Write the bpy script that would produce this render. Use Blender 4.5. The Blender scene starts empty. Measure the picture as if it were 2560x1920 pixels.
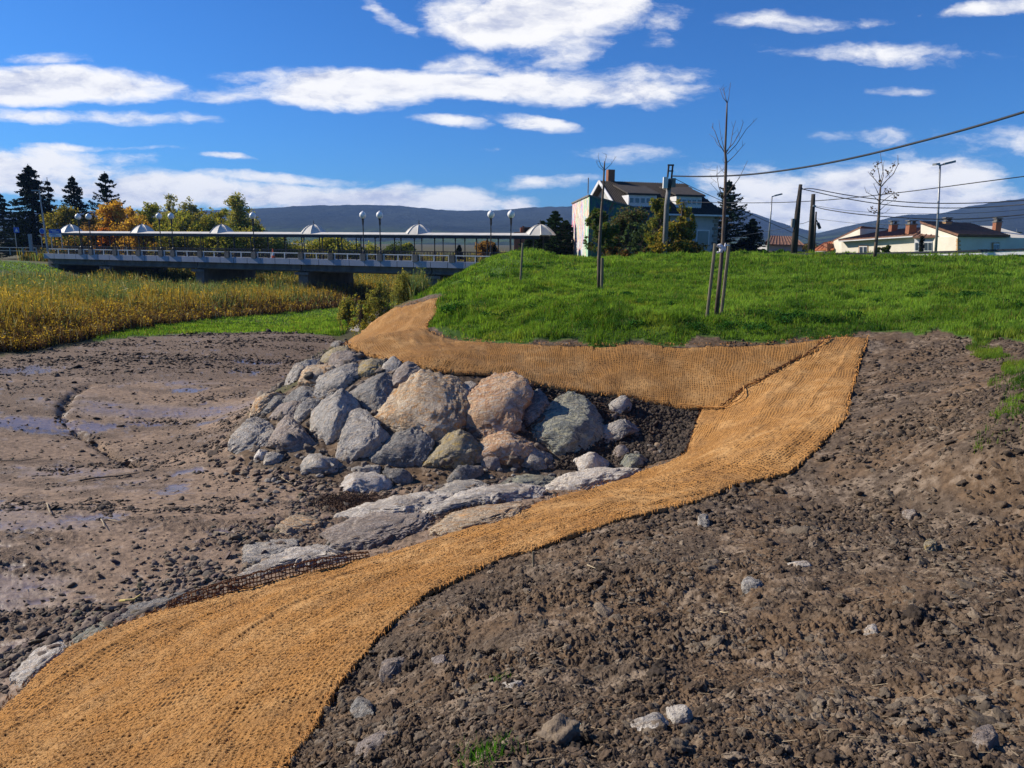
import bpy, math, random
import numpy as np
from mathutils import Matrix, Vector
R = math.radians
rng = np.random.default_rng(7)
random.seed(7)
sc = bpy.context.scene
COL = sc.collection

# ------------------------------------------------------------------ camera, sky, sun, exposure
F = 1828.0; PITCH = math.atan((960 - 609) / F); ROLL = 0.010; CZ = 4.5
cp, sp_, cr, sr = math.cos(PITCH), math.sin(PITCH), math.cos(ROLL), math.sin(ROLL)
FW = np.array([0, cp, -sp_]); UP = np.array([0, sp_, cp]); RT = np.array([1.0, 0, 0])
XC = cr * RT + sr * UP; YC = -sr * RT + cr * UP
cam = bpy.data.cameras.new("camera"); camo = bpy.data.objects.new("camera", cam); COL.objects.link(camo)
m = Matrix(((XC[0], YC[0], -FW[0], 0), (XC[1], YC[1], -FW[1], 0), (XC[2], YC[2], -FW[2], CZ), (0, 0, 0, 1)))
camo.matrix_world = m
cam.sensor_width = 36; cam.lens = 36 * F / 2560; cam.clip_start = 0.1; cam.clip_end = 30000
sc.camera = camo
sc.view_settings.view_transform = 'Standard'; sc.view_settings.look = 'None'
sc.view_settings.exposure = 0.5; sc.view_settings.gamma = 1.0
SUN_A, SUN_E = R(17), R(32)
sdir = Vector((-math.cos(SUN_A) * math.cos(SUN_E), math.sin(SUN_A) * math.cos(SUN_E), math.sin(SUN_E)))
sl = bpy.data.lights.new("sun", 'SUN'); sl.energy = 5.0; sl.angle = R(0.5); sl.color = (1.0, 0.90, 0.76)
so = bpy.data.objects.new("sun", sl); COL.objects.link(so)
so.rotation_euler = (-sdir).to_track_quat('-Z', 'Y').to_euler(); so.location = (-40, 20, 60)

def ray(px, py):
    px = np.asarray(px, float); py = np.asarray(py, float)
    u = (px - 1280) / F; v = -(py - 960) / F
    return FW + u[..., None] * XC + v[..., None] * YC
def wp(px, py, D):
    """world point seen at pixel (px,py) at forward ground distance D"""
    d = ray(px, py); t = D / d[..., 1]
    return np.array([0, 0, CZ]) + d * np.asarray(t)[..., None]

# node helper
class G:
    def __init__(s, nt): s.nt = nt; nt.nodes.clear()
    def n(s, typ, props=None, **ins):
        nd = s.nt.nodes.new(typ)
        for k, v in (props or {}).items(): setattr(nd, k, v)
        for k, v in ins.items():
            key = int(k[1:]) if k[0] == 'i' and k[1:].isdigit() else k.replace('_', ' ')
            s.set(nd, key, v)
        return nd
    def set(s, nd, key, v):
        sock = nd.inputs[key]
        if isinstance(v, bpy.types.NodeSocket): s.nt.links.new(v, sock)
        elif isinstance(v, bpy.types.Node): s.nt.links.new(v.outputs[0], sock)
        else:
            if isinstance(v, (tuple, list)) and len(v) == 3 and sock.type == 'RGBA': v = (*v, 1)
            sock.default_value = v
    def math(s, op, a, b=0.0, c=0.0, clamp=False):
        nd = s.nt.nodes.new('ShaderNodeMath'); nd.operation = op; nd.use_clamp = clamp
        s.set(nd, 0, a); s.set(nd, 1, b); s.set(nd, 2, c); return nd.outputs[0]
    def mix(s, f, a, b, blend='MIX'):
        nd = s.nt.nodes.new('ShaderNodeMix'); nd.data_type = 'RGBA'; nd.blend_type = blend
        s.set(nd, 0, f); s.set(nd, 6, a); s.set(nd, 7, b); return nd.outputs[2]
    def noise(s, vec, scale, detail=4, rough=0.55, dist=0.0):
        nd = s.n('ShaderNodeTexNoise', Vector=vec, Scale=scale, Detail=detail, Roughness=rough, Distortion=dist)
        return nd.outputs[0]
    def step(s, v, a, b):
        nd = s.n('ShaderNodeMapRange', {'interpolation_type': 'SMOOTHSTEP'}, i0=v, i1=a, i2=b, i3=0.0, i4=1.0)
        return nd.outputs[0]
    def mapping(s, vec, loc=(0, 0, 0), rot=(0, 0, 0), scale=(1, 1, 1)):
        return s.n('ShaderNodeMapping', Vector=vec, Location=loc, Rotation=rot, Scale=scale).outputs[0]

# ------------------------------------------------------------------ world: sky + clouds laid out by direction
w = bpy.data.worlds.new("World"); sc.world = w; w.use_nodes = True
g = G(w.node_tree)
sky = g.n('ShaderNodeTexSky', {'sky_type': 'NISHITA', 'sun_disc': False, 'sun_elevation': SUN_E,
          'sun_rotation': R(-73), 'altitude': 200.0, 'air_density': 1.0, 'dust_density': 0.4, 'ozone_density': 2.5})
tc = g.n('ShaderNodeTexCoord').outputs['Generated']
sep = g.n('ShaderNodeSeparateXYZ', Vector=tc)
yy = g.math('MAXIMUM', sep.outputs[1], 0.02)
ab = g.n('ShaderNodeCombineXYZ', X=g.math('DIVIDE', sep.outputs[0], yy), Y=g.math('DIVIDE', sep.outputs[2], yy), Z=0.0).outputs[0]
# clouds: px, py, half width, half height, tilt, strength
CL = [(1330, 40, 230, 90, 0, 1.5), (1500, 10, 110, 50, 0, 1.2), (1190, 70, 120, 50, 0, 1.1), (1400, 125, 80, 60, 0, .9), (1200, 155, 150, 30, -.05, .8),
      (1100, 215, 500, 42, -.03, 1.35), (1420, 218, 300, 48, 0, 1.2), (850, 232, 280, 40, 0, 1.1), (1560, 190, 170, 30, .05, .7), (180, 208, 280, 42, -.03, 1.4), (-20, 215, 260, 50, 0, 1.3),
      (540, 236, 180, 18, -.05, .75), (120, 148, 130, 16, 0, .7), (340, 292, 190, 22, 0, .85), (60, 292, 110, 18, 0, .85),
      (1135, 304, 105, 15, -.08, .95), (1320, 308, 120, 20, -.1, 1.0), (1550, 388, 120, 26, -.05, .5),
      (90, 425, 260, 62, 0, 1.4), (230, 395, 170, 25, 0, .8), (330, 470, 320, 45, -.03, 1.35), (650, 490, 380, 38, -.05, 1.5), (930, 500, 260, 36, 0, 1.4),
      (1010, 485, 60, 40, 0, 1.2), (1150, 505, 120, 36, 0, 1.4), (1285, 512, 60, 26, 0, 1.1), (1390, 455, 150, 20, .08, .7), (700, 450, 300, 14, -.05, .7),
      (2150, 500, 300, 95, .04, 1.7), (2330, 470, 170, 80, 0, 1.5), (1960, 520, 220, 80, .1, 1.45), (2470, 510, 140, 60, 0, 1.3), (1850, 470, 120, 50, 0, .8),
      (1960, 52, 180, 18, 0, .62), (2150, 48, 130, 14, .1, .55), (2500, 24, 120, 20, .1, .7), (2230, 133, 260, 24, 0, .5), (2250, 232, 95, 12, 0, .5), (1890, 50, 70, 18, .2, .6),
      (2380, 352, 300, 26, -.03, .5), (2510, 365, 160, 40, -.05, .62), (2350, 395, 130, 26, 0, .3), (975, 45, 70, 20, -.6, .62), (1670, 60, 60, 50, .5, .5),
      (575, 393, 55, 9, -.05, .7), (200, 366, 230, 8, -.02, .6), (30, 250, 70, 9, 0, .7), (1800, 430, 150, 26, .05, .45), (1200, 370, 80, 7, 0, .4)]
nz1 = g.n('ShaderNodeTexNoise', Vector=g.mapping(ab, scale=(1, 2.2, 1)), Scale=6.0, Detail=7, Roughness=.62)
wv = g.n('ShaderNodeVectorMath', {'operation': 'SUBTRACT'}, i0=nz1.outputs[1], i1=(.5, .5, .5))
wv2 = g.n('ShaderNodeVectorMath', {'operation': 'MULTIPLY'}, i0=wv, i1=(.10, .030, 0))
pw = g.n('ShaderNodeVectorMath', {'operation': 'ADD'}, i0=ab, i1=wv2).outputs[0]
field = None
for (px, py, hw, hh, tilt, st) in CL:
    d = ray(px, py); a0, b0 = d[0] / d[1], d[2] / d[1]
    sx, sy = 1.05 * hw / F, 0.92 * hh / F
    mp = g.n('ShaderNodeMapping', {'vector_type': 'TEXTURE'}, Vector=pw, Location=(a0, b0, 0), Rotation=(0, 0, tilt), Scale=(sx, sy, 1)).outputs[0]
    ln = g.n('ShaderNodeVectorMath', {'operation': 'DOT_PRODUCT'}, i0=mp, i1=mp).outputs['Value']
    v = g.math('MULTIPLY_ADD', ln, -st * .8, st)
    field = v if field is None else g.math('SMOOTH_MAX', field, v, .25)
fbm = g.noise(g.mapping(pw, scale=(1, 2.6, 1)), 7.0, 10, .64)
fbm2 = g.noise(g.mapping(pw, loc=(.018, -.034, 0), scale=(1, 2.6, 1)), 7.0, 10, .64)
dens0 = g.math('ADD', field, g.math('MULTIPLY', g.math('SUBTRACT', fbm, .5), 3.6))
dens = g.step(dens0, .05, 1.15)
# relief: compare with the density a little towards the sun
rel = g.math('MULTIPLY', g.math('SUBTRACT', fbm, fbm2), 2.2)
thick = g.step(dens0, .5, 2.1)
shade = g.math('ADD', g.math('MULTIPLY', thick, -.26), g.math('ADD', rel, .98), clamp=False)
shade = g.math('MINIMUM', g.math('MAXIMUM', shade, .40), 1.0)
cloudc = g.mix(g.step(shade, .40, 1.0), (5.6, 6.2, 8.4, 1), (12.6, 12.4, 12.2, 1))
front = g.step(sep.outputs[1], .05, .25)
skyc = g.mix(1.0, sky.outputs[0], (.27, .74, 1.42, 1), 'MULTIPLY')
col = g.mix(g.math('MULTIPLY', g.math('MULTIPLY', dens, front), .95), skyc, cloudc)
bg = g.n('ShaderNodeBackground', Color=col, Strength=0.062)
g.n('ShaderNodeOutputWorld', Surface=bg.outputs[0])
w.cycles.sampling_method = 'MANUAL'; w.cycles.sample_map_resolution = 512

# ------------------------------------------------------------------ noise
def _h(ix, iy, iz, seed):
    h = (ix.astype(np.int64) * 374761393 + iy.astype(np.int64) * 668265263 + iz.astype(np.int64) * 2147483647 + seed * 974634777) & 0xffffffff
    h = ((h ^ (h >> 13)) * 1274126177) & 0xffffffff
    return ((h ^ (h >> 16)) & 0xffff) / 32767.5 - 1.0
def vn2(x, y, seed=0):
    fx = np.floor(x); fy = np.floor(y); tx = x - fx; ty = y - fy
    tx = tx * tx * tx * (tx * (tx * 6 - 15) + 10); ty = ty * ty * ty * (ty * (ty * 6 - 15) + 10)
    z = np.zeros_like(fx)
    a = _h(fx, fy, z, seed); b = _h(fx + 1, fy, z, seed); c = _h(fx, fy + 1, z, seed); d = _h(fx + 1, fy + 1, z, seed)
    return (a + (b - a) * tx) * (1 - ty) + (c + (d - c) * tx) * ty
def vn3(p, seed=0):
    f = np.floor(p); t = p - f; t = t * t * (3 - 2 * t)
    x, y, z = f[:, 0], f[:, 1], f[:, 2]; r = 0
    for dx in (0, 1):
        for dy in (0, 1):
            for dz in (0, 1):
                wgt = (t[:, 0] if dx else 1 - t[:, 0]) * (t[:, 1] if dy else 1 - t[:, 1]) * (t[:, 2] if dz else 1 - t[:, 2])
                r = r + wgt * _h(x + dx, y + dy, z + dz, seed)
    return r
def fbm2(x, y, sc_, octv=4, seed=0, gain=.5, billow=False):
    s = 0; a = 1; n = 0; x = x * sc_; y = y * sc_
    for o in range(octv):
        v = vn2(x, y, seed + o * 17)
        s = s + a * (np.abs(v) * 2 - .6 if billow else v); n += a; a *= gain
        x, y = (x * .8 - y * .6) * 2.03 + 3.1, (x * .6 + y * .8) * 2.03 + 7.7
    return s / n
def fbm3(p, sc_, octv=4, seed=0, gain=.5, ridged=False):
    s = 0; a = 1; n = 0; p = p * sc_
    for o in range(octv):
        v = vn3(p, seed + o * 13)
        s = s + a * (1 - 2 * np.abs(v) if ridged else v); n += a; a *= gain; p = p * 2.03 + 5.3
    return s / n
def sstep(x, a, b):
    t = np.clip((x - a) / (b - a), 0, 1); return t * t * (3 - 2 * t)

# ------------------------------------------------------------------ mesh helpers
def tag(o, label=None, cat=None, group=None, kind=None):
    if label: o['label'] = label
    if cat: o['category'] = cat
    if group: o['group'] = group
    if kind: o['kind'] = kind
    return o
def empty(name, loc, label=None, cat=None, group=None, kind=None, rz=0):
    o = bpy.data.objects.new(name, None); COL.objects.link(o); o.location = loc; o.rotation_euler = (0, 0, rz)
    o.empty_display_size = .2
    return tag(o, label, cat, group, kind)
def wloc(o):
    l = np.zeros(3)
    while o is not None: l = l + np.array(o.location); o = o.parent
    return l
def mk(name, V, Fc, mat, parent=None, loc=(0, 0, 0), smooth=True, cols=None, attrs=None, uv=None):
    """V (n,3) world coordinates; stored relative to loc (and to the parent's location)"""
    V = np.asarray(V, np.float32).reshape(-1, 3)
    base = np.array(loc, np.float32)
    me = bpy.data.meshes.new(name)
    if isinstance(Fc, np.ndarray):
        nf, k = Fc.shape; lt = np.full(nf, k, np.int32); li = Fc.astype(np.int32).ravel()
    else:
        lt = np.array([len(f) for f in Fc], np.int32); li = np.array([i for f in Fc for i in f], np.int32); nf = len(Fc)
    me.vertices.add(len(V)); me.vertices.foreach_set('co', (V - base).ravel())
    me.loops.add(len(li)); me.loops.foreach_set('vertex_index', li)
    me.polygons.add(nf); ls = np.zeros(nf, np.int32); ls[1:] = np.cumsum(lt)[:-1]
    me.polygons.foreach_set('loop_start', ls)
    me.polygons.foreach_set('use_smooth', np.full(nf, smooth))
    me.update(calc_edges=True)
    if cols is not None:
        c = np.ones((len(V), 4), np.float32); c[:, :3] = cols
        at = me.color_attributes.new('Col', 'FLOAT_COLOR', 'POINT'); at.data.foreach_set('color', c.ravel())
    for k, v in (attrs or {}).items():
        v = np.asarray(v, np.float32)
        if v.ndim == 2:
            c = np.ones((len(V), 4), np.float32); c[:, :v.shape[1]] = v
            at = me.color_attributes.new(k, 'FLOAT_COLOR', 'POINT'); at.data.foreach_set('color', c.ravel())
        else:
            at = me.attributes.new(k, 'FLOAT', 'POINT'); at.data.foreach_set('value', v)
    me.materials.append(mat)
    o = bpy.data.objects.new(name, me); COL.objects.link(o)
    if parent is not None:
        o.parent = parent; o.location = tuple(base - wloc(parent))
    else: o.location = tuple(base)
    return o
def kid(name, V, Fc, mat, parent, **k):
    """child whose world-space verts are stored relative to the parent's origin"""
    return mk(name, V, Fc, mat, parent, loc=tuple(wloc(parent)), **k)
class MB:
    def __init__(s): s.v = []; s.f = []; s.n = 0
    def add(s, V, Fc):
        V = np.asarray(V, float).reshape(-1, 3)
        s.v.append(V); s.f += [tuple(int(i) + s.n for i in f) for f in Fc]; s.n += len(V); return s
    def box(s, c, size, ex=(1, 0, 0), ey=(0, 1, 0), ez=(0, 0, 1)):
        c = np.array(c, float); ex, ey, ez = [np.array(e, float) for e in (ex, ey, ez)]; a, b, d = [q / 2 for q in size]
        V = [c + i * a * ex + j * b * ey + k * d * ez for i in (-1, 1) for j in (-1, 1) for k in (-1, 1)]
        return s.add(V, [(0, 1, 3, 2), (4, 6, 7, 5), (0, 4, 5, 1), (2, 3, 7, 6), (0, 2, 6, 4), (1, 5, 7, 3)])
    def seg(s, p, q, w_, h_=None):
        """rectangular bar from p to q"""
        p = np.array(p, float); q = np.array(q, float); d = q - p; L = np.linalg.norm(d); d = d / L
        h_ = h_ or w_; up = np.array([0, 0, 1.0]) if abs(d[2]) < .95 else np.array([0, 1.0, 0])
        sx = np.cross(d, up); sx /= np.linalg.norm(sx); u2 = np.cross(sx, d)
        return s.box((p + q) / 2, (L, w_, h_), d, sx, u2)
    def tube(s, pts, rad, n=6, cap=True):
        pts = np.asarray(pts, float); k = len(pts); rad = np.broadcast_to(rad, (k,))
        T = np.gradient(pts, axis=0); T /= np.linalg.norm(T, axis=1)[:, None] + 1e-9
        ref = np.array([0, 0, 1.0]) if abs(T[:, 2]).mean() < .8 else np.array([1.0, 0, 0])
        A = np.cross(T, ref); A /= np.linalg.norm(A, axis=1)[:, None] + 1e-9; B = np.cross(T, A)
        th = np.arange(n) * 2 * np.pi / n
        V = pts[:, None] + rad[:, None, None] * (np.cos(th)[None, :, None] * A[:, None] + np.sin(th)[None, :, None] * B[:, None])
        Fc = [(i * n + j, i * n + (j + 1) % n, (i + 1) * n + (j + 1) % n, (i + 1) * n + j) for i in range(k - 1) for j in range(n)]
        if cap: Fc += [tuple(range(n))[::-1], tuple((k - 1) * n + j for j in range(n))]
        return s.add(V.reshape(-1, 3), Fc)
    def lathe(s, c, prof, n=12):
        th = np.arange(n) * 2 * np.pi / n; V = []
        for r_, z in prof: V += [(c[0] + r_ * math.cos(t), c[1] + r_ * math.sin(t), c[2] + z) for t in th]
        k = len(prof)
        return s.add(V, [(i * n + j, i * n + (j + 1) % n, (i + 1) * n + (j + 1) % n, (i + 1) * n + j) for i in range(k - 1) for j in range(n)] + [tuple(range(n))[::-1], tuple((k - 1) * n + j for j in range(n))])
    def prism(s, poly, vec):
        """closed volume: planar polygon extruded by vec"""
        P = np.asarray(poly, float); n = len(P); Q = P + np.asarray(vec, float)
        return s.add(np.vstack([P, Q]), [tuple(range(n)), tuple(range(2 * n - 1, n - 1, -1))] + [(i, i + n, (i + 1) % n + n, (i + 1) % n) for i in range(n)])
    def V(s): return np.vstack(s.v)
    def out(s, name, mat, parent=None, loc=(0, 0, 0), smooth=False):
        if parent is not None: return kid(name, s.V(), s.f, mat, parent, smooth=smooth)
        return mk(name, s.V(), s.f, mat, None, loc=loc, smooth=smooth)
def copy_tree(o, loc, parent=None):
    c = o.copy(); COL.objects.link(c); c.parent = parent
    if parent is None: c.location = loc
    for ch in o.children: copy_tree(ch, None, c)
    return c

# ------------------------------------------------------------------ materials
def mat(name):
    m_ = bpy.data.materials.new(name); m_.use_nodes = True; return m_, G(m_.node_tree)
def fin(g_, bsdf, disp=None): g_.n('ShaderNodeOutputMaterial', Surface=bsdf.outputs[0])
def simple(name, c, rough=.8, c2=None, scale=3.0, metal=0.0, bump=0.0, bscale=30, spec=.3, stretch=(1, 1, 1)):
    m_, g_ = mat(name)
    tcn = g_.mapping(g_.n('ShaderNodeTexCoord').outputs['Object'], scale=stretch)
    n1 = g_.noise(tcn, scale, 5, .6)
    c2 = c2 or tuple(x * .7 for x in c)
    colr = g_.mix(g_.step(n1, .3, .7), c2, c)
    b = g_.n('ShaderNodeBsdfPrincipled', Base_Color=colr, Roughness=rough, Metallic=metal)
    b.inputs['Specular IOR Level'].default_value = spec
    if bump:
        bp = g_.n('ShaderNodeBump', Strength=bump, Distance=.02, Height=g_.noise(tcn, bscale, 5, .6)); g_.set(b, 'Normal', bp)
    fin(g_, b); return m_
def leafmat(name, trans=.35, gloss=.0):
    m_, g_ = mat(name)
    a = g_.n('ShaderNodeAttribute', {'attribute_name': 'Col'}).outputs[0]
    d = g_.n('ShaderNodeBsdfDiffuse', Color=a); t = g_.n('ShaderNodeBsdfTranslucent', Color=g_.mix(1.0, a, (1.25, 1.2, .6, 1), 'MULTIPLY'))
    mx = g_.n('ShaderNodeMixShader', i0=trans, i1=d.outputs[0], i2=t.outputs[0])
    fin(g_, mx); return m_
MLEAF = leafmat('foliage', .42); MGRASS = leafmat('grass_blades', .5); MREED = leafmat('reed_leaves', .4); MNEEDLE = leafmat('needles', .12)
# ------------------------------------------------------------------ terrain height: control points (px, py, z) and (x, y, z)
CPX = [(1280,1920,2.75),(1900,1920,2.9),(2560,1920,3.0),(740,1920,1.9),(300,1920,1.0),(0,1920,.5),
 (1280,1700,2.25),(1900,1700,2.55),(2560,1700,2.75),(850,1700,1.5),(400,1700,.62),(60,1745,.12),(0,1800,.14),
 (1300,1500,1.75),(1900,1500,2.15),(2560,1500,2.5),(1050,1500,1.32),(750,1500,.72),(450,1520,.12),(250,1595,.1),
 (1500,1330,1.3),(1280,1390,1.15),(1100,1390,.62),(900,1405,.16),(2000,1330,1.75),(2560,1330,2.2),
 (1700,1270,1.25),(1950,1205,1.3),(2300,1250,1.7),(2560,1250,2.0),
 (1400,1247,.3),(1650,1170,.42),(1600,1225,.8),(1850,1120,1.2),
 (2120,1040,1.8),(2300,1100,1.95),(2500,1100,2.45),(2400,950,2.3),(2560,950,2.7),
 (1600,1135,.42),(1740,1070,.8),(1755,1028,1.02),(1900,1000,1.42),(2000,930,1.8),(2165,846,2.4),
 (1500,990,1.25),(1300,958,1.5),(1060,925,1.72),(950,893,1.78),(862,862,1.85),
 (1500,1165,.22),(1300,1185,.12),(1000,1185,.05),(800,1185,.02),(630,1155,0),(565,1095,0),
 (720,960,.95),(800,905,1.42),(640,960,0),(760,868,0),(810,836,0),
 (1000,800,2.0),(1300,900,1.78),(1500,920,1.65),(1750,940,1.6),(960,785,2.0),(1100,745,2.2),
 (1065,815,2.1),(1150,850,2.0),(1300,865,2.0),(1500,868,2.05),(1750,866,2.15),(2000,855,2.3),
 (1300,711,2.6),(1500,725,2.7),(1787,765,2.75),(2100,760,2.8),(2400,760,3.0),(2560,800,2.9),(2200,700,3.25),
 (0,1700,0),(200,1500,0),(0,1300,0),(400,1300,0),(700,1300,.02),(0,1000,0),(500,900,0),(300,870,0),(0,890,0),(1000,1290,.1),(1180,1240,.13),(700,1400,.05)]
CPW = [(0,0,2.95),(6,0,3.1),(-3,0,2.5),(-7,2,.6),(-12,3,0),(12,4,3.3),(0,-6,3.3),(-8,-6,1.2),(10,-6,3.4),
 (-7.3,19.6,0),(-6.6,24,0),(-6.3,30,0),(-6,37,0),(-14,20,0),(-20,35,0),(-30,48,-.2),(-22,62,-1.3),(-45,70,-1.3),(-12,75,-1.4),(-8,62,-1.2),(-6,50,-.2),(-60,45,0),
 (-40,100,-1.2),(-15,105,-1.2),(8,95,-.5),(-75,100,2.0),(-90,82,2.4),(-66,88,2.3),(-60,76,-.3),(-74,70,-.2),(-95,66,.0),
 (14,22,3.2),(22,30,3.6),(30,20,3.4),(6,66,2.8),(14,72,3.0),(25,60,3.3),(45,60,3.3),(12,100,2.9),(40,90,3.0),(60,80,3.2)]
for px_, py_, D_ in ((1310,627,45),(1230,645,45),(1180,665,44),(1150,690,42),(1112,715,39),(1430,650,44),(1560,651,42),(1700,652,41),(1850,648,40),(1970,645,40),(2100,645,40),(2300,644,38),(2560,641,36)):
    CPW.append(tuple(wp(px_, py_, D_)))
pts = []
for px_, py_, z_ in CPX:
    d = ray(px_, py_); t = (z_ - CZ) / d[2]; pts.append((d[0] * t, d[1] * t, z_))
pts = np.array(pts + CPW, float)
R0 = 2.5
def warp(x, y):
    yb = y + R0          # shifted origin keeps the map regular around the camera
    r = np.hypot(x, yb); return np.arctan2(x, yb), np.log(r)
cs, ct = warp(pts[:, 0], pts[:, 1])
def kern(d2): return .5 * d2 * np.log(d2 + 1e-12)
Pm = np.c_[np.ones(len(pts)), cs, ct]
A = kern((cs[:, None] - cs[None]) ** 2 + (ct[:, None] - ct[None]) ** 2) + np.eye(len(pts)) * 2e-4
A = np.block([[A, Pm], [Pm.T, np.zeros((3, 3))]])
sol = np.linalg.solve(A, np.r_[pts[:, 2], 0, 0, 0]); wR, wL = sol[:-3], sol[-3:]
def H(x, y):
    x = np.asarray(x, float); y = np.asarray(y, float); sh = x.shape; x = x.ravel(); y = y.ravel()
    out = np.empty(len(x))
    for i in range(0, len(x), 200000):
        s_, t_ = warp(x[i:i + 200000], y[i:i + 200000])
        out[i:i + 200000] = kern((s_[:, None] - cs[None]) ** 2 + (t_[:, None] - ct[None]) ** 2) @ wR + wL[0] + wL[1] * s_ + wL[2] * t_
    rr = np.hypot(x, y); far = np.where(x / np.maximum(rr, 1) < 0.05, 1.2, 3.0)
    k = sstep(rr, 95, 150); k = np.where(y < -10, 1, k)
    out = np.clip(out, -1.6, 4.3) * (1 - k) + far * k
    return out.reshape(sh)
# fast bilinear lookup for rays
def cast(px, py, tmax=90):
    d = ray(px, py); d = d / d[..., 1:2]
    t = np.geomspace(1.0, tmax, 260); X = d[..., 0, None] * t; Y = d[..., 1, None] * t; Z = CZ + d[..., 2, None] * t
    below = Z < H(X, Y); i = np.argmax(below, -1); i = np.where(below.any(-1), i, len(t) - 1)
    lo = t[np.maximum(i - 1, 0)]; hi = t[i]
    for _ in range(12):
        mid = (lo + hi) / 2; b = CZ + d[..., 2] * mid < H(d[..., 0] * mid, d[..., 1] * mid)
        hi = np.where(b, mid, hi); lo = np.where(b, lo, mid)
    return np.stack([d[..., 0] * hi, d[..., 1] * hi, CZ + d[..., 2] * hi], -1)
def dense(P, step=12, closed=True):
    P = np.array(P, float); Q = np.roll(P, -1, 0) if closed else P[1:]; out = []
    for a, b in zip(P, Q):
        n = max(1, int(np.hypot(*(b - a)) / step)); out.append(a + (b - a) * (np.arange(n) / n)[:, None])
    if not closed: out.append(P[-1:])
    return np.vstack(out)
def castpoly(P, step=12, closed=True):
    P = dense(P, step, closed); return cast(P[:, 0], P[:, 1])
def inpoly(x, y, P):
    x = np.asarray(x); y = np.asarray(y); ins = np.zeros(x.shape, bool)
    bb = (x >= P[:, 0].min()) & (x <= P[:, 0].max()) & (y >= P[:, 1].min()) & (y <= P[:, 1].max())
    xx = x[bb]; yy_ = y[bb]; c = np.zeros(xx.shape, bool)
    for i in range(len(P)):
        x1, y1 = P[i, :2]; x2, y2 = P[i - 1, :2]
        if y1 == y2: continue
        c ^= ((y1 > yy_) != (y2 > yy_)) & (xx < (x2 - x1) * (yy_ - y1) / (y2 - y1) + x1)
    ins[bb] = c; return ins

# outlines of the ground covers, laid on the terrain
MATA = [(1111,742),(1091,756),(1089,789),(1068,812),(1066,826),(1094,842),(1150,852),(1250,861),(1350,865),(1500,866),(1700,866),(1896,864),(2053,850),(2076,847),
        (2045,882),(1974,913),(1912,952),(1857,976),(1810,1027),(1755,1027),(1685,1022),(1606,1002),(1511,989),(1435,981),(1321,964),(1239,945),(1100,931),(1008,912),(916,889),(862,863),(871,853),(904,833),(942,799),(980,772)]
MATB = [(2053,851),(2076,847),(2120,843),(2168,845),(2168,852),(2151,898),(2135,956),(2119,1015),(2115,1050),(2076,1090),(2025,1144),(1974,1187),(1857,1215),(1778,1246),(1700,1268),(1550,1305),(1387,1361),(1333,1379),(1257,1397),(1163,1448),(1062,1495),(1000,1552),(935,1614),(888,1672),(827,1751),(772,1856),(729,1920),(640,2060),(-200,2060),(-120,1850),(0,1782),(27,1760),(89,1702),(178,1630),(268,1586),(357,1550),(446,1519),(669,1465),(900,1407),(1040,1370),(1163,1326),(1290,1288),(1385,1250),(1495,1219),(1590,1184),(1685,1155),(1717,1133),(1724,1110),(1735,1078),(1750,1040),(1757,1024),(1812,1026),(1860,975),(1914,950),(1976,911),(2043,880)]
PA = castpoly(MATA, 8); PB = castpoly(MATB, 8)
MUD = [(-600,905),(0,892),(120,880),(230,855),(330,843),(480,836),(700,830),(800,836),(835,842),(850,858),(760,900),(680,975),(590,1060),(560,1110),(620,1165),(800,1205),(1000,1215),(1300,1205),(1500,1185),
       (1480,1225),(1290,1288),(1163,1326),(1040,1370),(900,1407),(669,1465),(446,1519),(268,1586),(89,1702),(0,1782),(-300,1950),(-1400,1950),(-1400,1200)]
PMUD = castpoly(MUD, 14)
LAWN = [(215,858),(230,853),(330,843),(480,836),(700,830),(850,842),(880,815),(960,770),(1000,755),(860,770),(700,785),(560,796),(420,811),(250,840)]
PLAWN = castpoly(LAWN, 14)
GR = [(1111,742),(1091,756),(1089,789),(1074,815),(1110,838),(1180,848),(1300,858),(1500,860),(1700,858),(1760,846),(1900,850),(2040,840),(2150,834),(2210,826),(2290,834),(2350,826),(2390,846),(2440,868),(2500,850),(2560,862),(2700,880)]
gA = castpoly(GR, 10, closed=False)
PGRASS = np.vstack([gA, [(26, 14, 3), (70, 18, 3), (120, 60, 3), (120, 90, 3), (8, 90, 3), (4, 68, 2.8), (-4, 60, 0), (-5.5, 50, 0), (-5.5, 40, 0), (-5.2, 33, 0)]])
GR2 = [(2560,905),(2500,915),(2490,960),(2505,1010),(2480,1060),(2420,1095),(2430,1125),(2500,1130),(2550,1135),(2760,1180),(2760,900)]
PGR2 = castpoly(GR2, 10)
GR3 = [(2415,868),(2440,862),(2500,872),(2520,900),(2480,915),(2440,905)]
PGR3 = castpoly(GR3, 10)
SAND = castpoly([(1076,818),(1110,822),(1180,843),(1300,856),(1200,858),(1110,842)], 8)
BARE = castpoly([(1255,628),(1300,632),(1330,655),(1270,660),(1240,700),(1200,690),(1250,655)], 10)
TRACK = castpoly([(225,965),(195,975),(165,1000),(155,1030),(165,1055),(185,1080),(230,1100),(285,1140),(340,1165)], 6, closed=False)
def distline(x, y, L):
    d = np.full(x.shape, 1e9)
    for p, q in zip(L[:-1, :2], L[1:, :2]):
        v = q - p; l2 = max(1e-9, v @ v); t = np.clip(((x - p[0]) * v[0] + (y - p[1]) * v[1]) / l2, 0, 1)
        d = np.minimum(d, np.hypot(x - p[0] - t * v[0], y - p[1] - t * v[1]))
    return d

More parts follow.
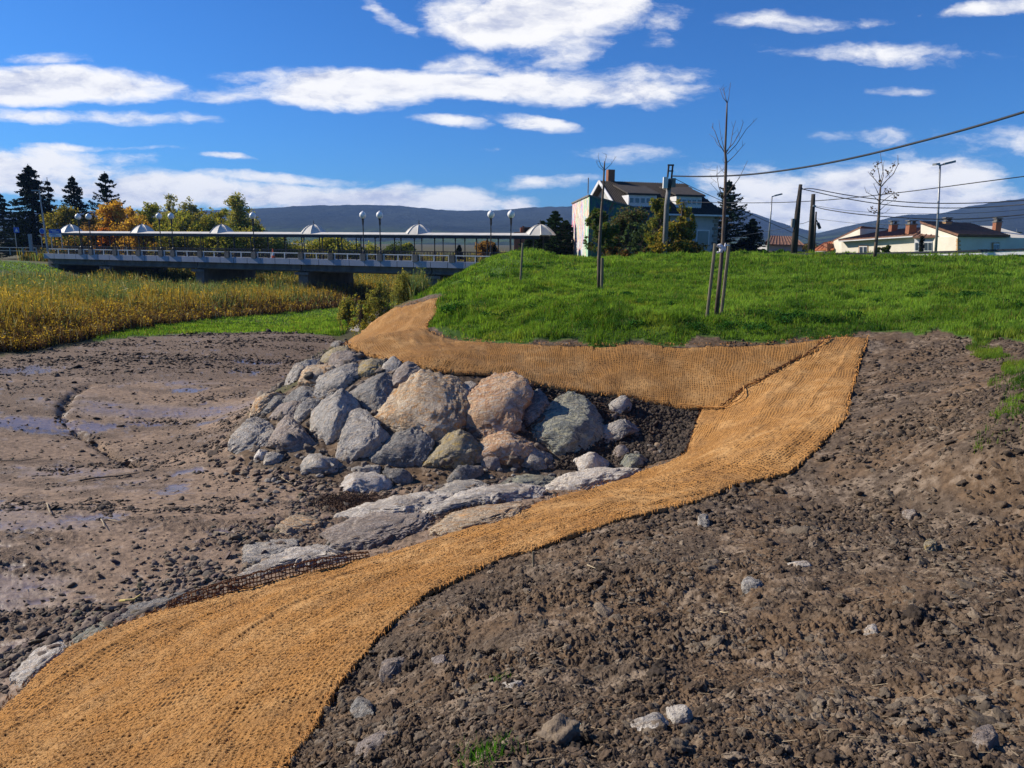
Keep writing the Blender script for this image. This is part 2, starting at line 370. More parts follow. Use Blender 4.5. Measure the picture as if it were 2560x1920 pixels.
# ------------------------------------------------------------------ one polar grid around the standing point, split into ground covers
NT = 1560
th = np.linspace(R(-66), R(66), NT)
ang = np.linspace(R(67), R(2.0), 1130); rr = 2.9 / np.tan(ang)
rr = np.r_[rr, np.geomspace(rr[-1] * 1.01, 9000, 70)]
TH, RR = np.meshgrid(th, rr); X = RR * np.sin(TH); Y = RR * np.cos(TH)
Xf, Yf = X.ravel(), Y.ravel(); Rf = RR.ravel()
Z0 = H(Xf, Yf)
# uneven zone borders
near = Rf < 130
jx = Xf + .16 * fbm2(Xf, Yf, 1.6, 3, 5) + .035 * fbm2(Xf, Yf, 9, 2, 6); jy = Yf + .16 * fbm2(Xf, Yf, 1.6, 3, 8) + .035 * fbm2(Xf, Yf, 9, 2, 9)
zm = inpoly(jx, jy, PMUD); zl = inpoly(jx, jy, PLAWN)
jx2 = Xf + .35 * fbm2(Xf, Yf, 1.3, 3, 25); jy2 = Yf + .35 * fbm2(Xf, Yf, 1.3, 3, 28)
zg = inpoly(jx2, jy2, np.array([(-52, 86), (-60, 82), (-90, 73), (-140, 70), (-140, 105), (-60, 98)])) | inpoly(jx2, jy2, PGRASS)
left = (Xf < -2.0) | (Yf > 30)
farleft = ~zm & ~zl & ~zg & (((Xf < -5) & (Yf > 17.5)) | (Yf > 31) | (Xf < -22))
zone = np.full(len(Xf), 1, np.int8)       # 1 soil
zone[farleft] = 3; zone[zm] = 0; zone[zl] = 4; zone[zg] = 2
wm = (zone == 0) * 1.0; ws = (zone == 1) * 1.0; wg = ((zone == 2) | (zone == 4)) * 1.0; wr = (zone == 3) * 1.0
fine = np.clip(30 / Rf, 0, 1)
big = fbm2(Xf, Yf, .7, 3, 40); mid = fbm2(Xf, Yf, 3.0, 3, 50); lump = fbm2(Xf, Yf, 9, 4, 60, .6, billow=True); lump2 = fbm2(Xf, Yf, 28, 3, 70, .6, billow=True); fl = sstep(Rf, 17, 11); fm = sstep(Rf, 40, 22); lump = lump * fl; lump2 = lump2 * sstep(Rf, 9, 6); steep = sstep(np.hypot(Xf + 3, Yf - 15.6), 6.5, 5.0)
patch = .12 + .88 * sstep(fbm2(Xf, Yf, 1.3, 4, 90), -.12, .32)      # where the soil is cloddy (1) or trodden flat (0)
wet = sstep(fbm2(Xf * .35 + Yf * .1, Yf, .55, 4, 130), .02, .4)
PUD = [cast(np.array([float(a)]), np.array([float(b)]))[0] for a, b in ((60, 1058), (200, 1065), (60, 925), (470, 975), (640, 905), (600, 930), (250, 1295), (420, 1225), (30, 1415), (540, 1050), (210, 1060), (470, 1180), (560, 1330), (100, 1500), (380, 1060), (740, 1110))]
pr = [(2.6, .8), (1.4, .6), (1.6, 1.3), (.9, .45), (1.3, .6), (1, .5), (.7, .4), (.5, .5), (.25, .2), (.8, .5), (1, .4), (.5, .3), (.3, .25), (.2, .15), (1.0, .3), (.3, .2)]
pud = np.zeros_like(Xf)
for p, (a, b) in zip(PUD, pr):
    pud = np.maximum(pud, 1 - ((Xf - p[0]) / a) ** 2 - ((Yf - p[1]) / b) ** 2)
pud = sstep(pud * .8 + .5 * mid + .7 * fbm2(Xf, Yf * 1.5, 5, 5, 140, .62), .15, .75) * wm
trk = np.exp(-(distline(Xf + .08 * mid, Yf, TRACK) / .12) ** 2) * wm
gravelly = sstep(fbm2(Xf * .6, Yf * 1.5, .9, 5, 150, .6) + .6 * sstep(Rf, 22, 30) + .1, -.05, .4)
dz = wm * (big * .03 + (.010 + .034 * gravelly) * lump * 1.1 + .014 * mid + (.004 + .010 * gravelly) * lump2 - .15 * trk) * fm
dz = dz * (1 - .9 * pud) - .012 * pud
dz += ws * (big * .05 + mid * .03 + ((.008 + .034 * patch) * lump + (.005 + .020 * patch) * lump2) * (1 - .6 * steep))
dz += ws * np.clip(9 / Rf, 0, 1) * .008 * fbm2(Xf, Yf, 70, 2, 75, .6, billow=True) + ws * .03 * np.maximum(0, -fbm2(Xf, Yf, 2.6, 4, 77, .6) - .12) * -3
dz += wg * (big * .10 + mid * .05) + wr * (big * .12)
Zf = Z0 + dz * np.where(Rf > 120, 0, 1)
SOILCLOD = patch
under = inpoly(Xf, Yf, PA) | inpoly(Xf, Yf, PB)
Zf = np.where(under, Z0 + big * .05 - .035, Zf); V_ = np.c_[Xf, Yf, Zf]

nr = len(rr)
ii, jj = np.meshgrid(np.arange(nr - 1), np.arange(NT - 1), indexing='ij')
q0 = (ii * NT + jj).ravel(); QF = np.c_[q0, q0 + 1, q0 + NT + 1, q0 + NT]
QF = QF[:, ::-1]
zc = zone[QF[:, 0]]
Hgrid = Z0
# shader shared by the ground covers
def ground_mat():
    m_, g_ = mat('ground')
    at = g_.n('ShaderNodeAttribute', {'attribute_name': 'zone'}).outputs[0]; sp = g_.n('ShaderNodeSeparateColor', Color=at)
    wt = g_.n('ShaderNodeAttribute', {'attribute_name': 'wet'}).outputs[2]; cl = g_.n('ShaderNodeAttribute', {'attribute_name': 'clod'}).outputs[2]
    P = g_.n('ShaderNodeTexCoord').outputs['Object']
    n1 = g_.noise(P, 1.3, 5, .6); n2 = g_.noise(P, 9, 6, .65); n3 = g_.noise(P, 45, 4, .65); n4 = g_.noise(P, 2.0, 7, .68, .6)
    mud = g_.mix(g_.step(n2, .35, .65), (.170, .118, .082), (.300, .210, .142)); mud = g_.mix(g_.math('MULTIPLY', cl, g_.step(n3, .35, .6)), mud, (.070, .050, .038))
    mud = g_.mix(g_.math('MULTIPLY', wt, .3), mud, (.12, .095, .08))
    nb = g_.noise(P, .9, 4, .6, .5); soil = g_.mix(g_.step(n2, .3, .68), g_.mix(g_.step(nb, .4, .6), (.046, .032, .022), (.068, .043, .025)), g_.mix(g_.step(nb, .4, .6), (.118, .086, .060), (.165, .108, .064))); soil = g_.mix(g_.math('MULTIPLY', g_.math('MULTIPLY', g_.step(n4, .48, .62), g_.step(n2, .38, .58)), g_.math('SUBTRACT', 1.0, g_.math('MULTIPLY', cl, .55))), soil, (.235, .18, .13))
    soil = g_.mix(g_.math('MULTIPLY', g_.step(n3, .5, .68), .45), soil, (.15, .115, .082))
    gr = g_.mix(g_.step(n1, .35, .65), (.040, .085, .012), (.075, .135, .018))
    rv = g_.mix(g_.step(n2, .3, .7), (.05, .055, .02), (.10, .08, .035))
    c = g_.mix(sp.outputs[0], rv, mud); c = g_.mix(sp.outputs[1], c, soil); c = g_.mix(sp.outputs[2], c, gr)
    ro = g_.math('SUBTRACT', .92, g_.math('MULTIPLY', wt, .72))
    b = g_.n('ShaderNodeBsdfPrincipled', Base_Color=c, Roughness=ro)
    g_.set(b, 'Specular IOR Level', g_.math('MULTIPLY_ADD', wt, .35, .2))
    hgt = g_.math('ADD', g_.math('MULTIPLY', n2, .6), g_.math('MULTIPLY', n3, .4))
    bp = g_.n('ShaderNodeBump', Strength=g_.math('MULTIPLY_ADD', wt, -.86, .95), Distance=.035, Height=hgt); g_.set(b, 'Normal', bp)
    fin(g_, b); return m_
MG = ground_mat()
wetv = np.clip(pud + .66 * wet * wm * (1 - gravelly), 0, 1)
clodv = np.where(zone == 0, gravelly, SOILCLOD)
for zi, nm in ((0, 'mudflat'), (1, 'bare_soil'), (2, 'grass_slope'), (3, 'riverbed'), (4, 'grass_verge')):
    q = QF[zc == zi]; idx = np.unique(q); re = np.full(len(Xf), -1, np.int32); re[idx] = np.arange(len(idx))
    o = mk(nm, V_[idx], re[q], MG, None, attrs={'zone': np.c_[wm, ws, wg][idx], 'wet': wetv[idx], 'clod': clodv[idx]})
    tag(o, kind='structure')

# ------------------------------------------------------------------ the two coir mats
def coir_mat(nm, period, hs=.85, dk=1.0):
    m_, g_ = mat(nm)
    uvx = g_.n('ShaderNodeAttribute', {'attribute_name': 'uvm'}).outputs[1]; P = g_.n('ShaderNodeTexCoord').outputs['Object']
    uv = g_.n('ShaderNodeVectorMath', {'operation': 'SCALE'}, i0=uvx, Scale=1 / period).outputs[0]
    s = g_.n('ShaderNodeSeparateXYZ', Vector=uv)
    def thr(v):
        f = g_.math('FRACT', v); return g_.math('SUBTRACT', 1.0, g_.math('MULTIPLY', g_.math('ABSOLUTE', g_.math('SUBTRACT', f, .5)), 2.0))   # 1 at cell middle
    tu, tv = thr(s.outputs[0]), thr(s.outputs[1])
    hole = g_.math('MULTIPLY', g_.step(tu, .22, .62), g_.step(tv, .22, .62))
    fine_ = g_.noise(P, 120, 4, .7); fib = g_.noise(P, 60, 5, .75, 1.2); n1 = g_.noise(P, 2.2, 4, .6); n0 = g_.noise(P, .8, 3, .6)
    hole = g_.math('MULTIPLY', hole, g_.step(g_.math('ADD', g_.math('MULTIPLY', g_.noise(P, 16, 3, .6), .65), g_.math('MULTIPLY', n1, .35)), .40, .56))
    base = g_.mix(g_.step(g_.math('ADD', g_.math('MULTIPLY', fib, .5), g_.math('MULTIPLY', n0, .5)), .36, .62), (.27, .135, .047), (.62, .38, .165)); base = g_.mix(g_.step(n1, .3, .7), base, (.50, .255, .080)); 
    base = g_.mix(g_.math('MULTIPLY', g_.step(fine_, .5, .75), .4), base, (.66, .42, .18))
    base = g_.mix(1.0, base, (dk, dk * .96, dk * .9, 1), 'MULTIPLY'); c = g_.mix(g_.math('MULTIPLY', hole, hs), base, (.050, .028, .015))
    b = g_.n('ShaderNodeBsdfPrincipled', Base_Color=c, Roughness=.95); b.inputs['Specular IOR Level'].default_value = .12
    hh = g_.math('ADD', g_.math('MULTIPLY', hole, -.9), g_.math('ADD', g_.math('MULTIPLY', fib, .8), g_.math('MULTIPLY', fine_, .5)))
    bp = g_.n('ShaderNodeBump', Strength=1.0, Distance=.02, Height=hh); g_.set(b, 'Normal', bp)
    fin(g_, b); return m_
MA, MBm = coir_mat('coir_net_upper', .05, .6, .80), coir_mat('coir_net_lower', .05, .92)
def pathuv(x, y, L):
    L = L[:, :2]; seg = np.hypot(*np.diff(L, axis=0).T); cum = np.r_[0, np.cumsum(seg)]
    T = np.gradient(L, axis=0); T /= np.linalg.norm(T, axis=1)[:, None]
    best = np.full(x.shape, 1e9); U = np.zeros(x.shape); W = np.zeros(x.shape)
    for i in range(len(L)):
        dx, dy = x - L[i, 0], y - L[i, 1]; d = dx * dx + dy * dy; k = d < best; best = np.where(k, d, best)
        U = np.where(k, cum[i] + dx * T[i, 0] + dy * T[i, 1], U); W = np.where(k, -dx * T[i, 1] + dy * T[i, 0], W)
    return U, W
def smoothpath(P, n=140):
    W = cast(np.array([p[0] for p in P], float), np.array([p[1] for p in P], float)); s = np.r_[0, np.cumsum(np.hypot(*np.diff(W[:, :2], axis=0).T))]
    t = np.linspace(0, s[-1], n); L = np.c_[np.interp(t, s, W[:, 0]), np.interp(t, s, W[:, 1])]
    for _ in range(60): L[1:-1] = (L[:-2] + 2 * L[1:-1] + L[2:]) / 4
    return L
LB = smoothpath([(2110, 860), (2040, 950), (1960, 1060), (1830, 1160), (1600, 1230), (1350, 1310), (1100, 1410), (850, 1530), (600, 1680), (350, 1900), (250, 2060)])
LA = smoothpath([(1020, 770), (1000, 830), (1100, 890), (1300, 915), (1600, 930), (1900, 935), (2000, 940)])
def jit(P, a=.018):
    Q = P.copy(); Q[:, :2] += rng.normal(0, a, (len(Q), 2)); return Q
def build_mat(nm, P, L, period, mat_, lift, seed, label):
    m0 = inpoly(Xf, Yf, P) & near
    mg = m0.reshape(RR.shape); cell = mg[:-1, :-1] & mg[1:, :-1] & mg[:-1, 1:] & mg[1:, 1:]
    q = QF[cell.ravel()]; idx = np.unique(q); re = np.full(len(Xf), -1, np.int32); re[idx] = np.arange(len(idx))
    x, y = Xf[idx], Yf[idx]; z = Z0[idx].copy(); r_ = Rf[idx]
    U, W = pathuv(x, y, L)
    edge = distline(x, y, np.vstack([P, P[:1]])); e = sstep(edge, 0, .35)
    z += big[idx] * .05 + lift
    z += .05 * fbm2(U * .45, W * 1.6, 1.0, 3, seed) * e + .022 * fbm2(x, y, 3.2, 3, seed + 3)        # rucks along the roll
    z += .028 * (1 - np.abs(fbm2(U * .5 + W * .25, W * 2.2, 1.0, 2, seed + 9)) * 3).clip(0, 1) * e
    wu = U + .014 * fbm2(x, y, 8, 2, seed + 11) + .09 * fbm2(x, y, 1.1, 2, seed + 12); wv = W + .014 * fbm2(x, y, 8, 2, seed + 15) + .09 * fbm2(x, y, 1.1, 2, seed + 16)
    c = np.cos(wu * 2 * np.pi / period) ; s = np.cos(wv * 2 * np.pi / period)
    amp = np.clip(8 / r_, 0, 1) ** 1.0
    z += amp * (-.024 * np.clip((-c - s) / 2 - .1, 0, 1) * np.clip(1 + 1.6 * fbm2(x, y, 8, 3, seed + 19, .6), .1, 2) + .007 * fbm2(x, y, 26, 3, seed + 20, .6) + .005 * fbm2(x, y, 75, 2, seed + 22, .6))
    z -= (1 - sstep(edge, 0, .10)) * .02
    V = np.c_[x, y, z]
    f = re[q]; ed = np.vstack([f[:, [0, 1]], f[:, [1, 2]], f[:, [2, 3]], f[:, [3, 0]]]); key = np.sort(ed, 1); k = key[:, 0].astype(np.int64) * len(V) + key[:, 1]
    u_, ix, cnt = np.unique(k, return_index=True, return_counts=True); bv = np.unique(ed[ix[cnt == 1]])
    Pc = np.vstack([P, P[:1]])[:, :2]; bx = V[bv, :2]; bd = np.full(len(bv), 1e9); bp = bx.copy()          # border verts slide onto the true edge line
    for p_, q_ in zip(Pc[:-1], Pc[1:]):
        v_ = q_ - p_; l2 = max(1e-9, v_ @ v_); t_ = np.clip(((bx - p_) @ v_) / l2, 0, 1); c_ = p_ + t_[:, None] * v_; d_ = np.hypot(*(bx - c_).T); kk = d_ < bd; bd[kk] = d_[kk]; bp[kk] = c_[kk]
    mv = bd < .35; V[bv[mv], :2] = bp[mv] + np.c_[fbm2(bp[mv, 0], bp[mv, 1], 14, 2, seed + 31), fbm2(bp[mv, 0], bp[mv, 1], 14, 2, seed + 35)] * .022
    # rim: border edges folded down into the ground
    f = re[q]; ed = np.vstack([f[:, [0, 1]], f[:, [1, 2]], f[:, [2, 3]], f[:, [3, 0]]]); key = np.sort(ed, 1); k = key[:, 0].astype(np.int64) * len(V) + key[:, 1]
    u_, ix, cnt = np.unique(k, return_index=True, return_counts=True); be = ed[ix[cnt == 1]]
    bv = np.unique(be); low = np.full(len(V), -1); low[bv] = len(V) + np.arange(len(bv)); V2 = V[bv].copy(); V2[:, 2] -= .05
    Vall = np.vstack([V, V2]); rim = np.c_[be[:, 1], be[:, 0], low[be[:, 0]], low[be[:, 1]]]
    uvm = np.c_[np.r_[wu, wu[bv]], np.r_[wv, wv[bv]], np.zeros(len(Vall))]
    o = mk(nm, Vall, np.vstack([f, rim]), mat_, None, attrs={'uvm': uvm})
    at = o.data.attributes
    return tag(o, label, 'erosion mat', 'coir erosion mats pegged over the bank'), P
# vector attribute for uv
_old = mk
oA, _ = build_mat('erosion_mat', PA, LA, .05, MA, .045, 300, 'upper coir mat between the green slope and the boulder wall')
oB, _ = build_mat('erosion_mat', PB, LB, .05, MBm, .06, 400, 'long coir mat sweeping from the bank corner down to the left foreground')

# frayed edges: fibres and mesh loops along the borders of the mats
def fringe(P, parent, n, r_far=26, seed=1):
    rg = np.random.default_rng(seed); L = P[:, :2]; mb = []; k = 0
    cen = L.mean(0); seg = np.roll(L, -1, 0) - L; ln = np.hypot(*seg.T); mid_ = L + seg / 2; dist = np.hypot(*mid_.T)
    pr_ = ln / np.maximum(dist, 2) ** 1.0; pr_[(dist > r_far)] = 0; pr_ /= pr_.sum()
    ch = rg.choice(len(L), n, p=pr_); t = rg.random(n)[:, None]; p0 = L[ch] + seg[ch] * t
    d = seg[ch] / (ln[ch, None] + 1e-9); nrm = np.c_[-d[:, 1], d[:, 0]]
    a = rg.uniform(-1.3, 1.3, n); dirv = d * np.cos(a)[:, None] + nrm * (np.sin(a))[:, None]
    rad = np.hypot(*p0.T); l = rg.uniform(.012, .055, n) * (1 + rad * .02); wd = np.maximum(.0018, rad * .00035)
    z = H(p0[:, 0], p0[:, 1]) + rg.uniform(.03, .09, n)
    A_ = np.c_[p0, z]; B_ = np.c_[p0 + dirv * l[:, None] * .5, z + rg.uniform(0, .03, n)]; C_ = np.c_[p0 + dirv * l[:, None], z - rg.uniform(0, .05, n)]
    sd = np.c_[-dirv[:, 1], dirv[:, 0], np.full(n, .8)] * wd[:, None]
    V = np.stack([A_ - sd, A_ + sd, B_ - sd, B_ + sd, C_ - sd, C_ + sd], 1).reshape(-1, 3); b = np.arange(n) * 6
    Fq = np.vstack([np.c_[b, b + 1, b + 3, b + 2], np.c_[b + 2, b + 3, b + 5, b + 4]])
    return V, Fq
MFIB = simple('coir_fibre', (.50, .25, .07), .9, (.26, .11, .03), 20)
MFIBD = simple('coir_rope', (.20, .085, .028), .9, (.11, .045, .018), 20)
for o_, P_, n_, sd_ in ((oA, PA, 900, 11), (oB, PB, 1900, 12)):
    V, Fq = fringe(P_, o_, n_, seed=sd_); f_ = kid('frayed_edge', V, Fq, MFIB, o_)
    f_['kind'] = 'stuff'
# loose fibres standing off the near mat
def fuzz(P, n, seed):
    rg = np.random.default_rng(seed); lo = P[:, :2].min(0); hi = P[:, :2].max(0); out = []
    aa = rg.uniform(R(-60), R(10), n * 6); r_ = rg.uniform(2.4, 9, n * 6); x = r_ * np.sin(aa); y = r_ * np.cos(aa); k = inpoly(x, y, P); x = x[k][:n]; y = y[k][:n]; n = len(x)
    a = rg.uniform(0, 6.28, n); l = rg.uniform(.015, .05, n); z = H(x, y) + .05 * fbm2(x, y, .7, 3, 40) + .085
    r_ = np.hypot(x, y); wd = np.maximum(.0008, r_ * .00022); dx, dy = np.cos(a), np.sin(a)
    A_ = np.c_[x, y, z]; B_ = A_ + np.c_[dx * l, dy * l, rg.uniform(.004, .02, n)]; C_ = B_ + np.c_[dx * l * .8, dy * l * .8, -rg.uniform(.0, .03, n)]
    sd = np.c_[-dy, dx, rg.uniform(0, .9, n)] * wd[:, None]
    V = np.stack([A_ - sd, A_ + sd, B_ - sd, B_ + sd, C_ - sd, C_ + sd], 1).reshape(-1, 3); b = np.arange(n) * 6
    return V, np.vstack([np.c_[b, b + 1, b + 3, b + 2], np.c_[b + 2, b + 3, b + 5, b + 4]])
V, Fq = fuzz(PB, 9000, 5); f_ = kid('loose_fibres', V, Fq, MFIB, oB); f_['kind'] = 'stuff'
# curled selvedge of open netting standing up on the left edge of the long mat
EL = castpoly([(420, 1530), (560, 1497), (700, 1462), (830, 1430), (930, 1400)], 4, closed=False)
s_ = np.r_[0, np.cumsum(np.linalg.norm(np.diff(EL, axis=0), axis=1))]; tt = np.arange(0, s_[-1], .045)
E = np.c_[[np.interp(tt, s_, EL[:, i]) for i in range(3)]].T; rg = np.random.default_rng(3)
env = np.sin(np.linspace(0.12, np.pi - .12, len(tt))) ** .5; mb = MB(); nrm = np.array([-.35, .93, 0])
rows = []
for h_, o_ in ((.05, 0), (.09, .02), (.135, .045), (.175, .085), (.17, .13)):
    L = E + np.c_[np.zeros((len(tt), 2)), (h_ * env + .02)] + nrm * o_ + rg.normal(0, .006, E.shape); rows.append(L); mb.tube(L, .007 + .002 * rg.random(len(tt)), 5)
for i in range(len(tt)): mb.tube([r_[i] for r_ in rows], .006, 4)
mb.out('curled_edge', MFIBD, oB)
# rucked seam where the mats overlap, and the loose cord lying on it
SM = castpoly([(1800, 1028), (1830, 1000), (1858, 978), (1912, 952), (1974, 913), (2020, 893), (2050, 868), (2074, 850)], 5, closed=False)
mb = MB()
for q in range(2):
    L = SM + rg.normal(0, .022, SM.shape); L[:, 2] = SM[:, 2] + .07 + .03 * np.abs(rg.normal(0, 1, len(L))); mb.tube(L, .010, 5)
mb.out('overlap_seam', MFIBD, oA, smooth=True)
CR = castpoly([(1700, 1022), (1760, 1030), (1810, 1030), (1850, 1010), (1860, 995), (1858, 978), (1872, 972), (1900, 966)], 5, closed=False)
CR[:, 2] += .115; mb = MB().tube(CR, .012, 6); mb.out('loose_cord', MFIB, oB, smooth=True)
# ------------------------------------------------------------------ boulders of the revetment, traced one by one
def rock_mat(nm, ca, cb, cc=None, vein=.25, dirt=.35):
    m_, g_ = mat(nm)
    P = g_.n('ShaderNodeTexCoord').outputs['Object']; oi = g_.n('ShaderNodeObjectInfo').outputs['Random']
    P = g_.n('ShaderNodeVectorMath', {'operation': 'ADD'}, i0=P, i1=g_.n('ShaderNodeVectorMath', {'operation': 'SCALE'}, i0=(40, 25, 31), Scale=oi)).outputs[0]
    n1 = g_.noise(P, 2.2, 6, .62, .5); n2 = g_.noise(P, 9, 7, .68, .4); n3 = g_.noise(P, 19, 6, .68, .8); n4 = g_.noise(g_.mapping(P, rot=(.5, .3, .7), scale=(1, 4, 1)), 5, 6, .7, .6)
    n0 = g_.noise(P, 1.1, 3, .6, .8); c = g_.mix(g_.step(n1, .38, .60), ca, cb); c = g_.mix(g_.math('MULTIPLY', g_.step(n0, .50, .62), .5), c, tuple(x * .55 for x in ca))
    if cc: c = g_.mix(g_.step(n4, .50, .60), c, cc)
    c = g_.mix(g_.math('MULTIPLY', g_.step(n2, .42, .30), dirt), c, tuple(x * .42 for x in ca))
    vn = g_.math('ABSOLUTE', g_.math('SUBTRACT', g_.noise(P, 3.2, 7, .62, 1.0), .5)); c = g_.mix(g_.math('MULTIPLY', g_.step(vn, .022, .004), vein), c, (.62, .58, .52))
    c = g_.mix(g_.math('MULTIPLY', g_.step(n3, .50, .66), .45), c, tuple(min(.75, x * 1.6) for x in cb))
    c = g_.mix(g_.math('MULTIPLY', g_.step(n3, .48, .34), .45), c, tuple(x * .42 for x in ca))
    geo = g_.n('ShaderNodeNewGeometry'); up = g_.n('ShaderNodeSeparateXYZ', Vector=geo.outputs['Normal']).outputs[2]
    c = g_.mix(g_.math('MULTIPLY', g_.math('MULTIPLY', g_.step(up, .75, .98), g_.step(n1, .42, .6)), .5), c, (.13, .095, .07))   # soil lying on level tops
    b = g_.n('ShaderNodeBsdfPrincipled', Base_Color=c, Roughness=.88); b.inputs['Specular IOR Level'].default_value = .25
    hh = g_.math('ADD', g_.math('MULTIPLY', n2, .6), g_.math('ADD', g_.math('MULTIPLY', n3, .28), g_.math('MULTIPLY', n4, .3)))
    bp = g_.n('ShaderNodeBump', Strength=1.0, Distance=.15, Height=hh); g_.set(b, 'Normal', bp)
    fin(g_, b); return m_
RM = {'grey': rock_mat('grey_limestone', (.27, .255, .235), (.46, .43, .385), (.50, .41, .31)),
      'dark': rock_mat('dark_limestone', (.16, .155, .15), (.29, .28, .26), (.34, .28, .22)),
      'ochre': rock_mat('ochre_limestone', (.38, .27, .17), (.64, .51, .36), (.56, .30, .12)),
      'orange': rock_mat('orange_limestone', (.46, .24, .12), (.66, .43, .26), (.54, .46, .38)),
      'yellow': rock_mat('lichen_limestone', (.25, .215, .15), (.36, .31, .21), (.44, .31, .10)),
      'green': rock_mat('greenish_limestone', (.20, .21, .18), (.32, .325, .27), (.46, .43, .28)),
      'pink': rock_mat('pinkish_limestone', (.26, .215, .19), (.38, .33, .29), (.36, .27, .20)),
      'white': rock_mat('pale_limestone', (.52, .47, .41), (.72, .66, .58), (.56, .45, .34), dirt=.45)}
def ico(n):
    t = (1 + 5 ** .5) / 2
    V = np.array([(-1, t, 0), (1, t, 0), (-1, -t, 0), (1, -t, 0), (0, -1, t), (0, 1, t), (0, -1, -t), (0, 1, -t), (t, 0, -1), (t, 0, 1), (-t, 0, -1), (-t, 0, 1)], float)
    Fc = np.array([(0, 11, 5), (0, 5, 1), (0, 1, 7), (0, 7, 10), (0, 10, 11), (1, 5, 9), (5, 11, 4), (11, 10, 2), (10, 7, 6), (7, 1, 8), (3, 9, 4), (3, 4, 2), (3, 2, 6), (3, 6, 8), (3, 8, 9), (4, 9, 5), (2, 4, 11), (6, 2, 10), (8, 6, 7), (9, 8, 1)])
    V /= np.linalg.norm(V, axis=1)[:, None]
    for _ in range(n):
        e = np.vstack([Fc[:, [0, 1]], Fc[:, [1, 2]], Fc[:, [2, 0]]]); k = np.sort(e, 1); u, inv = np.unique(k, axis=0, return_inverse=True); inv = inv.ravel()
        M_ = V[u[:, 0]] + V[u[:, 1]]; M_ /= np.linalg.norm(M_, axis=1)[:, None]; b = len(V); V = np.vstack([V, M_]); m_ = inv.reshape(3, -1) + b
        a, bb, c = Fc.T; Fc = np.vstack([np.c_[a, m_[0], m_[2]], np.c_[bb, m_[1], m_[0]], np.c_[c, m_[2], m_[1]], np.c_[m_[0], m_[1], m_[2]]])
    return V, Fc
ICO = {n: ico(n) for n in (0, 1, 2, 3, 4, 5)}
NAMES = {}
def rock(poly, matk, label, seed, thick=.45, tilt=None, flat=False, D=None, lift=0.0, name='boulder', group='boulders of the stacked stone revetment', chop=9, cat='boulder', res=5, lowpx=None, grow=1.24, rugged=1.0):
    """poly: outline in photo pixels; the stone is a full body lying on the bank"""
    P = np.array(poly, float); c = P.mean(0); P = c + (P - c) * grow; c3 = cast(c[None, 0], np.array([c[1] if lowpx is None else lowpx]))[0]
    if lowpx is not None:                                   # stone rests at lowpx on the ground, centre above
        c3 = wp(c[0], c[1], c3[1] + .05)
    if D: c3 = wp(c[0], c[1], D)
    e = .35
    if tilt is not None: n = np.array(tilt, float)
    elif flat:
        gx = (H(c3[0] + e, c3[1]) - H(c3[0] - e, c3[1])) / (2 * e); gy = (H(c3[0], c3[1] + e) - H(c3[0], c3[1] - e)) / (2 * e); n = np.array([-gx * .8, -gy * .8, 1.0])
    else:
        e = .5; gx = (H(c3[0] + e, c3[1]) - H(c3[0] - e, c3[1])) / (2 * e); gy = (H(c3[0], c3[1] + e) - H(c3[0], c3[1] - e)) / (2 * e); n = np.array([-gx, -gy, .8])
        n /= np.linalg.norm(n); gn = np.array([-.22, -.72, .66]) if c[0] > 760 else np.array([-.50, -.55, .66]); n = .35 * n + .75 * gn
    n /= np.linalg.norm(n)
    d = ray(P[:, 0], P[:, 1]); t = ((c3 - np.array([0, 0, CZ])) @ n) / (d @ n); W = np.array([0, 0, CZ]) + d * t[:, None]
    u = np.cross([0, 0, 1.0], n) if abs(n[2]) < .97 else np.array([1.0, 0, 0]) - n * n[0]
    u /= np.linalg.norm(u); v = np.cross(n, u)
    q = W - W.mean(0); c3 = W.mean(0); U, Vv = q @ u, q @ v
    # star shaped outline radius as function of angle
    th_ = np.arctan2(Vv, U); ra = np.hypot(U, Vv); od = np.argsort(th_); th_, ra = th_[od], ra[od]
    thp = np.r_[th_ - 2 * np.pi, th_, th_ + 2 * np.pi]; rp = np.r_[ra, ra, ra]
    tg = np.linspace(-np.pi, np.pi, 361)
    # exact polygon radius
    x1, y1 = rp * np.cos(thp), rp * np.sin(thp)
    rgd = np.empty(361)
    for i, a in enumerate(tg):
        j = np.searchsorted(thp, a) - 1; A_, B_ = np.array([x1[j], y1[j]]), np.array([x1[j + 1], y1[j + 1]]); dd = np.array([math.cos(a), math.sin(a)])
        den = dd[0] * (B_ - A_)[1] - dd[1] * (B_ - A_)[0]; rgd[i] = abs((A_[0] * (B_ - A_)[1] - A_[1] * (B_ - A_)[0]) / den) if abs(den) > 1e-9 else rp[j]
    kern_ = np.hanning(9); kern_ /= kern_.sum(); rgs = np.convolve(np.r_[rgd[-13:-1], rgd, rgd[1:13]], kern_, 'same')[12:-12]
    rg = np.random.default_rng(seed); S = ra.mean()
    V0, Fc = ICO[res]; ph = np.hypot(V0[:, 0], V0[:, 1]); an = np.arctan2(V0[:, 1], V0[:, 0])
    Rr = np.interp(an, tg, rgs); qq = ph ** (.44 if flat else .36); T = thick * S * (.92 if flat else .74)
    L = np.c_[np.cos(an) * Rr * qq, np.sin(an) * Rr * qq, np.sign(V0[:, 2]) * np.abs(V0[:, 2]) ** (.60 if flat else .48) * T * np.where(V0[:, 2] > 0, 1, 1.4)]
    # faceting: cut by planes
    for k in range(chop):
        dn = rg.normal(0, 1, 3); dn[2] = abs(dn[2]) * .9 + .75; dn /= np.linalg.norm(dn)
        h = np.quantile(L @ dn, rg.uniform(.82, .955)); ex = L @ dn - h; L = L - np.where(ex > 0, ex * .93, 0)[:, None] * dn
    nn = L / (np.linalg.norm(L, axis=1)[:, None] + 1e-9); pw_ = L / max(S, .05) * 1.0 + rg.uniform(-50, 50, 3)
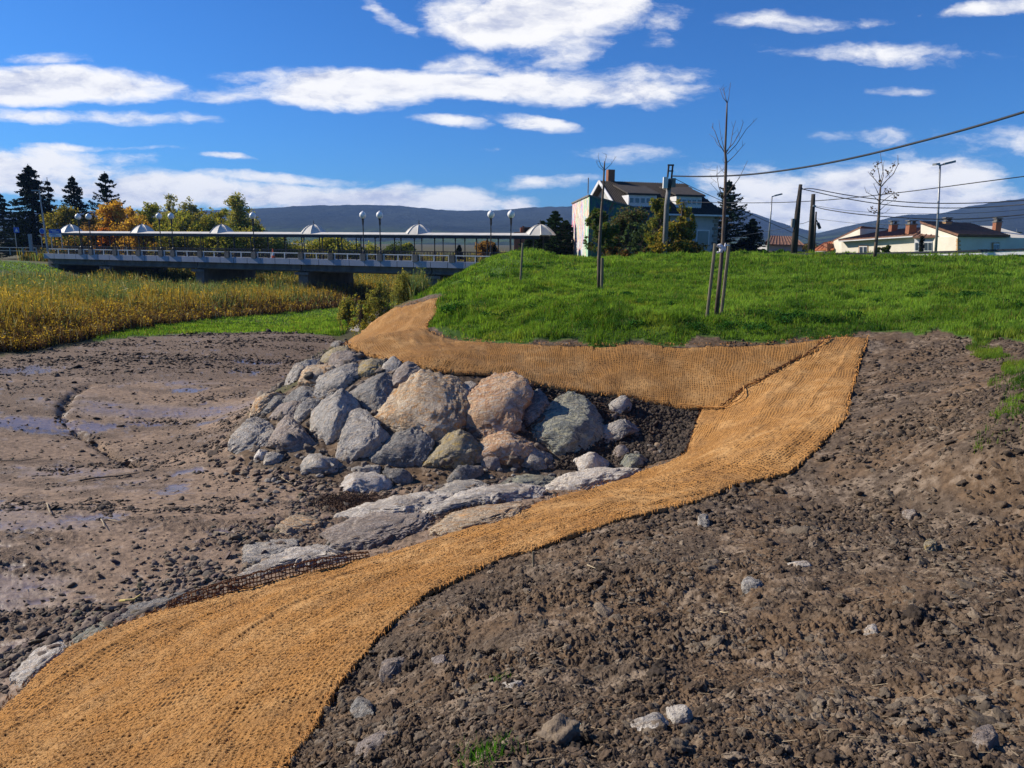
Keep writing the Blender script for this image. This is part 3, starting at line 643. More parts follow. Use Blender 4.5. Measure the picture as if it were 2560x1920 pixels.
    st = rg.normal(0, 1, 3); st /= np.linalg.norm(st)
    strat = pw_ + st * (pw_ @ st)[:, None] * 1.6                                   # bedding makes ledges along one direction
    L = L + nn * (S * (.085 * fbm3(strat, 1.1, 3, seed) + rugged * (.085 * fbm3(strat, 2.4, 6, seed + 5, .62, ridged=True) + .045 * fbm3(pw_, 7.5, 5, seed + 9, .68, ridged=True))))[:, None]
    Wd = c3 + L[:, :1] * u + L[:, 1:2] * v + L[:, 2:] * n + n * lift
    o = mk(name, Wd, Fc, RM[matk], None, loc=tuple(c3), smooth=True)
    return tag(o, label, cat, group)
def z8(L): return [(550 + x / 3.687, 820 + y / 3.687) for x, y in L]
def z9(L): return [(1100 + x / 3.16, 880 + y / 3.16) for x, y in L]
def z4(L): return [(x / 2.242, 1180 + y / 2.242) for x, y in L]
BG = 'boulders of the stacked stone revetment'
B = [
 (z8([(95,1085),(130,985),(200,930),(270,880),(360,890),(450,920),(465,985),(430,1060),(380,1130),(330,1180),(250,1190),(180,1160)]), 'grey', 'blue-grey boulder at the left foot of the revetment, standing in the mud', .6),
 (z8([(455,940),(530,870),(600,900),(680,890),(740,960),(820,1050),(880,1120),(850,1170),(740,1230),(640,1190),(570,1120),(480,1110),(440,1050)]), 'pink', 'pinkish grey boulder, second from the left in the bottom course', .55),
 (z8([(755,890),(800,800),(900,720),(1060,660),(1180,690),(1270,800),(1240,870),(1180,960),(1120,1030),(1060,1130),(960,1100),(870,1040),(800,985)]), 'grey', 'large pale grey boulder with a smooth face split by a diagonal shadow', .6),
 (z8([(1040,1150),(1090,1060),(1150,960),(1270,815),(1370,850),(1440,920),(1520,1030),(1490,1120),(1440,1210),(1330,1250),(1200,1260),(1100,1220)]), 'grey', 'pointed blue-grey boulder in the bottom course beside the dark rounded one', .6),
 (z8([(1455,1160),(1490,1060),(1580,980),(1700,980),(1850,1010),(1930,1060),(1920,1120),(1860,1200),(1800,1265),(1600,1275),(1460,1255)]), 'dark', 'dark grey rounded boulder at the middle of the bottom course', .6),
 ([(1055,1145),(1080,1108),(1120,1095),(1160,1093),(1205,1100),(1208,1115),(1190,1140),(1178,1162),(1120,1168),(1060,1164)], 'yellow', 'yellow-ochre boulder with lichen below the two biggest stones', .5),
 ([(952,1055),(960,1010),(990,970),(1020,960),(1050,945),(1085,940),(1130,948),(1150,975),(1152,1010),(1140,1050),(1120,1085),(1095,1107),(1060,1090),(1010,1080),(975,1085)], 'ochre', 'huge pitted cream and ochre boulder in the upper middle of the revetment', .45),
 (z8([(1200,560),(1290,510),(1400,440),(1540,435),(1600,490),(1595,580),(1540,680),(1500,760),(1420,820),(1300,790),(1230,690),(1195,640)]), 'dark', 'mottled dark grey boulder to the left of the huge ochre one', .5),
 (z8([(930,610),(960,510),(1050,430),(1150,360),(1230,350),(1250,420),(1235,500),(1190,600),(1100,660),(960,670)]), 'grey', 'slanting grey boulder above the large pale grey one', .5),
 (z8([(1240,480),(1260,410),(1330,330),(1400,275),(1470,285),(1520,320),(1490,390),(1400,450),(1300,510),(1250,515)]), 'yellow', 'yellowish grey boulder under the edge of the upper mat', .5),
 (z8([(1490,370),(1540,295),(1610,300),(1665,340),(1660,400),(1600,460),(1520,410)]), 'grey', 'small light grey stone against the upper mat edge, right of the yellowish one', .5),
 (z8([(1595,500),(1640,410),(1700,350),(1790,360),(1840,410),(1800,470),(1720,550),(1620,555)]), 'pink', 'reddish grey wedge stone between upper mat and huge ochre boulder', .5),
 (z8([(1035,350),(1060,290),(1140,240),(1240,240),(1310,290),(1300,340),(1240,360),(1150,370),(1080,385)]), 'pink', 'earth-topped tan stone near the upper left corner of the revetment', .5),
 (z8([(745,500),(800,420),(920,340),(1010,370),(1060,420),(1030,480),(940,570),(860,545),(760,540)]), 'ochre', 'cream boulder with a sunlit face on the left shoulder of the revetment', .45),
 (z8([(610,640),(660,570),(760,545),(880,560),(930,620),(940,670),(860,690),(740,700),(640,730)]), 'dark', 'low dark grey stone below the cream shoulder boulder', .4),
 (z8([(485,800),(560,730),(650,690),(780,700),(700,800),(680,870),(600,850),(500,850)]), 'pink', 'tan stone wedged on the left flank over the pinkish boulder', .45),
 (z8([(680,840),(720,760),(800,700),(930,675),(900,740),(820,800),(760,880),(700,890)]), 'grey', 'narrow grey stone tucked beside the large pale grey boulder', .45),
 (z8([(190,930),(240,850),(330,760),(420,680),(520,600),(620,560),(640,610),(560,660),(480,740),(400,800),(300,870)]), 'ochre', 'long cream slab forming the lower left edge of the revetment', .5),
 (z8([(400,800),(450,730),(540,650),(620,600),(640,640),(560,720),(480,790)]), 'dark', 'thin dark slab lying on the long cream edge slab', .6),
 (z8([(560,590),(640,480),(740,380),(850,300),(960,255),(980,330),(900,370),(800,430),(740,510),(650,590)]), 'grey', 'long light grey slab forming the upper left edge of the revetment', .5),
 (z8([(930,330),(980,240),(1060,195),(1150,190),(1180,230),(1080,280),(1030,350),(970,350)]), 'yellow', 'flat tan stone at the top left corner, second below the mat', .5),
 (z8([(1000,230),(1040,170),(1090,135),(1150,160),(1150,190),(1060,205)]), 'dark', 'dark grey stone at the very top of the left corner', .6),
 (z9([(120,650),(140,560),(200,430),(290,320),(440,210),(560,215),(670,270),(690,340),(630,440),(600,560),(500,640),(350,690),(220,680)]), 'orange', 'large orange and pink boulder to the right of the huge ochre one', .5),
 (z9([(620,520),(640,420),(720,320),(790,275),(850,310),(840,420),(800,480),(760,560),(690,620),(640,640)]), 'dark', 'tall dark blue-grey boulder right of the large orange one', .5),
 (z9([(690,740),(740,620),(850,470),(960,360),(1040,325),(1100,370),(1200,450),(1290,520),(1280,600),(1220,680),(1130,750),(1000,800),(800,785),(700,780)]), 'green', 'large greenish grey boulder with soil and pale lichen on its crown', .45),
 (z9([(1230,740),(1270,650),(1370,590),(1520,570),(1600,540),(1570,600),(1480,650),(1400,710),(1290,770)]), 'grey', 'grey boulder half buried in dark soil right of the greenish one', .35),
 (z9([(1330,450),(1370,400),(1450,395),(1490,430),(1470,480),(1380,495)]), 'grey', 'small grey rock showing through the soil under the upper mat', .4),
 (z9([(275,870),(310,770),(400,690),(560,645),(660,640),(690,680),(680,790),(600,860),(530,915),(400,900),(290,890)]), 'orange', 'cream and orange boulder directly below the large orange one', .5),
 (z9([(595,890),(620,830),(720,790),(860,800),(890,850),(870,900),(760,935),(640,925)]), 'grey', 'flat-topped grey boulder at the foot below the tall dark one', .5),
 (z9([(165,320),(190,250),(240,235),(280,270),(260,330),(210,375),(175,360)]), 'grey', 'small grey stone between the huge ochre and large orange boulders', .5),
]
for i, (P_, mk_, lb, tk) in enumerate(B):
    if i in (6, 22, 24): P_ = [(x_, y_ + 8) for x_, y_ in P_]
    rock(P_, mk_, lb, 100 + i * 7, thick=tk * (.80 if i in (6, 22, 24) else 1), grow=1.14 if i in (6, 22, 24) else 1.35 if i in (25, 26) else 1.20, res=5 if i not in (10, 26, 29, 21, 18) else 4, lift=.10 if i in (25, 26) else .03)
TOE = [
 (z8([(315,1190),(340,1130),(400,1125),(420,1150),(370,1220),(320,1230)]), 'white', 'small upright pale stone beside the leftmost boulder foot', .6),
 (z8([(360,1230),(400,1180),(470,1160),(560,1180),(590,1230),(520,1260),(400,1255)]), 'grey', 'low grey stone in front of the pinkish grey boulder', .6),
 (z8([(720,1290),(790,1190),(900,1135),(930,1190),(1040,1210),(1130,1260),(1060,1310),(960,1330),(880,1340),(780,1325)]), 'grey', 'rugged grey rock lying before the pointed blue-grey boulder', .55),
 (z8([(1105,1400),(1170,1375),(1300,1365),(1420,1380),(1530,1430),(1525,1480),(1420,1495),(1280,1470),(1130,1450)]), 'white', 'flat white slab lying on pebbles at the revetment foot', .35),
 (z8([(1195,1300),(1240,1275),(1380,1270),(1450,1290),(1440,1330),(1330,1345),(1220,1335)]), 'grey', 'low grey slab between the foot boulders and the flat white slab', .4),
 (z8([(1530,1340),(1570,1305),(1660,1310),(1730,1350),(1750,1400),(1690,1440),(1590,1400)]), 'dark', 'broken dark rock on the pebbles below the dark rounded boulder', .7),
 (z9([(-60,990),(20,950),(160,925),(280,905),(330,940),(310,990),(200,1015),(60,1020)]), 'dark', 'dark grey angular rock lying below the yellow-ochre boulder', .45),
 (z9([(1040,900),(1090,840),(1180,820),(1280,840),(1370,890),(1330,930),(1200,950),(1080,960)]), 'white', 'rough whitish rock crusted with soil at the right foot', .5),
 (z9([(1440,870),(1480,830),(1560,815),(1620,850),(1600,900),(1540,925),(1470,905)]), 'green', 'broken grey block in the soil by the bend of the long mat', .6),
 (z9([(1370,800),(1400,750),(1460,745),(1490,790),(1460,830),(1400,835)]), 'pink', 'brownish rock stuck in dark soil above the broken grey block', .5),
 (z9([(340,870),(390,830),(450,850),(460,910),(400,930),(350,910)]), 'pink', 'small brown stone leaning on the cream and orange boulder', .6),
]
for i, (P_, mk_, lb, tk) in enumerate(TOE):
    rock(P_, mk_, lb, 700 + i * 5, thick=tk, res=4, flat=i in (3, 4), tilt=None if i in (3, 4) else (-.1, -.75, .65), name='foot_rock', group='rocks at the foot of the revetment', cat='rock', lowpx=max(p[1] for p in P_) - 3, lift=-.02)
SL = [
 (z9([(900,1140),(950,1060),(1100,990),(1300,930),(1430,905),(1560,950),(1500,990),(1350,1040),(1200,1090),(1050,1150)]), 'white', 'big white rock slab against the inner bend of the long mat'),
 (z9([(370,1080),(500,1030),(640,1005),(800,1000),(880,1015),(840,1070),(700,1100),(500,1110)]), 'green', 'greenish grey slab to the left of the big white slab'),
 (z9([(-40,1120),(60,1050),(200,1030),(330,1045),(340,1090),(240,1130),(100,1160)]), 'grey', 'bluish grey slab below the dark angular rock'),
 (z9([(-20,1240),(120,1180),(330,1130),(560,1090),(720,1110),(690,1160),(480,1190),(260,1230),(80,1270)]), 'white', 'long grey-white slab in the middle of the paved strip'),
 (z9([(40,1400),(120,1320),(300,1270),(480,1240),(640,1260),(560,1330),(330,1400),(160,1430)]), 'ochre', 'tan and white slab along the long mat, right of the curled netting'),
 (z4([(1340,500),(1420,430),(1560,400),(1700,395),(1690,430),(1560,480),(1450,510)]), 'grey', 'grey slab lying in gravel above the curled netting'),
 (z4([(1400,560),(1500,500),(1650,460),(1850,440),(2020,430),(2020,500),(1850,490),(1650,530),(1500,580)]), 'white', 'long white slab strip beside the curled netting'),
 (z4([(1560,330),(1640,270),(1800,240),(1830,280),(1740,320),(1640,350)]), 'ochre', 'buff slab scrap at the left end of the paved strip'),
 ([(840,1340),(900,1310),(1000,1290),(1060,1295),(1040,1330),(930,1360),(860,1365)], 'pink', 'pink-white slab half under brown debris in the paved strip'),
 ([(880,1290),(960,1262),(1080,1245),(1120,1255),(1060,1280),(950,1300)], 'white', 'thin white slab between debris and the bluish grey slab'),
 (z4([(0,1330),(60,1180),(200,1010),(330,930),(430,930),(400,1010),(330,1070),(200,1160),(100,1250)]), 'white', 'jagged white slab along the lower left edge of the long mat'),
 (z4([(400,1000),(500,900),(620,830),(690,820),(650,880),(520,970),(430,1020)]), 'green', 'grey-green slab, middle of the three along the left mat edge'),
 (z4([(690,830),(760,760),(860,740),(1000,690),(1050,705),(950,750),(850,790),(740,830)]), 'dark', 'dark blue-grey slab by the yellow stick at the left mat edge'),
]
for i, (P_, mk_, lb) in enumerate(SL):
    rock(P_, mk_, lb, 900 + i * 3, thick=.15, res=5, flat=True, grow=.95 if i == 10 else 1.28, rugged=1.5, name='rock_slab', group='rock slabs paving the strip between mat and mud', cat='rock slab', lift=-.01, chop=3)
# edge slabs along the far crest beside the upper mat
for i, P_ in enumerate(([(868,850),(885,830),(905,812),(935,800),(945,803),(920,830),(890,850)], [(905,815),(925,795),(955,775),(972,768),(975,780),(948,802),(925,815)])):
    rock(P_, 'white' if i == 0 else 'grey', ['pale slab under the left edge of the upper mat, nearer one', 'grey slab under the left edge of the upper mat, farther one'][i], 990 + i, thick=.4, res=4, name='edge_slab', group='slabs under the left edge of the upper mat', cat='rock slab')

# ------------------------------------------------------------------ scattered lumps: clods, gravel, cobbles
def lumps(name, pos, size, mat_, cols, flatten=.6, res=1, seed=0, parent=None, var=8, sink=.25, rough=.22, loc=(0, 0, 0), octs=2):
    rg = np.random.default_rng(seed); V0, F0 = ICO[res]; n = len(pos)
    T = [V0 * (1 + rough * fbm3(V0 + 9 * k, 1.6, octs, seed + k, .65)[:, None] * 2.0) for k in range(var)]
    T = np.array(T); kk = rg.integers(0, var, n); a = rg.uniform(0, 6.28, n); tl = rg.normal(0, .35, (n, 2))
    V = T[kk] * (np.c_[np.ones(n), rg.uniform(.6, 1, n), rg.uniform(flatten * .7, flatten * 1.2, n)] * size[:, None])[:, None, :]
    ca, sa = np.cos(a)[:, None], np.sin(a)[:, None]; x = V[..., 0] * ca - V[..., 1] * sa; y = V[..., 0] * sa + V[..., 1] * ca
    z = V[..., 2] + x * tl[:, :1] + y * tl[:, 1:]
    W = np.stack([x, y, z], -1) + pos[:, None]; W[..., 2] += (size * flatten * (.5 - sink))[:, None]
    Fa = (F0[None] + (np.arange(n) * len(V0))[:, None, None]).reshape(-1, 3)
    C = np.repeat(cols, len(V0), 0)
    return mk(name, W.reshape(-1, 3), Fa, mat_, parent, loc=loc, cols=C, smooth=True)
def stonemat(name, bump=.5, rough=.85):
    m_, g_ = mat(name); a = g_.n('ShaderNodeAttribute', {'attribute_name': 'Col'}).outputs[0]; P = g_.n('ShaderNodeTexCoord').outputs['Object']
    n1 = g_.noise(P, 60, 4, .6); c = g_.mix(g_.math('MULTIPLY', g_.step(n1, .35, .65), .5), g_.mix(1.0, a, (.6, .58, .55, 1), 'MULTIPLY'), a)
    b = g_.n('ShaderNodeBsdfPrincipled', Base_Color=a if not bump else c, Roughness=rough); bp = g_.n('ShaderNodeBump', Strength=bump, Distance=.01, Height=n1); g_.set(b, 'Normal', bp); fin(g_, b); return m_
MST = stonemat('pebble_stone'); MCLOD = stonemat('soil_clod_earth', .9, .95)
def gridz(x, y):
    """height of the finished ground (with its relief) by lookup in the polar grid"""
    r_ = np.hypot(x, y); t_ = np.arctan2(x, y); fi = np.interp(r_, rr, np.arange(len(rr))); fj = (t_ - th[0]) / (th[1] - th[0]); fj = np.clip(fj, 0, NT - 1.001)
    i = np.clip(fi.astype(int), 0, len(rr) - 2); j = fj.astype(int); a = fi - i; b = fj - j; Zg = Zf.reshape(RR.shape)
    return (Zg[i, j] * (1 - a) + Zg[i + 1, j] * a) * (1 - b) + (Zg[i, j + 1] * (1 - a) + Zg[i + 1, j + 1] * a) * b
ZONE = zone.reshape(RR.shape)
def zone_at(x, y):
    i = np.clip(np.interp(np.hypot(x, y), rr, np.arange(len(rr))).astype(int), 0, len(rr) - 1); j = np.clip(((np.arctan2(x, y) - th[0]) / (th[1] - th[0])).astype(int), 0, NT - 1); return ZONE[i, j]
def onmat(x, y, pad=.0): return inpoly(x, y, PA) | inpoly(x, y, PB)
def polar_pts(n, r0, r1, a0, a1, seed, power=1.0):
    """points spread evenly in the view of someone standing here: density falls with distance"""
    rg = np.random.default_rng(seed); a = rg.uniform(R(a0), R(a1), n); u = rg.random(n)
    r_ = 1 / (1 / r0 + u * (1 / r1 - 1 / r0)) if power == 1 else np.exp(np.log(r0) + u * (np.log(r1) - np.log(r0)))
    return r_ * np.sin(a), r_ * np.cos(a)
rg = np.random.default_rng(21)
# soil clods
x, y = polar_pts(95000, 2.0, 19, -30, 46, 31, 2); z_ = zone_at(x, y); pt = sstep(fbm2(x, y, .9, 3, 90), -.25, .45); k = (z_ == 1) & ~onmat(x, y) & (rg.random(len(x)) < .10 + .62 * pt); x, y = x[k], y[k]
s_ = np.exp(rg.normal(math.log(.0070), .62, len(x))) * (.75 + np.hypot(x, y) * .06)
cl = np.array([(.072, .048, .030)]) * rg.uniform(.5, 1.9, (len(x), 1)); pale = rg.random(len(x)) < .10; cl[pale] = np.array([.20, .155, .11]) * rg.uniform(.7, 1.25, (pale.sum(), 1))
bigk = s_ > .020
tag(lumps('soil_clods', np.c_[x, y, gridz(x, y)][~bigk], s_[~bigk], MCLOD, cl[~bigk], .7, 1, 3, rough=.6, sink=.45), 'crumbly dark clods of earth over the bare bank', 'soil clods', kind='stuff')
tag(lumps('soil_lumps', np.c_[x, y, gridz(x, y)][bigk], s_[bigk], MCLOD, cl[bigk], .6, 3, 4, rough=.5, sink=.5, octs=4), 'bigger broken lumps of earth over the bare bank', 'soil clods', kind='stuff')
x, y = polar_pts(60000, 7.5, 19, 0, 46, 35, 2); z_ = zone_at(x, y); r_ = np.hypot(x, y); k = (z_ == 1) & ~onmat(x, y) & (x > -1) & ~inpoly(x, y, np.array([(-9, 13), (5, 12), (5, 18), (-9, 22)])) & (rg.random(len(x)) < .05 + .5 * sstep(fbm2(x, y, 1.0, 4, 97, .6), -.15, .35)); x, y, r_ = x[k], y[k], r_[k]
s_ = np.minimum(np.exp(rg.normal(math.log(.020), .5, len(x))), .05); cl = np.array([(.095, .066, .043)]) * rg.uniform(.45, 1.8, (len(x), 1))
tag(lumps('slope_clods', np.c_[x, y, gridz(x, y)], s_, MCLOD, cl, .6, 1, 18, rough=.6, sink=.35), 'brown clods of earth on the far part of the bare slope', 'soil clods', kind='stuff')
# pale dried flakes of earth
x, y = polar_pts(26000, 2.0, 13, -30, 46, 33, 2); z_ = zone_at(x, y); k = (z_ == 1) & ~onmat(x, y) & (rg.random(len(x)) < .06 + .8 * sstep(fbm2(x, y, 1.6, 4, 95, .6), .08, .4)); x, y = x[k], y[k]
s_ = np.exp(rg.normal(math.log(.013), .5, len(x))) * (.8 + np.hypot(x, y) * .05); cl = np.array([(.21, .165, .118)]) * rg.uniform(.5, 1.35, (len(x), 1))
tag(lumps('soil_flakes', np.c_[x, y, gridz(x, y)], s_, MCLOD, cl, .32, 2, 8, rough=.5, sink=.2, octs=3), 'pale dried flakes of earth on the bare bank', 'soil clods', kind='stuff')
# clods and rubbish on the mud, in drifts lying across the view
x, y = polar_pts(230000, 6.5, 42, -42, 6, 34, 2); z_ = zone_at(x, y); r_ = np.hypot(x, y); m1 = fbm2(x * .35, y * 1.1, .9, 5, 160, .62)
p_ = .03 + .55 * sstep(m1, .12, .42) + .55 * sstep(r_, 24, 31) * sstep(m1, -.4, .15) + .5 * np.exp(-(distline(x, y, TRACK) / .14) ** 2); k = (z_ == 0) & ~onmat(x, y) & (rg.random(len(x)) < p_ * .62); x, y, r_ = x[k], y[k], r_[k]
s_ = np.exp(rg.normal(math.log(.017), .5, len(x))) * (.7 + r_ * .035); cl = np.array([(.092, .066, .048)]) * rg.uniform(.4, 1.7, (len(x), 1)); pl = rg.random(len(x)) < .12; cl[pl] = np.array([.22, .16, .11]) * rg.uniform(.7, 1.2, (pl.sum(), 1))
tag(lumps('mud_clods', np.c_[x, y, gridz(x, y)], s_, MCLOD, cl, .38, 1, 9, rough=.6, sink=.3), 'dark clods and scraps drifted over the mudflat', 'mud clods', kind='stuff')
# gravel on the mud: patches, thick near the revetment foot
x, y = polar_pts(90000, 5.5, 34, -40, 8, 32, 2); z_ = zone_at(x, y); gv = sstep(fbm2(x * .6, y * 1.5, .9, 5, 150, .6) + .6 * sstep(np.hypot(x, y), 22, 30) + .1, -.05, .4)
FOOT = castpoly([(560, 1100), (620, 1165), (750, 1215), (900, 1230), (1100, 1215), (1300, 1200), (1450, 1180)], 10, closed=False); dft = distline(x, y, FOOT)
BAND = castpoly([(100, 1620), (300, 1540), (500, 1440), (700, 1330), (850, 1260), (1000, 1240), (1200, 1225)], 10, closed=False); dbd = distline(x, y, BAND)
cm = sstep(fbm2(x, y, 1.4, 3, 171), -.15, .3); pr = .012 + .13 * gv * cm + .6 * np.exp(-(dft / .6) ** 2) * (.35 + .65 * cm) + .42 * np.exp(-(dbd / .8) ** 2) * (.2 + .8 * cm); k = (z_ == 0) & ~onmat(x, y) & (rg.random(len(x)) < pr)
x, y, dft = x[k], y[k], np.minimum(dft, dbd)[k]; s_ = np.exp(rg.normal(math.log(.024), .42, len(x))) * (1 + .6 * np.exp(-(dft / .8) ** 2))
cl = np.array([(.165, .122, .088)]) * rg.uniform(.45, 1.6, (len(x), 1)) + rg.uniform(-.012, .012, (len(x), 3)); pl = rg.random(len(x)) < .18; cl[pl] = np.array([.27, .20, .14]) * rg.uniform(.7, 1.3, (pl.sum(), 1))
tag(lumps('gravel', np.c_[x, y, gridz(x, y)], s_, MST, np.clip(cl, .02, 1), .5, 2, 5, rough=.22, sink=.42), 'river gravel strewn over the mudflat', 'gravel', kind='stuff')
FACE = castpoly([(575, 1105), (620, 1040), (700, 955), (790, 885), (865, 850), (940, 895), (1060, 925), (1250, 950), (1400, 975), (1560, 1010), (1600, 1080), (1500, 1165), (1300, 1180), (1000, 1180), (800, 1185), (640, 1160)], 10)
lo, hi = FACE[:, :2].min(0), FACE[:, :2].max(0); q = rg.uniform(lo, hi, (9000, 2)); q = q[inpoly(q[:, 0], q[:, 1], FACE)]; s_ = np.exp(rg.normal(math.log(.05), .5, len(q))); cl = np.array([(.15, .12, .095)]) * rg.uniform(.4, 1.7, (len(q), 1))
k = (q[:, 0] < 1.0) | (rg.random(len(q)) < .55); q, s_, cl = q[k], s_[k], cl[k]
F2 = castpoly([(1300, 962), (1440, 985), (1600, 1004), (1750, 1032), (1735, 1080), (1712, 1130), (1600, 1170), (1480, 1180), (1380, 1170), (1440, 1100), (1400, 1040)], 10)
lo, hi = F2[:, :2].min(0), F2[:, :2].max(0); q2 = rg.uniform(lo, hi, (14000, 2)); q2 = q2[inpoly(q2[:, 0], q2[:, 1], F2) & ~onmat(q2[:, 0], q2[:, 1])]; tag(lumps('dark_earth', np.c_[q2, gridz(q2[:, 0], q2[:, 1]) - .01], np.minimum(np.exp(rg.normal(math.log(.028), .5, len(q2))), .06), MCLOD, np.array([(.060, .043, .031)]) * rg.uniform(.4, 1.8, (len(q2), 1)), .7, 1, 16, rough=.6, sink=.3), 'dark crumbly earth between the greenish boulder and the mat bend', 'soil clods', kind='stuff')
tag(lumps('rubble', np.c_[q, gridz(q[:, 0], q[:, 1]) - .03], s_, MST, np.clip(cl, .02, 1), .7, 2, 6, rough=.45, sink=.3, octs=3), 'small broken stones and earth packed between the boulders', 'rubble', kind='stuff')
# cobbles that can be picked out one by one
NEARB = [(600, 'leftmost grey boulder'), (720, 'pinkish grey boulder'), (810, 'rugged grey foot rock'), (880, 'pointed blue-grey boulder'), (1005, 'dark rounded boulder'), (1110, 'yellow-ochre boulder'), (1230, 'cream and orange boulder'), (1340, 'flat-topped grey boulder'), (1440, 'rough whitish rock')]
NEARC = [(380, 'near the yellow stick'), (480, 'off the left end of the curled netting'), (580, 'off the lower part of the curled netting'), (700, 'off the middle of the curled netting'), (820, 'off the right end of the curled netting'), (930, 'beyond the curled netting by the brown debris')]
def cobbles(n, region, where, seed, smin, smax, grp):
    rg = np.random.default_rng(seed); out = 0; tries = 0; tones = [((.28, .20, .13), 'tan'), ((.17, .16, .15), 'grey'), ((.32, .29, .25), 'pale'), ((.16, .11, .08), 'brown')]
    while out < n and tries < n * 60:
        tries += 1; px, py = region(rg); p = cast(np.array([px]), np.array([py]))[0]
        if onmat(p[:1], p[1:2])[0]: continue
        f = rg.random(); s = smin + (smax - smin) * f; (c, tn) = tones[rg.integers(0, 4)]; zz = gridz(p[:1], p[1:2])[0]; el, fl = rg.uniform(.55, .95), rg.uniform(.35, .7)
        sz = 'small' if f < .33 else 'middling' if f < .67 else 'large'; sh = 'long' if el < .68 else 'flat' if fl < .5 else 'plump'; lb = '%s %s %s cobble %s' % (sz, sh, tn, where(px, py))
        if lb in NAMES: continue
        NAMES[lb] = 1
        V0, F0 = ICO[3]; V = V0 * (1 + .30 * fbm3(V0 + out * 3.1, 1.2, 3, seed)[:, None]) * np.array([s, s * el, s * fl])
        a = rg.uniform(0, 6.28); ca, sa = math.cos(a), math.sin(a); V = np.c_[V[:, 0] * ca - V[:, 1] * sa, V[:, 0] * sa + V[:, 1] * ca, V[:, 2]]
        loc = (p[0], p[1], zz + s * .12); o = mk('cobble', V + np.array(loc), F0, MST, None, loc=loc, cols=np.tile(np.array(c) * rg.uniform(.8, 1.2), (len(V), 1)))
        tag(o, lb, 'cobble', grp); out += 1
nb = lambda px, py: ('in pebbles closest below the ' if py < 1195 else 'in pebbles farther out from the ') + min(NEARB, key=lambda q: abs(q[0] - px))[1]
nc = lambda px, py: 'on mud ' + min(NEARC, key=lambda q: abs(q[0] - px))[1]
nd = lambda px, py: ('on mud well left of the ' if px < 650 else 'on mud in front of the ') + ('leftmost grey boulder' if py < 1180 else 'rugged grey foot rock')
cobbles(70, lambda r_: (r_.uniform(640, 1420), 1195 + r_.normal(0, 16)), nb, 41, .04, .085, 'cobbles at the revetment foot')
cobbles(50, lambda r_: (lambda t: (320 + 600 * t + r_.normal(0, 40), 1510 - 190 * t + r_.normal(0, 22)))(r_.random()), nc, 42, .02, .05, 'cobbles near the curled netting')
cobbles(40, lambda r_: (r_.uniform(560, 760), r_.uniform(1110, 1260)), nd, 43, .035, .08, 'cobbles off the left foot boulders')
cobbles(10, lambda r_: (r_.uniform(1590, 1650), r_.uniform(1105, 1140)), lambda a, b: 'in dark soil beside the mat bend', 44, .05, .09, 'cobbles in the soil by the mat bend')
# single stones that stand out on the bare soil
SS = [([(1262,1728),(1275,1700),(1300,1705),(1302,1722),(1282,1736)], 'white', 'squarish pale stone beside the grass sprouts in the soil', .35),
      ([(888,1790),(892,1765),(910,1762),(930,1775),(925,1795),(902,1798)], 'dark', 'dark rounded stone near the lower edge of the long mat', .7),
      ([(1585,1820),(1620,1800),(1665,1815),(1650,1832),(1610,1830)], 'white', 'flat pale stone in the foreground soil, left of its blocky neighbour', .4),
      ([(1675,1790),(1700,1775),(1725,1790),(1718,1812),(1690,1815)], 'white', 'blocky pale stone in the foreground soil', .5),
      ([(1862,1475),(1875,1462),(1895,1460),(1905,1478),(1885,1486)], 'grey', 'grey round rock in the middle of the bare soil', .6),
      ([(1975,1415),(1990,1408),(2020,1412),(2022,1420),(1995,1422)], 'white', 'thin bright flat stone lying in the middle of the bare soil', .3),
      ([(2260,1290),(2268,1280),(2285,1280),(2290,1292),(2275,1297)], 'pink', 'buff stone casting a shadow at the right of the bare soil', .6),
      ([(1748,1322),(1755,1308),(1768,1308),(1770,1322),(1758,1328)], 'grey', 'grey upright pebble below the outer edge of the long mat', .7),
      ([(2165,1595),(2172,1580),(2190,1582),(2192,1598),(2178,1603)], 'white', 'small white stone in the foreground soil', .5),
      ([(2315,1375),(2325,1368),(2340,1372),(2338,1384),(2322,1386)], 'yellow', 'yellowish stone beside a hole in the bare soil', .6),
      ([(1085,1660),(1095,1648),(1112,1650),(1110,1664),(1095,1668)], 'pink', 'tan pebble in the soil near the mat', .6),
      ([(915,1860),(960,1850),(975,1885),(940,1915),(905,1910)], 'pink', 'flat buff rock in the foreground soil close to the mat', .3),
      ([(960,1700),(975,1660),(990,1640),(1010,1650),(1000,1690),(975,1715)], 'pink', 'tilted buff slab of dried mud by the mat edge', .3),
      ([(2440,1860),(2455,1840),(2480,1838),(2490,1860),(2470,1875)], 'pink', 'rough buff stone in the lower right corner', .6)]
for i, (P_, mk_, lb, tk) in enumerate(SS):
    rock(P_, mk_, lb, 1300 + i, thick=tk, res=4, flat=True, name='stone', group='single stones on the bare soil', cat='stone', lift=.01, chop=6)

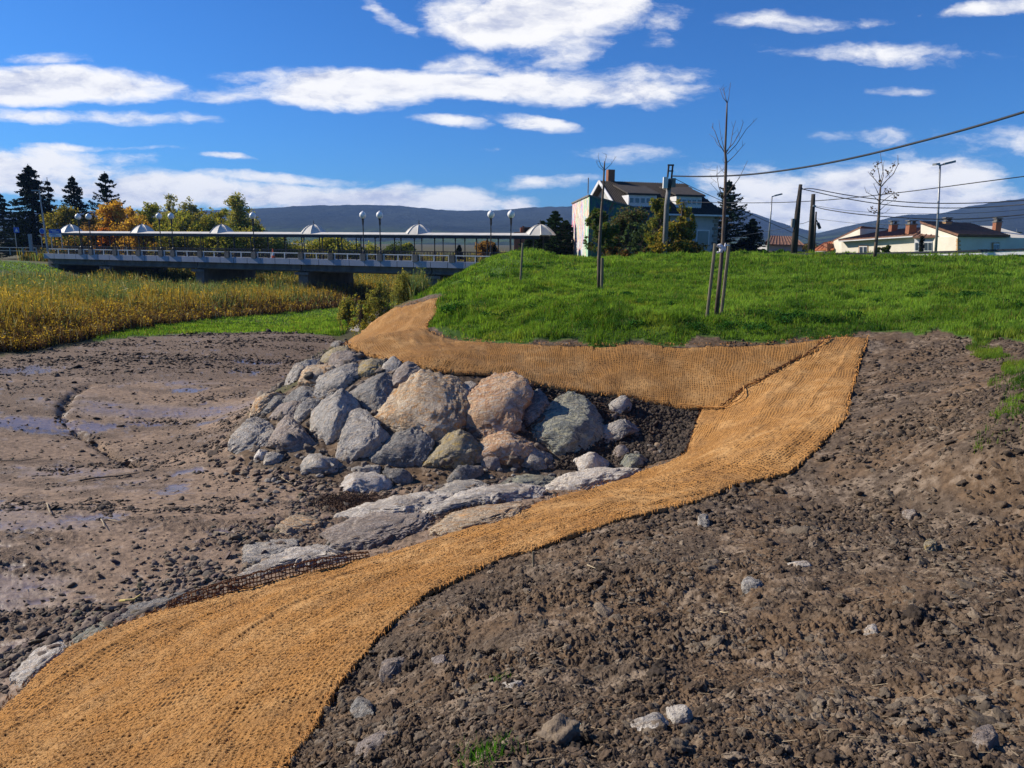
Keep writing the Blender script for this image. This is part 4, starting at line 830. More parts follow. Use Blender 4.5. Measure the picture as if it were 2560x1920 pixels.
# ------------------------------------------------------------------ grass
def blades(name, x, y, z, h, w_, cols, mat_, seed, lean=.35, parent=None, loc=(0, 0, 0), segs=2):
    rg = np.random.default_rng(seed); n = len(x); a = rg.uniform(0, 6.28, n); la = rg.uniform(0, 6.28, n); ll = rg.normal(0, lean, n) * h
    dx, dy = np.cos(a) * w_ / 2, np.sin(a) * w_ / 2; lx, ly = np.cos(la) * ll, np.sin(la) * ll; z0 = np.zeros(n)
    b = np.stack([x, y, z - .02], 1)
    V = np.stack([b - np.c_[dx, dy, z0], b + np.c_[dx, dy, z0], b + np.c_[lx * .35 - dx * .8, ly * .35 - dy * .8, h * .6], b + np.c_[lx * .35 + dx * .8, ly * .35 + dy * .8, h * .6], b + np.c_[lx, ly, h]], 1).reshape(-1, 3)
    k = np.arange(n) * 5; Ft = np.vstack([np.c_[k, k + 1, k + 3], np.c_[k, k + 3, k + 2], np.c_[k + 2, k + 3, k + 4]])
    return mk(name, V, Ft, mat_, parent, cols=np.repeat(cols, 5, 0), loc=loc)
rg = np.random.default_rng(77)
def grass_cols(x, y, n):
    t = sstep(fbm2(x, y, .55, 3, 201), -.5, .5)[:, None]; d = sstep(fbm2(x, y, 1.7, 4, 204, .6), .02, .38)[:, None]; yl = sstep(fbm2(x, y, .8, 3, 209), .25, .6)[:, None]
    c = np.array([.110, .205, .026]) * (1 - t) + np.array([.205, .335, .048]) * t
    c = c * (1 - yl) + np.array([.20, .27, .04]) * yl * 1.0; c = c * (1 - .72 * d) + np.array([.026, .085, .018]) * .72 * d
    c = c * rg.uniform(.6, 1.45, (n, 1)); dry = rg.random(n) < .05; c[dry] = np.array([.26, .22, .09]) * rg.uniform(.6, 1.1, (dry.sum(), 1)); return c
x, y = polar_pts(1150000, 8, 62, -17, 47, 51, 2); x, y = x, y
x, y = x, y; z_ = zone_at(x, y); k = ((z_ == 2) | (z_ == 4)) & ~onmat(x, y); x, y = x[k], y[k]
bare = inpoly(x, y, SAND) * .8 + inpoly(x + .3 * fbm2(x, y, 1, 2, 3), y, BARE) * .5; k = rg.random(len(x)) > bare; x, y = x[k], y[k]
r_ = np.hypot(x, y); tuft = sstep(fbm2(x, y, 1.7, 3, 220), -.1, .6); weed = sstep(fbm2(x, y, 2.1, 3, 204), .2, .5)
h = rg.uniform(.05, .13, len(x)) * (.8 + 1.0 * tuft) * (1 + .5 * weed) * (1 + r_ * .006); w_ = np.maximum(.006, r_ * .00075) * rg.uniform(.7, 1.3, len(x))
tag(blades('grass', x, y, gridz(x, y), h, w_, grass_cols(x, y, len(x)), MGRASS, 61), 'bright green grass covering the slope and mound', 'grass', kind='stuff')
x, y = polar_pts(330000, 24, 110, -46, -2, 52, 2); z_ = zone_at(x, y); k = (z_ == 4) | ((z_ == 2) & (x < -40)); x, y = x[k], y[k]; r_ = np.hypot(x, y)
tag(blades('verge_grass', x, y, gridz(x, y), rg.uniform(.05, .2, len(x)), np.maximum(.006, r_ * .0008), grass_cols(x, y, len(x)), MGRASS, 62), 'strip of green grass between mudflat and reeds', 'grass', kind='stuff')
# sparse tufts at the right edge, growing out of the soil
lo, hi = PGR2[:, :2].min(0), PGR2[:, :2].max(0); q = rg.uniform(lo, hi, (110000, 2)); lo3, hi3 = PGR3[:, :2].min(0), PGR3[:, :2].max(0); q = np.vstack([q, rg.uniform(lo3, hi3, (12000, 2))]); qx = q[:, 0] + .2 * fbm2(q[:, 0], q[:, 1], 1.3, 3, 25); qy = q[:, 1] + .2 * fbm2(q[:, 0], q[:, 1], 1.3, 3, 28)
k = (inpoly(qx, qy, PGR2) | inpoly(qx, qy, PGR3)) & (rg.random(len(q)) < .04 + .96 * sstep(fbm2(q[:, 0], q[:, 1], 1.8, 4, 231, .6), -.12, .2)); x, y = q[k].T
tag(blades('edge_grass', x, y, gridz(x, y), rg.uniform(.03, .12, len(x)), np.full(len(x), .008), grass_cols(x, y, len(x)) * .9, MGRASS, 63), 'ragged grass tufts on the soil at the right edge', 'grass', kind='stuff')
# straws and root ends lying on the ground
def straws(n, r0, r1, a0, a1, zi, seed, name, label):
    x, y = polar_pts(n, r0, r1, a0, a1, seed, 2); k = (zone_at(x, y) == zi) & ~onmat(x, y); x, y = x[k], y[k]; n = len(x); g2 = np.random.default_rng(seed + 1); a = g2.normal(0, .8, n); l = g2.uniform(.02, .09, n); r_ = np.hypot(x, y); wd = np.maximum(.0012, r_ * .0003)
    A_ = np.c_[x, y, gridz(x, y) + .012]; xb, yb = x + np.cos(a) * l, y + np.sin(a) * l; B_ = np.c_[xb, yb, gridz(xb, yb) + g2.uniform(.008, .03, n)]; sd = np.c_[-np.sin(a), np.cos(a), np.full(n, .6)] * wd[:, None]
    V = np.stack([A_ - sd, A_ + sd, B_ + sd, B_ - sd], 1).reshape(-1, 3); b = np.arange(n) * 4; c = np.where(g2.random((n, 1)) < .45, np.array([[.33, .26, .17]]), np.array([[.05, .035, .025]])) * g2.uniform(.6, 1.3, (n, 1))
    tag(mk(name, V, np.c_[b, b + 1, b + 2, b + 3], MCLOD, None, cols=np.repeat(c, 4, 0), smooth=False), label, 'straws', kind='stuff')
straws(2600, 2.0, 16, -30, 46, 1, 36, 'soil_straws', 'straws and root ends lying on the bare soil'); straws(2600, 6, 26, -42, 2, 0, 38, 'mud_straws', 'straws and twigs lying on the mudflat')
# broad leaved weeds in dark clumps on the slope
def leafcloud(name, C, Rd, n, size, cols, mat_, seed, parent=None, loc=(0, 0, 0), shell=.5, aspect=.55, noise=.0, kind=None):
    """n leaf faces spread through ellipsoids C (m,3), radii Rd (m,3)"""
    rg = np.random.default_rng(seed); C = np.atleast_2d(np.array(C, float)); Rd = np.atleast_2d(np.array(Rd, float)); vol = np.prod(Rd, 1) ** .75; k = rg.choice(len(C), n, p=vol / vol.sum())
    d = rg.normal(0, 1, (n, 3)); d /= np.linalg.norm(d, axis=1)[:, None]; rad = rg.random(n) ** shell; p = C[k] + d * Rd[k] * rad[:, None]
    if noise:
        q = fbm3(p, 1 / noise, 2, seed); keep = q > -.12; p, d, k, rad = p[keep], d[keep], k[keep], rad[keep]; n = len(p)
    a = rg.normal(0, 1, (n, 3)); a /= np.linalg.norm(a, axis=1)[:, None]; b = np.cross(a, rg.normal(0, 1, (n, 3))); b /= np.linalg.norm(b, axis=1)[:, None] + 1e-9
    s = size * rg.uniform(.6, 1.4, n)[:, None]
    V = np.stack([p - a * s, p + b * s * aspect, p + a * s, p - b * s * aspect], 1).reshape(-1, 3); i = np.arange(n) * 4
    cols = np.atleast_2d(np.array(cols, float)); cc = cols[rg.integers(0, len(cols), n)] * rg.uniform(.6, 1.4, (n, 1))
    return mk(name, V, np.c_[i, i + 1, i + 2, i + 3], mat_, parent, cols=np.repeat(cc, 4, 0), loc=loc, smooth=False)
WD = [(2000, 700), (2060, 740), (2180, 735), (2230, 755), (2350, 745), (1990, 800), (1960, 790), (1330, 668), (1370, 660), (1250, 690), (1210, 715), (1180, 710), (1290, 725), (1830, 640), (1870, 642), (1900, 640), (1940, 644), (2270, 670), (2200, 672), (2480, 690), (2430, 740), (2500, 760), (1420, 790), (1560, 740), (1620, 760), (1700, 700), (1500, 790), (1350, 770), (2300, 800), (2150, 790), (2530, 830), (1170, 770), (1240, 790), (1610, 810), (1780, 820), (1900, 820)]
C, Rd = [], []
for q in WD:
    p = cast(np.array([float(q[0])]), np.array([float(q[1])]))[0]; n_ = rg.integers(3, 7); s = rg.uniform(.12, .3)
    for _ in range(n_): C.append(p + np.r_[rg.normal(0, s * 1.6, 2), .05]); Rd.append([s, s, s * .45])
tag(leafcloud('weeds', C, Rd, 16000, .035, [(.020, .075, .015), (.035, .11, .02), (.05, .13, .03)], MLEAF, 71), 'dark leafy weeds in the grass of the slope', 'weeds', kind='stuff')
# sprouts in the soil
for i, (px, py, n_, s) in enumerate(((1248, 1708, 60, .08), (1182, 1735, 25, .05), (1192, 1762, 35, .05), (1210, 1905, 200, .13), (1135, 1895, 25, .05), (1155, 1868, 30, .06))):
    p = cast(np.array([float(px)]), np.array([float(py)]))[0]; x = p[0] + rg.normal(0, s * .42, n_); y = p[1] + rg.normal(0, s * .42, n_)
    lb = ['thin green grass sprout next to the squarish pale stone', 'faint grass sprout, leftmost of the three by the pale stone', 'small bright grass sprout, lowest of the three by the pale stone', 'largest green grass tuft at the bottom of the picture', 'tiny sprout left of the largest grass tuft', 'small light green sprout just above the largest grass tuft'][i]
    o = blades('grass_tuft', x, y, gridz(x, y), rg.uniform(.3, 1, n_) * s * .8, np.full(n_, .004), np.array([.06, .17, .02]) * rg.uniform(.5, 1.4, (n_, 1)), MGRASS, 80 + i, .5, loc=tuple(p)); tag(o, lb, 'grass tuft', 'grass tufts sprouting in the soil')

# ------------------------------------------------------------------ reeds of the river bed
RD = castpoly([(-250, 896), (0, 886), (120, 874), (222, 850), (330, 828), (450, 808), (560, 796), (700, 786), (860, 768), (930, 750), (985, 742)], 10, closed=False)
PR = np.vstack([RD[:, :2], [(-5.6, 40), (-5.2, 52), (-1.5, 60), (-1, 66), (6, 125), (-75, 130), (-75, 108), (-50, 96), (-48, 84), (-58, 77), (-74, 71), (-95, 66), (-70, 30)]])
def reeds():
    global rg
    rg = np.random.default_rng(91)
    x, y = polar_pts(420000, 22, 128, -45, 3, 92, 2); k = inpoly(x + .5 * fbm2(x, y, .7, 2, 3), y + .5 * fbm2(x, y, .7, 2, 7), PR); x, y = x[k], y[k]; n = len(x); r_ = np.hypot(x, y)
    dfr = distline(x, y, RD); f = sstep(dfr, 0, 3.5); f2 = sstep(dfr, 1.5, 9)
    gold = .12 + .88 * sstep(fbm2(x, y, .3, 3, 300) + 1.1 * (1 - sstep(dfr, 4, 13)) * sstep(-x, 9, 17) - .62, -.15, .45)
    far = sstep(y, 72, 86); gold = np.clip(gold + far * .55 * (rg.random(n) < .8), 0, 1)
    h = (.45 + .55 * f + .8 * f2) * rg.uniform(.45, 1.15, n) * (1 + .3 * fbm2(x, y, 1.1, 2, 312)) * (1 + .25 * fbm2(x, y, .35, 2, 310)) * np.where(far > .5, .9, 1.0) * (1 + .35 * sstep(-x, 10, 16) * (1 - f2)) * (1 - .25 * sstep(x, -14, -8))
    green = np.array([.135, .175, .085]); g2 = np.array([.075, .120, .040]); go = np.array([.36, .25, .055]); br = np.array([.085, .050, .034])
    u = rg.random(n)[:, None]; c = green * u + g2 * (1 - u); k = rg.random(n) < gold * .75; c[k] = go * rg.uniform(.45, 1.15, (k.sum(), 1)) ; 
    k = rg.random(n) < (1 - sstep(dfr, .3, 5.0)) * .85 ; c[k] = br * rg.uniform(.5, 1.5, (k.sum(), 1)); k = rg.random(n) < .06; c[k] = np.array([.30, .27, .19])
    c *= rg.uniform(.75, 1.65, (n, 1))
    tag(blades('reeds', x, y, gridz(x, y), h, np.maximum(.012, r_ * .0009) * rg.uniform(.6, 1.4, n), c, MREED, 93, .26), 'tall reeds and yellowing plants filling the river bed', 'reeds', kind='stuff')
    # leaves on the stalks
    m_ = 520000; k = rg.integers(0, n, m_); k = k[(rg.random(m_) < np.clip(1.3 - r_[k] / 70, .25, 1))]; m_ = len(k); t = rg.random(m_) ** .7; p = np.c_[x[k] + rg.normal(0, .06, m_), y[k] + rg.normal(0, .06, m_), gridz(x[k], y[k]) + h[k] * t]
    a = rg.normal(0, 1, (m_, 3)); a[:, 2] = np.abs(a[:, 2]) * .8; a /= np.linalg.norm(a, axis=1)[:, None]; b = np.cross(a, rg.normal(0, 1, (m_, 3))); b /= np.linalg.norm(b, axis=1)[:, None]
    s = (np.maximum(.035, r_[k] * .0014) * rg.uniform(.6, 1.5, m_))[:, None]; V = np.stack([p - a * s, p + b * s * .35, p + a * s, p - b * s * .35], 1).reshape(-1, 3); i = np.arange(m_) * 4
    cc = c[k] * rg.uniform(.7, 1.5, (m_, 1)); gg = rg.random(m_) < gold[k] * .5; cc[gg] = np.array([.52, .35, .05]) * rg.uniform(.6, 1.2, (gg.sum(), 1))
    o = mk('reed_leaves', V, np.c_[i, i + 1, i + 2, i + 3], MREED, None, cols=np.repeat(cc, 4, 0), smooth=False); tag(o, 'yellow and green leaves among the reed stalks', 'reeds', kind='stuff')
reeds()
# ------------------------------------------------------------------ bridge
MCON = simple('weathered_concrete', (.17, .165, .155), .9, (.10, .097, .09), 1.2, bump=.4, bscale=8, stretch=(1, 1, .4))
MFAS = simple('blue_grey_panel', (.30, .34, .42), .7, (.26, .30, .37), .8)
MWH = simple('white_paint', (.68, .68, .66), .5, (.62, .62, .6), 6)
MBLK = simple('dark_painted_iron', (.028, .032, .040), .5, (.018, .02, .026), 4)
MROOF = simple('canopy_sheet', (.66, .63, .56), .55, (.54, .51, .45), .7)
MGLOBE = simple('opal_globe', (.80, .79, .76), .25, (.76, .75, .72), 4)
A0 = np.array([-67.3 * .8, 89.6]); DV = np.array([11.28, -4.5])      # axis point at dome 0, step per dome
LU = np.linalg.norm(DV); E1 = np.array([*(DV / LU), 0]); E2 = np.array([-E1[1], E1[0], 0.0]); E2 = -E2 if E2[1] < 0 else E2; EZ = np.array([0, 0, 1.0])
def BP(s, t, z): return np.array([A0[0], A0[1], 0]) + E1 * s + E2 * t + EZ * z
def s_at(px, t=0.0):
    """distance along the bridge where pixel column px meets the line offset t"""
    u = ray(px, 609)[0] / ray(px, 609)[1]; o = BP(0, t, 0); return (u * o[1] - o[0]) / (E1[0] - u * E1[1])
SA, SB = s_at(105), s_at(1300)
ZR, ZFT, ZFB, ZG, ZU = 3.36, 2.74, 2.15, 1.62, 1.35
br = empty('road_bridge', BP(SA, 0, 0), 'long low concrete road bridge with blue-grey fascia over the reed-filled river', 'bridge')
def bar(mb, s0, s1, t, z, ws, hs): return mb.box(BP((s0 + s1) / 2, t, z), (s1 - s0, ws, hs), E1, E2, EZ)
mb = MB(); bar(mb, SA, SB + 2, 5.2, 2.35, 9.6, .36); mb.out('deck', MCON, br)
mb = MB(); n_ = 34; es = np.linspace(SA, SB, n_ + 1)
for a, b in zip(es[:-1], es[1:]): bar(mb, a + .03, b - .03, .18, (ZFT + ZFB) / 2, .30, ZFT - ZFB)
mb.out('fascia', MFAS, br)
piers = [s_at(p) for p in (246, 480, 742, 1072)]
gj = [SA] + piers + [SB]
for a, b in zip(gj[:-1], gj[1:]):
    mb = MB(); bar(mb, a + .06, b - .06, .75, (ZFB + ZG) / 2 - .0, .35, ZFB - ZG - .01); bar(mb, a + .06, b - .06, .66, ZG - .06, .55, .12); bar(mb, a + .06, b - .06, 5.2, (ZU + ZFB) / 2 - .02, 8.0, ZFB - ZU - .06); mb.out('girder', MCON, br)
for s in piers:
    mb = MB(); bar(mb, s - .6, s + .6, 5.0, -.2, 8.4, 3.0); bar(mb, s - .9, s + .9, 5.0, 1.2, 8.9, .28); mb.out('pier', MCON, br)
mb = MB(); bar(mb, SA - .2, SA + 1.5, 5.2, .9, 9, 2.5); mb.out('abutment', MCON, br)
blk = [198, 224, 284, 343, 399, 429, 497, 565, 632, 750, 825, 906, 948, 1037, 1129]
for i, p in enumerate(blk):
    s = s_at(p); mb = MB(); bar(mb, s - .28, s + .28, .2, (ZR + ZFT) / 2 - .03, .5, ZR - ZFT + .05); mb.out('parapet_block', MCON, br)
rl = empty('_', (0, 0, 0)); bpy.data.objects.remove(rl)
ss = [s_at(p) for p in blk]; segs_ = list(zip([SA + .3] + ss, ss + [SB - .2]))
for a, b in segs_:
    if b - a < 1.2: continue
    a += .3; b -= .3
    mb = MB(); bar(mb, a, b, .18, ZR - .05, .09, .09); n_ = max(1, round((b - a) / 1.9)); rlo = mb.out('handrail', MWH, br)
    mb = MB(); 
    for q in np.linspace(a + .1, b - .1, n_ + 1): bar(mb, q - .04, q + .04, .18, (ZR + ZFT) / 2, .08, ZR - ZFT)
    o = mb.out('rail_posts', MWH, rlo)
# canopy over the footway on the far side of the deck
TC = 5.2; YS = 1.0 + TC * E2[1] / 78
CS = [s_at(p, TC) for p in (181, 360, 557, 786, 1048, 1350)]; C0, C1 = s_at(158, TC), s_at(1362, TC)
ZC = 5.30
cn = empty('canopy_walkway', BP(C0, TC, 2.6), 'covered footway with pale flat roof and small domes along the bridge', 'canopy')
mb = MB(); 
for a in np.arange(C0, C1, 2.2):
    b = min(a + 2.17, C1); P4 = [BP(a, TC - 1.55, ZC), BP(b, TC - 1.55, ZC), BP(b, TC - .5, ZC + .22), BP(a, TC - .5, ZC + .22)]; mb.prism(P4, (0, 0, -.05))
    mb.prism([BP(a, TC - .5, ZC + .22), BP(b, TC - .5, ZC + .22), BP(b, TC + .5, ZC + .22), BP(a, TC + .5, ZC + .22)], (0, 0, -.05)); mb.prism([BP(a, TC + .5, ZC + .22), BP(b, TC + .5, ZC + .22), BP(b, TC + 1.55, ZC), BP(a, TC + 1.55, ZC)], (0, 0, -.05))
mb.out('roof', MROOF, cn)
mb = MB(); bar(mb, C0, C1, TC - 1.45, ZC - .20, .12, .28); bar(mb, C0, C1, TC + 1.45, ZC - .20, .12, .28)
for a in np.arange(C0 + 1, C1, 2.2): mb.box(BP(a, TC, ZC - .2), (.1, 2.8, .12), E1, E2, EZ)
mb.out('eaves_beam', MBLK, cn)
for s in CS:
    r_ = 1.5; c = BP(s, TC, ZC + .04); V = []; k = 8; L = 5
    for j in range(L + 1):
        f = j / L; rr_ = r_ * (1 - f * .98) ** .75; zz_ = .98 * (.35 * f + .65 * math.sin(f * math.pi / 2))
        for i in range(k): a = (i + .5) / k * 2 * math.pi; V.append(c + E1 * rr_ * math.cos(a) + E2 * rr_ * math.sin(a) + EZ * zz_)
    Fq = [(j * k + i, j * k + (i + 1) % k, (j + 1) * k + (i + 1) % k, (j + 1) * k + i) for j in range(L) for i in range(k)] + [tuple(L * k + i for i in range(k))]
    dm = kid('dome', V, Fq, MROOF, cn, smooth=False)
    mb = MB()
    for i in range(k): mb.tube([np.array(V[j * k + i]) + (0, 0, .02) for j in range(L + 1)], .045, 4)
    mb.out('dome_rib', MROOF, dm); MB().lathe(c + EZ * 1.0, [(.05, 0), (.09, .08), (.03, .16), (.05, .26), (.012, .5)], 8).out('finial', MBLK, dm)
colpx = [650, 685, 715, 754, 783, 816, 861, 888, 937, 963, 1015, 1041, 1078, 1136, 1160]
cols_ = []
sn = np.arange(C0 + .4, C1, LU / 5)
for s in sn:
    for t in (TC - 1.4, TC + 1.4):
        mb = MB(); c = BP(s, t, 2.55); mb.lathe(c, [(.10, 0), (.10, .5), (.055, .55), (.05, 2.1), (.09, 2.2), (.05, 2.26), (.12, 2.5), (.16, 2.62)], 8); mb.out('column', MBLK, cn, smooth=False)
# dark iron balustrade of the footway
bl = empty('balustrade', BP(C0, TC - 1.9, 2.6), 'dark iron balustrade in front of the covered footway', 'railing')
mb = MB(); bar(mb, C0 - 3, C1 - 1, TC - 1.9, 3.62, .05, .05); bar(mb, C0 - 3, C1 - 1, TC - 1.9, 2.72, .05, .05); mb.out('rails', MBLK, bl)
mb = MB()
for s in np.arange(C0 - 3, C1 - 1, .17): bar(mb, s - .02, s + .02, TC - 1.9, 3.17, .035, .88)
o = mb.out('bars', MBLK, bl)
b2 = MB(); bar(b2, C0 - 3, C1 - 1, TC + 1.8, 3.60, .05, .05)
for s in np.arange(C0 - 3, C1 - 1, .34): bar(b2, s - .02, s + .02, TC + 1.8, 3.13, .035, .9)
tag(b2.out('balustrade', MBLK, None, loc=tuple(BP(C0, TC + 1.8, 2.6))), 'dark iron balustrade on the river side behind the canopy', 'railing')
# globe lamps
lp = [(198, 'first'), (224, 'second'), (399, 'third'), (429, 'fourth'), (632, 'single'), (906, 'l'), (948, 'r'), (1225, 'l'), (1275, 'r')]
LL = ['globe lamp on the bridge, leftmost of all', 'globe lamp on the bridge, second from the left', 'globe lamp, left one of the pair between second and third dome', 'globe lamp, right one of the pair between second and third dome',
      'single globe lamp between the third and fourth canopy domes', 'globe lamp, left one of the pair between fourth and fifth dome', 'globe lamp, right one of the pair between fourth and fifth dome', 'globe lamp, left of the pair just behind the green mound', 'globe lamp, right of the pair just behind the green mound']
GZ = 7.0; first = None
for (px, _), lb in zip(lp, LL):
    s = s_at(px); p = BP(s, .2, ZR)
    if first is None:
        e = empty('globe_lamp', tuple(p)); mb = MB(); hgt = GZ - ZR - .22
        mb.lathe(p, [(.13, 0), (.13, .25), (.06, .35), (.05, hgt * .8), (.075, hgt - .55), (.10, hgt - .5), (.10, hgt - .1), (.14, hgt)], 8).out('post', MBLK, e)
        mb = MB(); mb.lathe(p + EZ * (hgt), [(.08, 0), (.22, .07), (.32, .22), (.34, .36), (.30, .50), (.2, .62), (.08, .70), (.02, .76)], 14).out('globe', MGLOBE, e, smooth=True); first = e
        o = e
    else: o = copy_tree(first, tuple(p))
    tag(o, lb, 'street lamp', 'globe lamps along the bridge')
# road signs at the left end of the bridge
MSB = simple('sign_blue', (.05, .12, .45), .4, (.04, .10, .40)); MGAL = simple('galvanised_steel', (.30, .31, .32), .45, (.22, .23, .24), 6, metal=.4); MRED = simple('sign_red', (.5, .04, .03), .5, (.4, .03, .02))
def post_at(px, yb, yt, D): a = wp(px, yb, D); b = wp(px, yt, D); b[0] = a[0]; b[1] = a[1]; return a, b
a, b = post_at(42, 620, 562, 86); e = empty('road_sign', tuple(a), 'blue square sign on a post, far left by the road', 'road sign'); MB().tube([a, b], .04).out('post', MGAL, e)
c = wp(41, 575, 85.9); MB().box(c, (.62, .04, .62)).out('plate', MSB, e); c = wp(41, 575, 85.86); MB().prism([c + (-.2, 0, -.18), c + (.2, 0, -.18), c + (0, 0, .2)], (0, .02, 0)).out('symbol', MWH, e)
a, b = post_at(106, 618, 574, 84); e = empty('road_sign', tuple(a), 'round blue sign above a small triangle on one post', 'road sign'); MB().tube([a, b], .04).out('post', MGAL, e)
c = wp(105, 578, 83.9); th_ = np.arange(20) / 20 * 6.283; MB().prism([c + (.32 * math.cos(t), 0, .32 * math.sin(t)) for t in th_], (0, .04, 0)).out('round_plate', MWH, e); c2 = c - (0, .02, 0); MB().prism([c2 + (.26 * math.cos(t), 0, .26 * math.sin(t)) for t in th_], (0, .02, 0)).out('round_face', MSB, e)
c = wp(106, 588, 83.9); MB().prism([c + (-.22, 0, .16), c + (.22, 0, .16), c + (0, 0, -.22)], (0, .04, 0)).out('triangle_plate', MRED, e)
a, b = post_at(131, 620, 574, 80); e = empty('direction_sign', tuple(a), 'blue and white direction board on two posts at the bridge end', 'road sign'); MB().tube([a, b], .05).out('post', MGAL, e); MB().tube([a + (1.1, 0, 0), b + (1.1, 0, 0)], .05).out('post', MGAL, e)
for k, (y, h_) in enumerate(((578, .42), (588, .36))):
    c = wp(137, y, 79.9); MB().box(c, (1.25, .05, h_)).out('board', MSB if k == 0 else MWH, e)
    mb = MB()
    for q, (xx, ww) in enumerate(((-.25, .55), (.15, .7))): mb.box(c + (xx * .6, -.03, .09 - .17 * q), (ww, .012, .07))
    mb.out('lettering', MWH if k == 0 else MSB, e)
a, b = post_at(79, 628, 585, 84); e = MB().seg(a, b, .28).out('marker_post', MGAL, None, loc=tuple(a)); tag(e, 'plain pale grey post between the two small road signs', 'post')
a, b = post_at(120, 630, 478, 86); b = b + np.array([-.25, 0, 0]); e = empty('street_lamp', tuple(a), 'tall thin grey lamp column before the dark conifers', 'street lamp'); MB().tube([a, b], [.11, .06], 8).out('column', MGAL, e); MB().box(b + (-.4, 0, .05), (.9, .25, .14)).out('lantern', MGAL, e)
mb = MB(); pf = [BP(SA - 1 - k * 2.4, -.1, 2.5) for k in range(12)]
for p in pf: mb.seg(p, p + EZ * .95, .1)
for p, q in zip(pf[:-1], pf[1:]): mb.seg(p + EZ * .9, q + EZ * .9, .08); mb.seg(p + EZ * .5, q + EZ * .5, .06)
tag(mb.out('rail_fence', MGAL, None, loc=tuple(pf[0])), 'low grey rail fence left of the bridge end', 'fence')
# traffic cone on the deck
p = BP(s_at(667), .9, 2.60); e = empty('traffic_cone', tuple(p), 'orange and white traffic cone behind the bridge handrail', 'traffic cone')
MOR = simple('cone_orange', (.75, .12, .03), .6, (.6, .1, .03)); MB().box(p + EZ * .03, (.5, .5, .05)).out('base', MOR, e)
MB().lathe(p + EZ * .05, [(.20, 0), (.15, .35)], 12).out('lower_cone', MOR, e); MB().lathe(p + EZ * .4, [(.151, 0), (.10, .32)], 12).out('white_band', MWH, e); MB().lathe(p + EZ * .72, [(.10, 0), (.045, .4)], 12).out('upper_cone', MOR, e)

# ------------------------------------------------------------------ hills
def hillmat(nm, a, b, c=None):
    m_, g_ = mat(nm); P = g_.n('ShaderNodeTexCoord').outputs['Object']
    n1 = g_.noise(P, .004, 6, .65); n2 = g_.noise(P, .03, 5, .7); col = g_.mix(g_.step(n1, .38, .6), a, b); col = g_.mix(g_.math('MULTIPLY', g_.step(n2, .45, .6), .4), col, tuple(x * 1.5 for x in b))
    if c:
        z = g_.n('ShaderNodeSeparateXYZ', Vector=P).outputs[2]; col = g_.mix(g_.math('MULTIPLY', g_.step(z, 60, 0), g_.step(n1, .42, .55)), col, c)
    bb = g_.n('ShaderNodeBsdfPrincipled', Base_Color=col, Roughness=1.0); bb.inputs['Specular IOR Level'].default_value = 0
    bp = g_.n('ShaderNodeBump', Strength=1.0, Distance=25.0, Height=g_.noise(P, .02, 6, .7)); g_.set(bb, 'Normal', bp); fin(g_, bb); return m_
def hill(name, prof, D, depth, mat_, seed):
    px = np.array([p[0] for p in prof], float); py = np.array([p[1] for p in prof], float); xs = np.linspace(px[0], px[-1], 500); ys = np.interp(xs, px, py)
    for _ in range(12): ys[1:-1] = (ys[:-2] + 2 * ys[1:-1] + ys[2:]) / 4
    top = wp(xs, ys, D); rows = []; K = 46
    for k in range(K + 1):
        f = k / K; P = top.copy(); P[:, 1] -= depth * (1 - f); P[:, 0] *= P[:, 1] / D
        P[:, 2] = (top[:, 2]) * (f ** 1.25) * (1) + (1 - f) * 1.0; n = fbm2(P[:, 0], P[:, 1], 1 / 260, 5, seed); P[:, 2] += n * 26 * f * (1 - f ** 6) + fbm2(P[:, 0], P[:, 1] * 3, 1 / 35, 3, seed + 5) * 3.0 * (.4 + .6 * f); rows.append(P)
    P = top.copy(); P[:, 1] += 900; P[:, 2] = 0; rows.append(P)
    V = np.vstack(rows); n = len(xs); i, j = np.meshgrid(np.arange(K + 1), np.arange(n - 1), indexing='ij'); q = (i * n + j).ravel()
    return tag(mk(name, V, np.c_[q, q + 1, q + n + 1, q + n], mat_, None, loc=(float(top[:, 0].mean()), D, 0)), kind='structure')
MH = hillmat('forested_hill', (.016, .024, .026), (.032, .042, .040), (.07, .11, .035))
hill('hill', [(-400, 540), (0, 530), (300, 528), (560, 526), (650, 521), (740, 515), (860, 512), (980, 513), (1080, 522), (1120, 527), (1230, 526), (1310, 520), (1400, 516), (1520, 514), (1700, 514), (1830, 519), (1880, 532), (1950, 556), (2045, 584), (2200, 605), (2400, 612)], 3000, 1500, MH, 500)
hill('hill', [(1850, 616), (1960, 600), (2045, 584), (2110, 568), (2180, 553), (2270, 536), (2350, 534), (2420, 516), (2500, 502), (2560, 500), (2800, 480), (3100, 500)], 2600, 1300, MH, 540)
hill('hill', [(2380, 540), (2440, 522), (2520, 500), (2600, 492), (2900, 480)], 3100, 600, MH, 560)

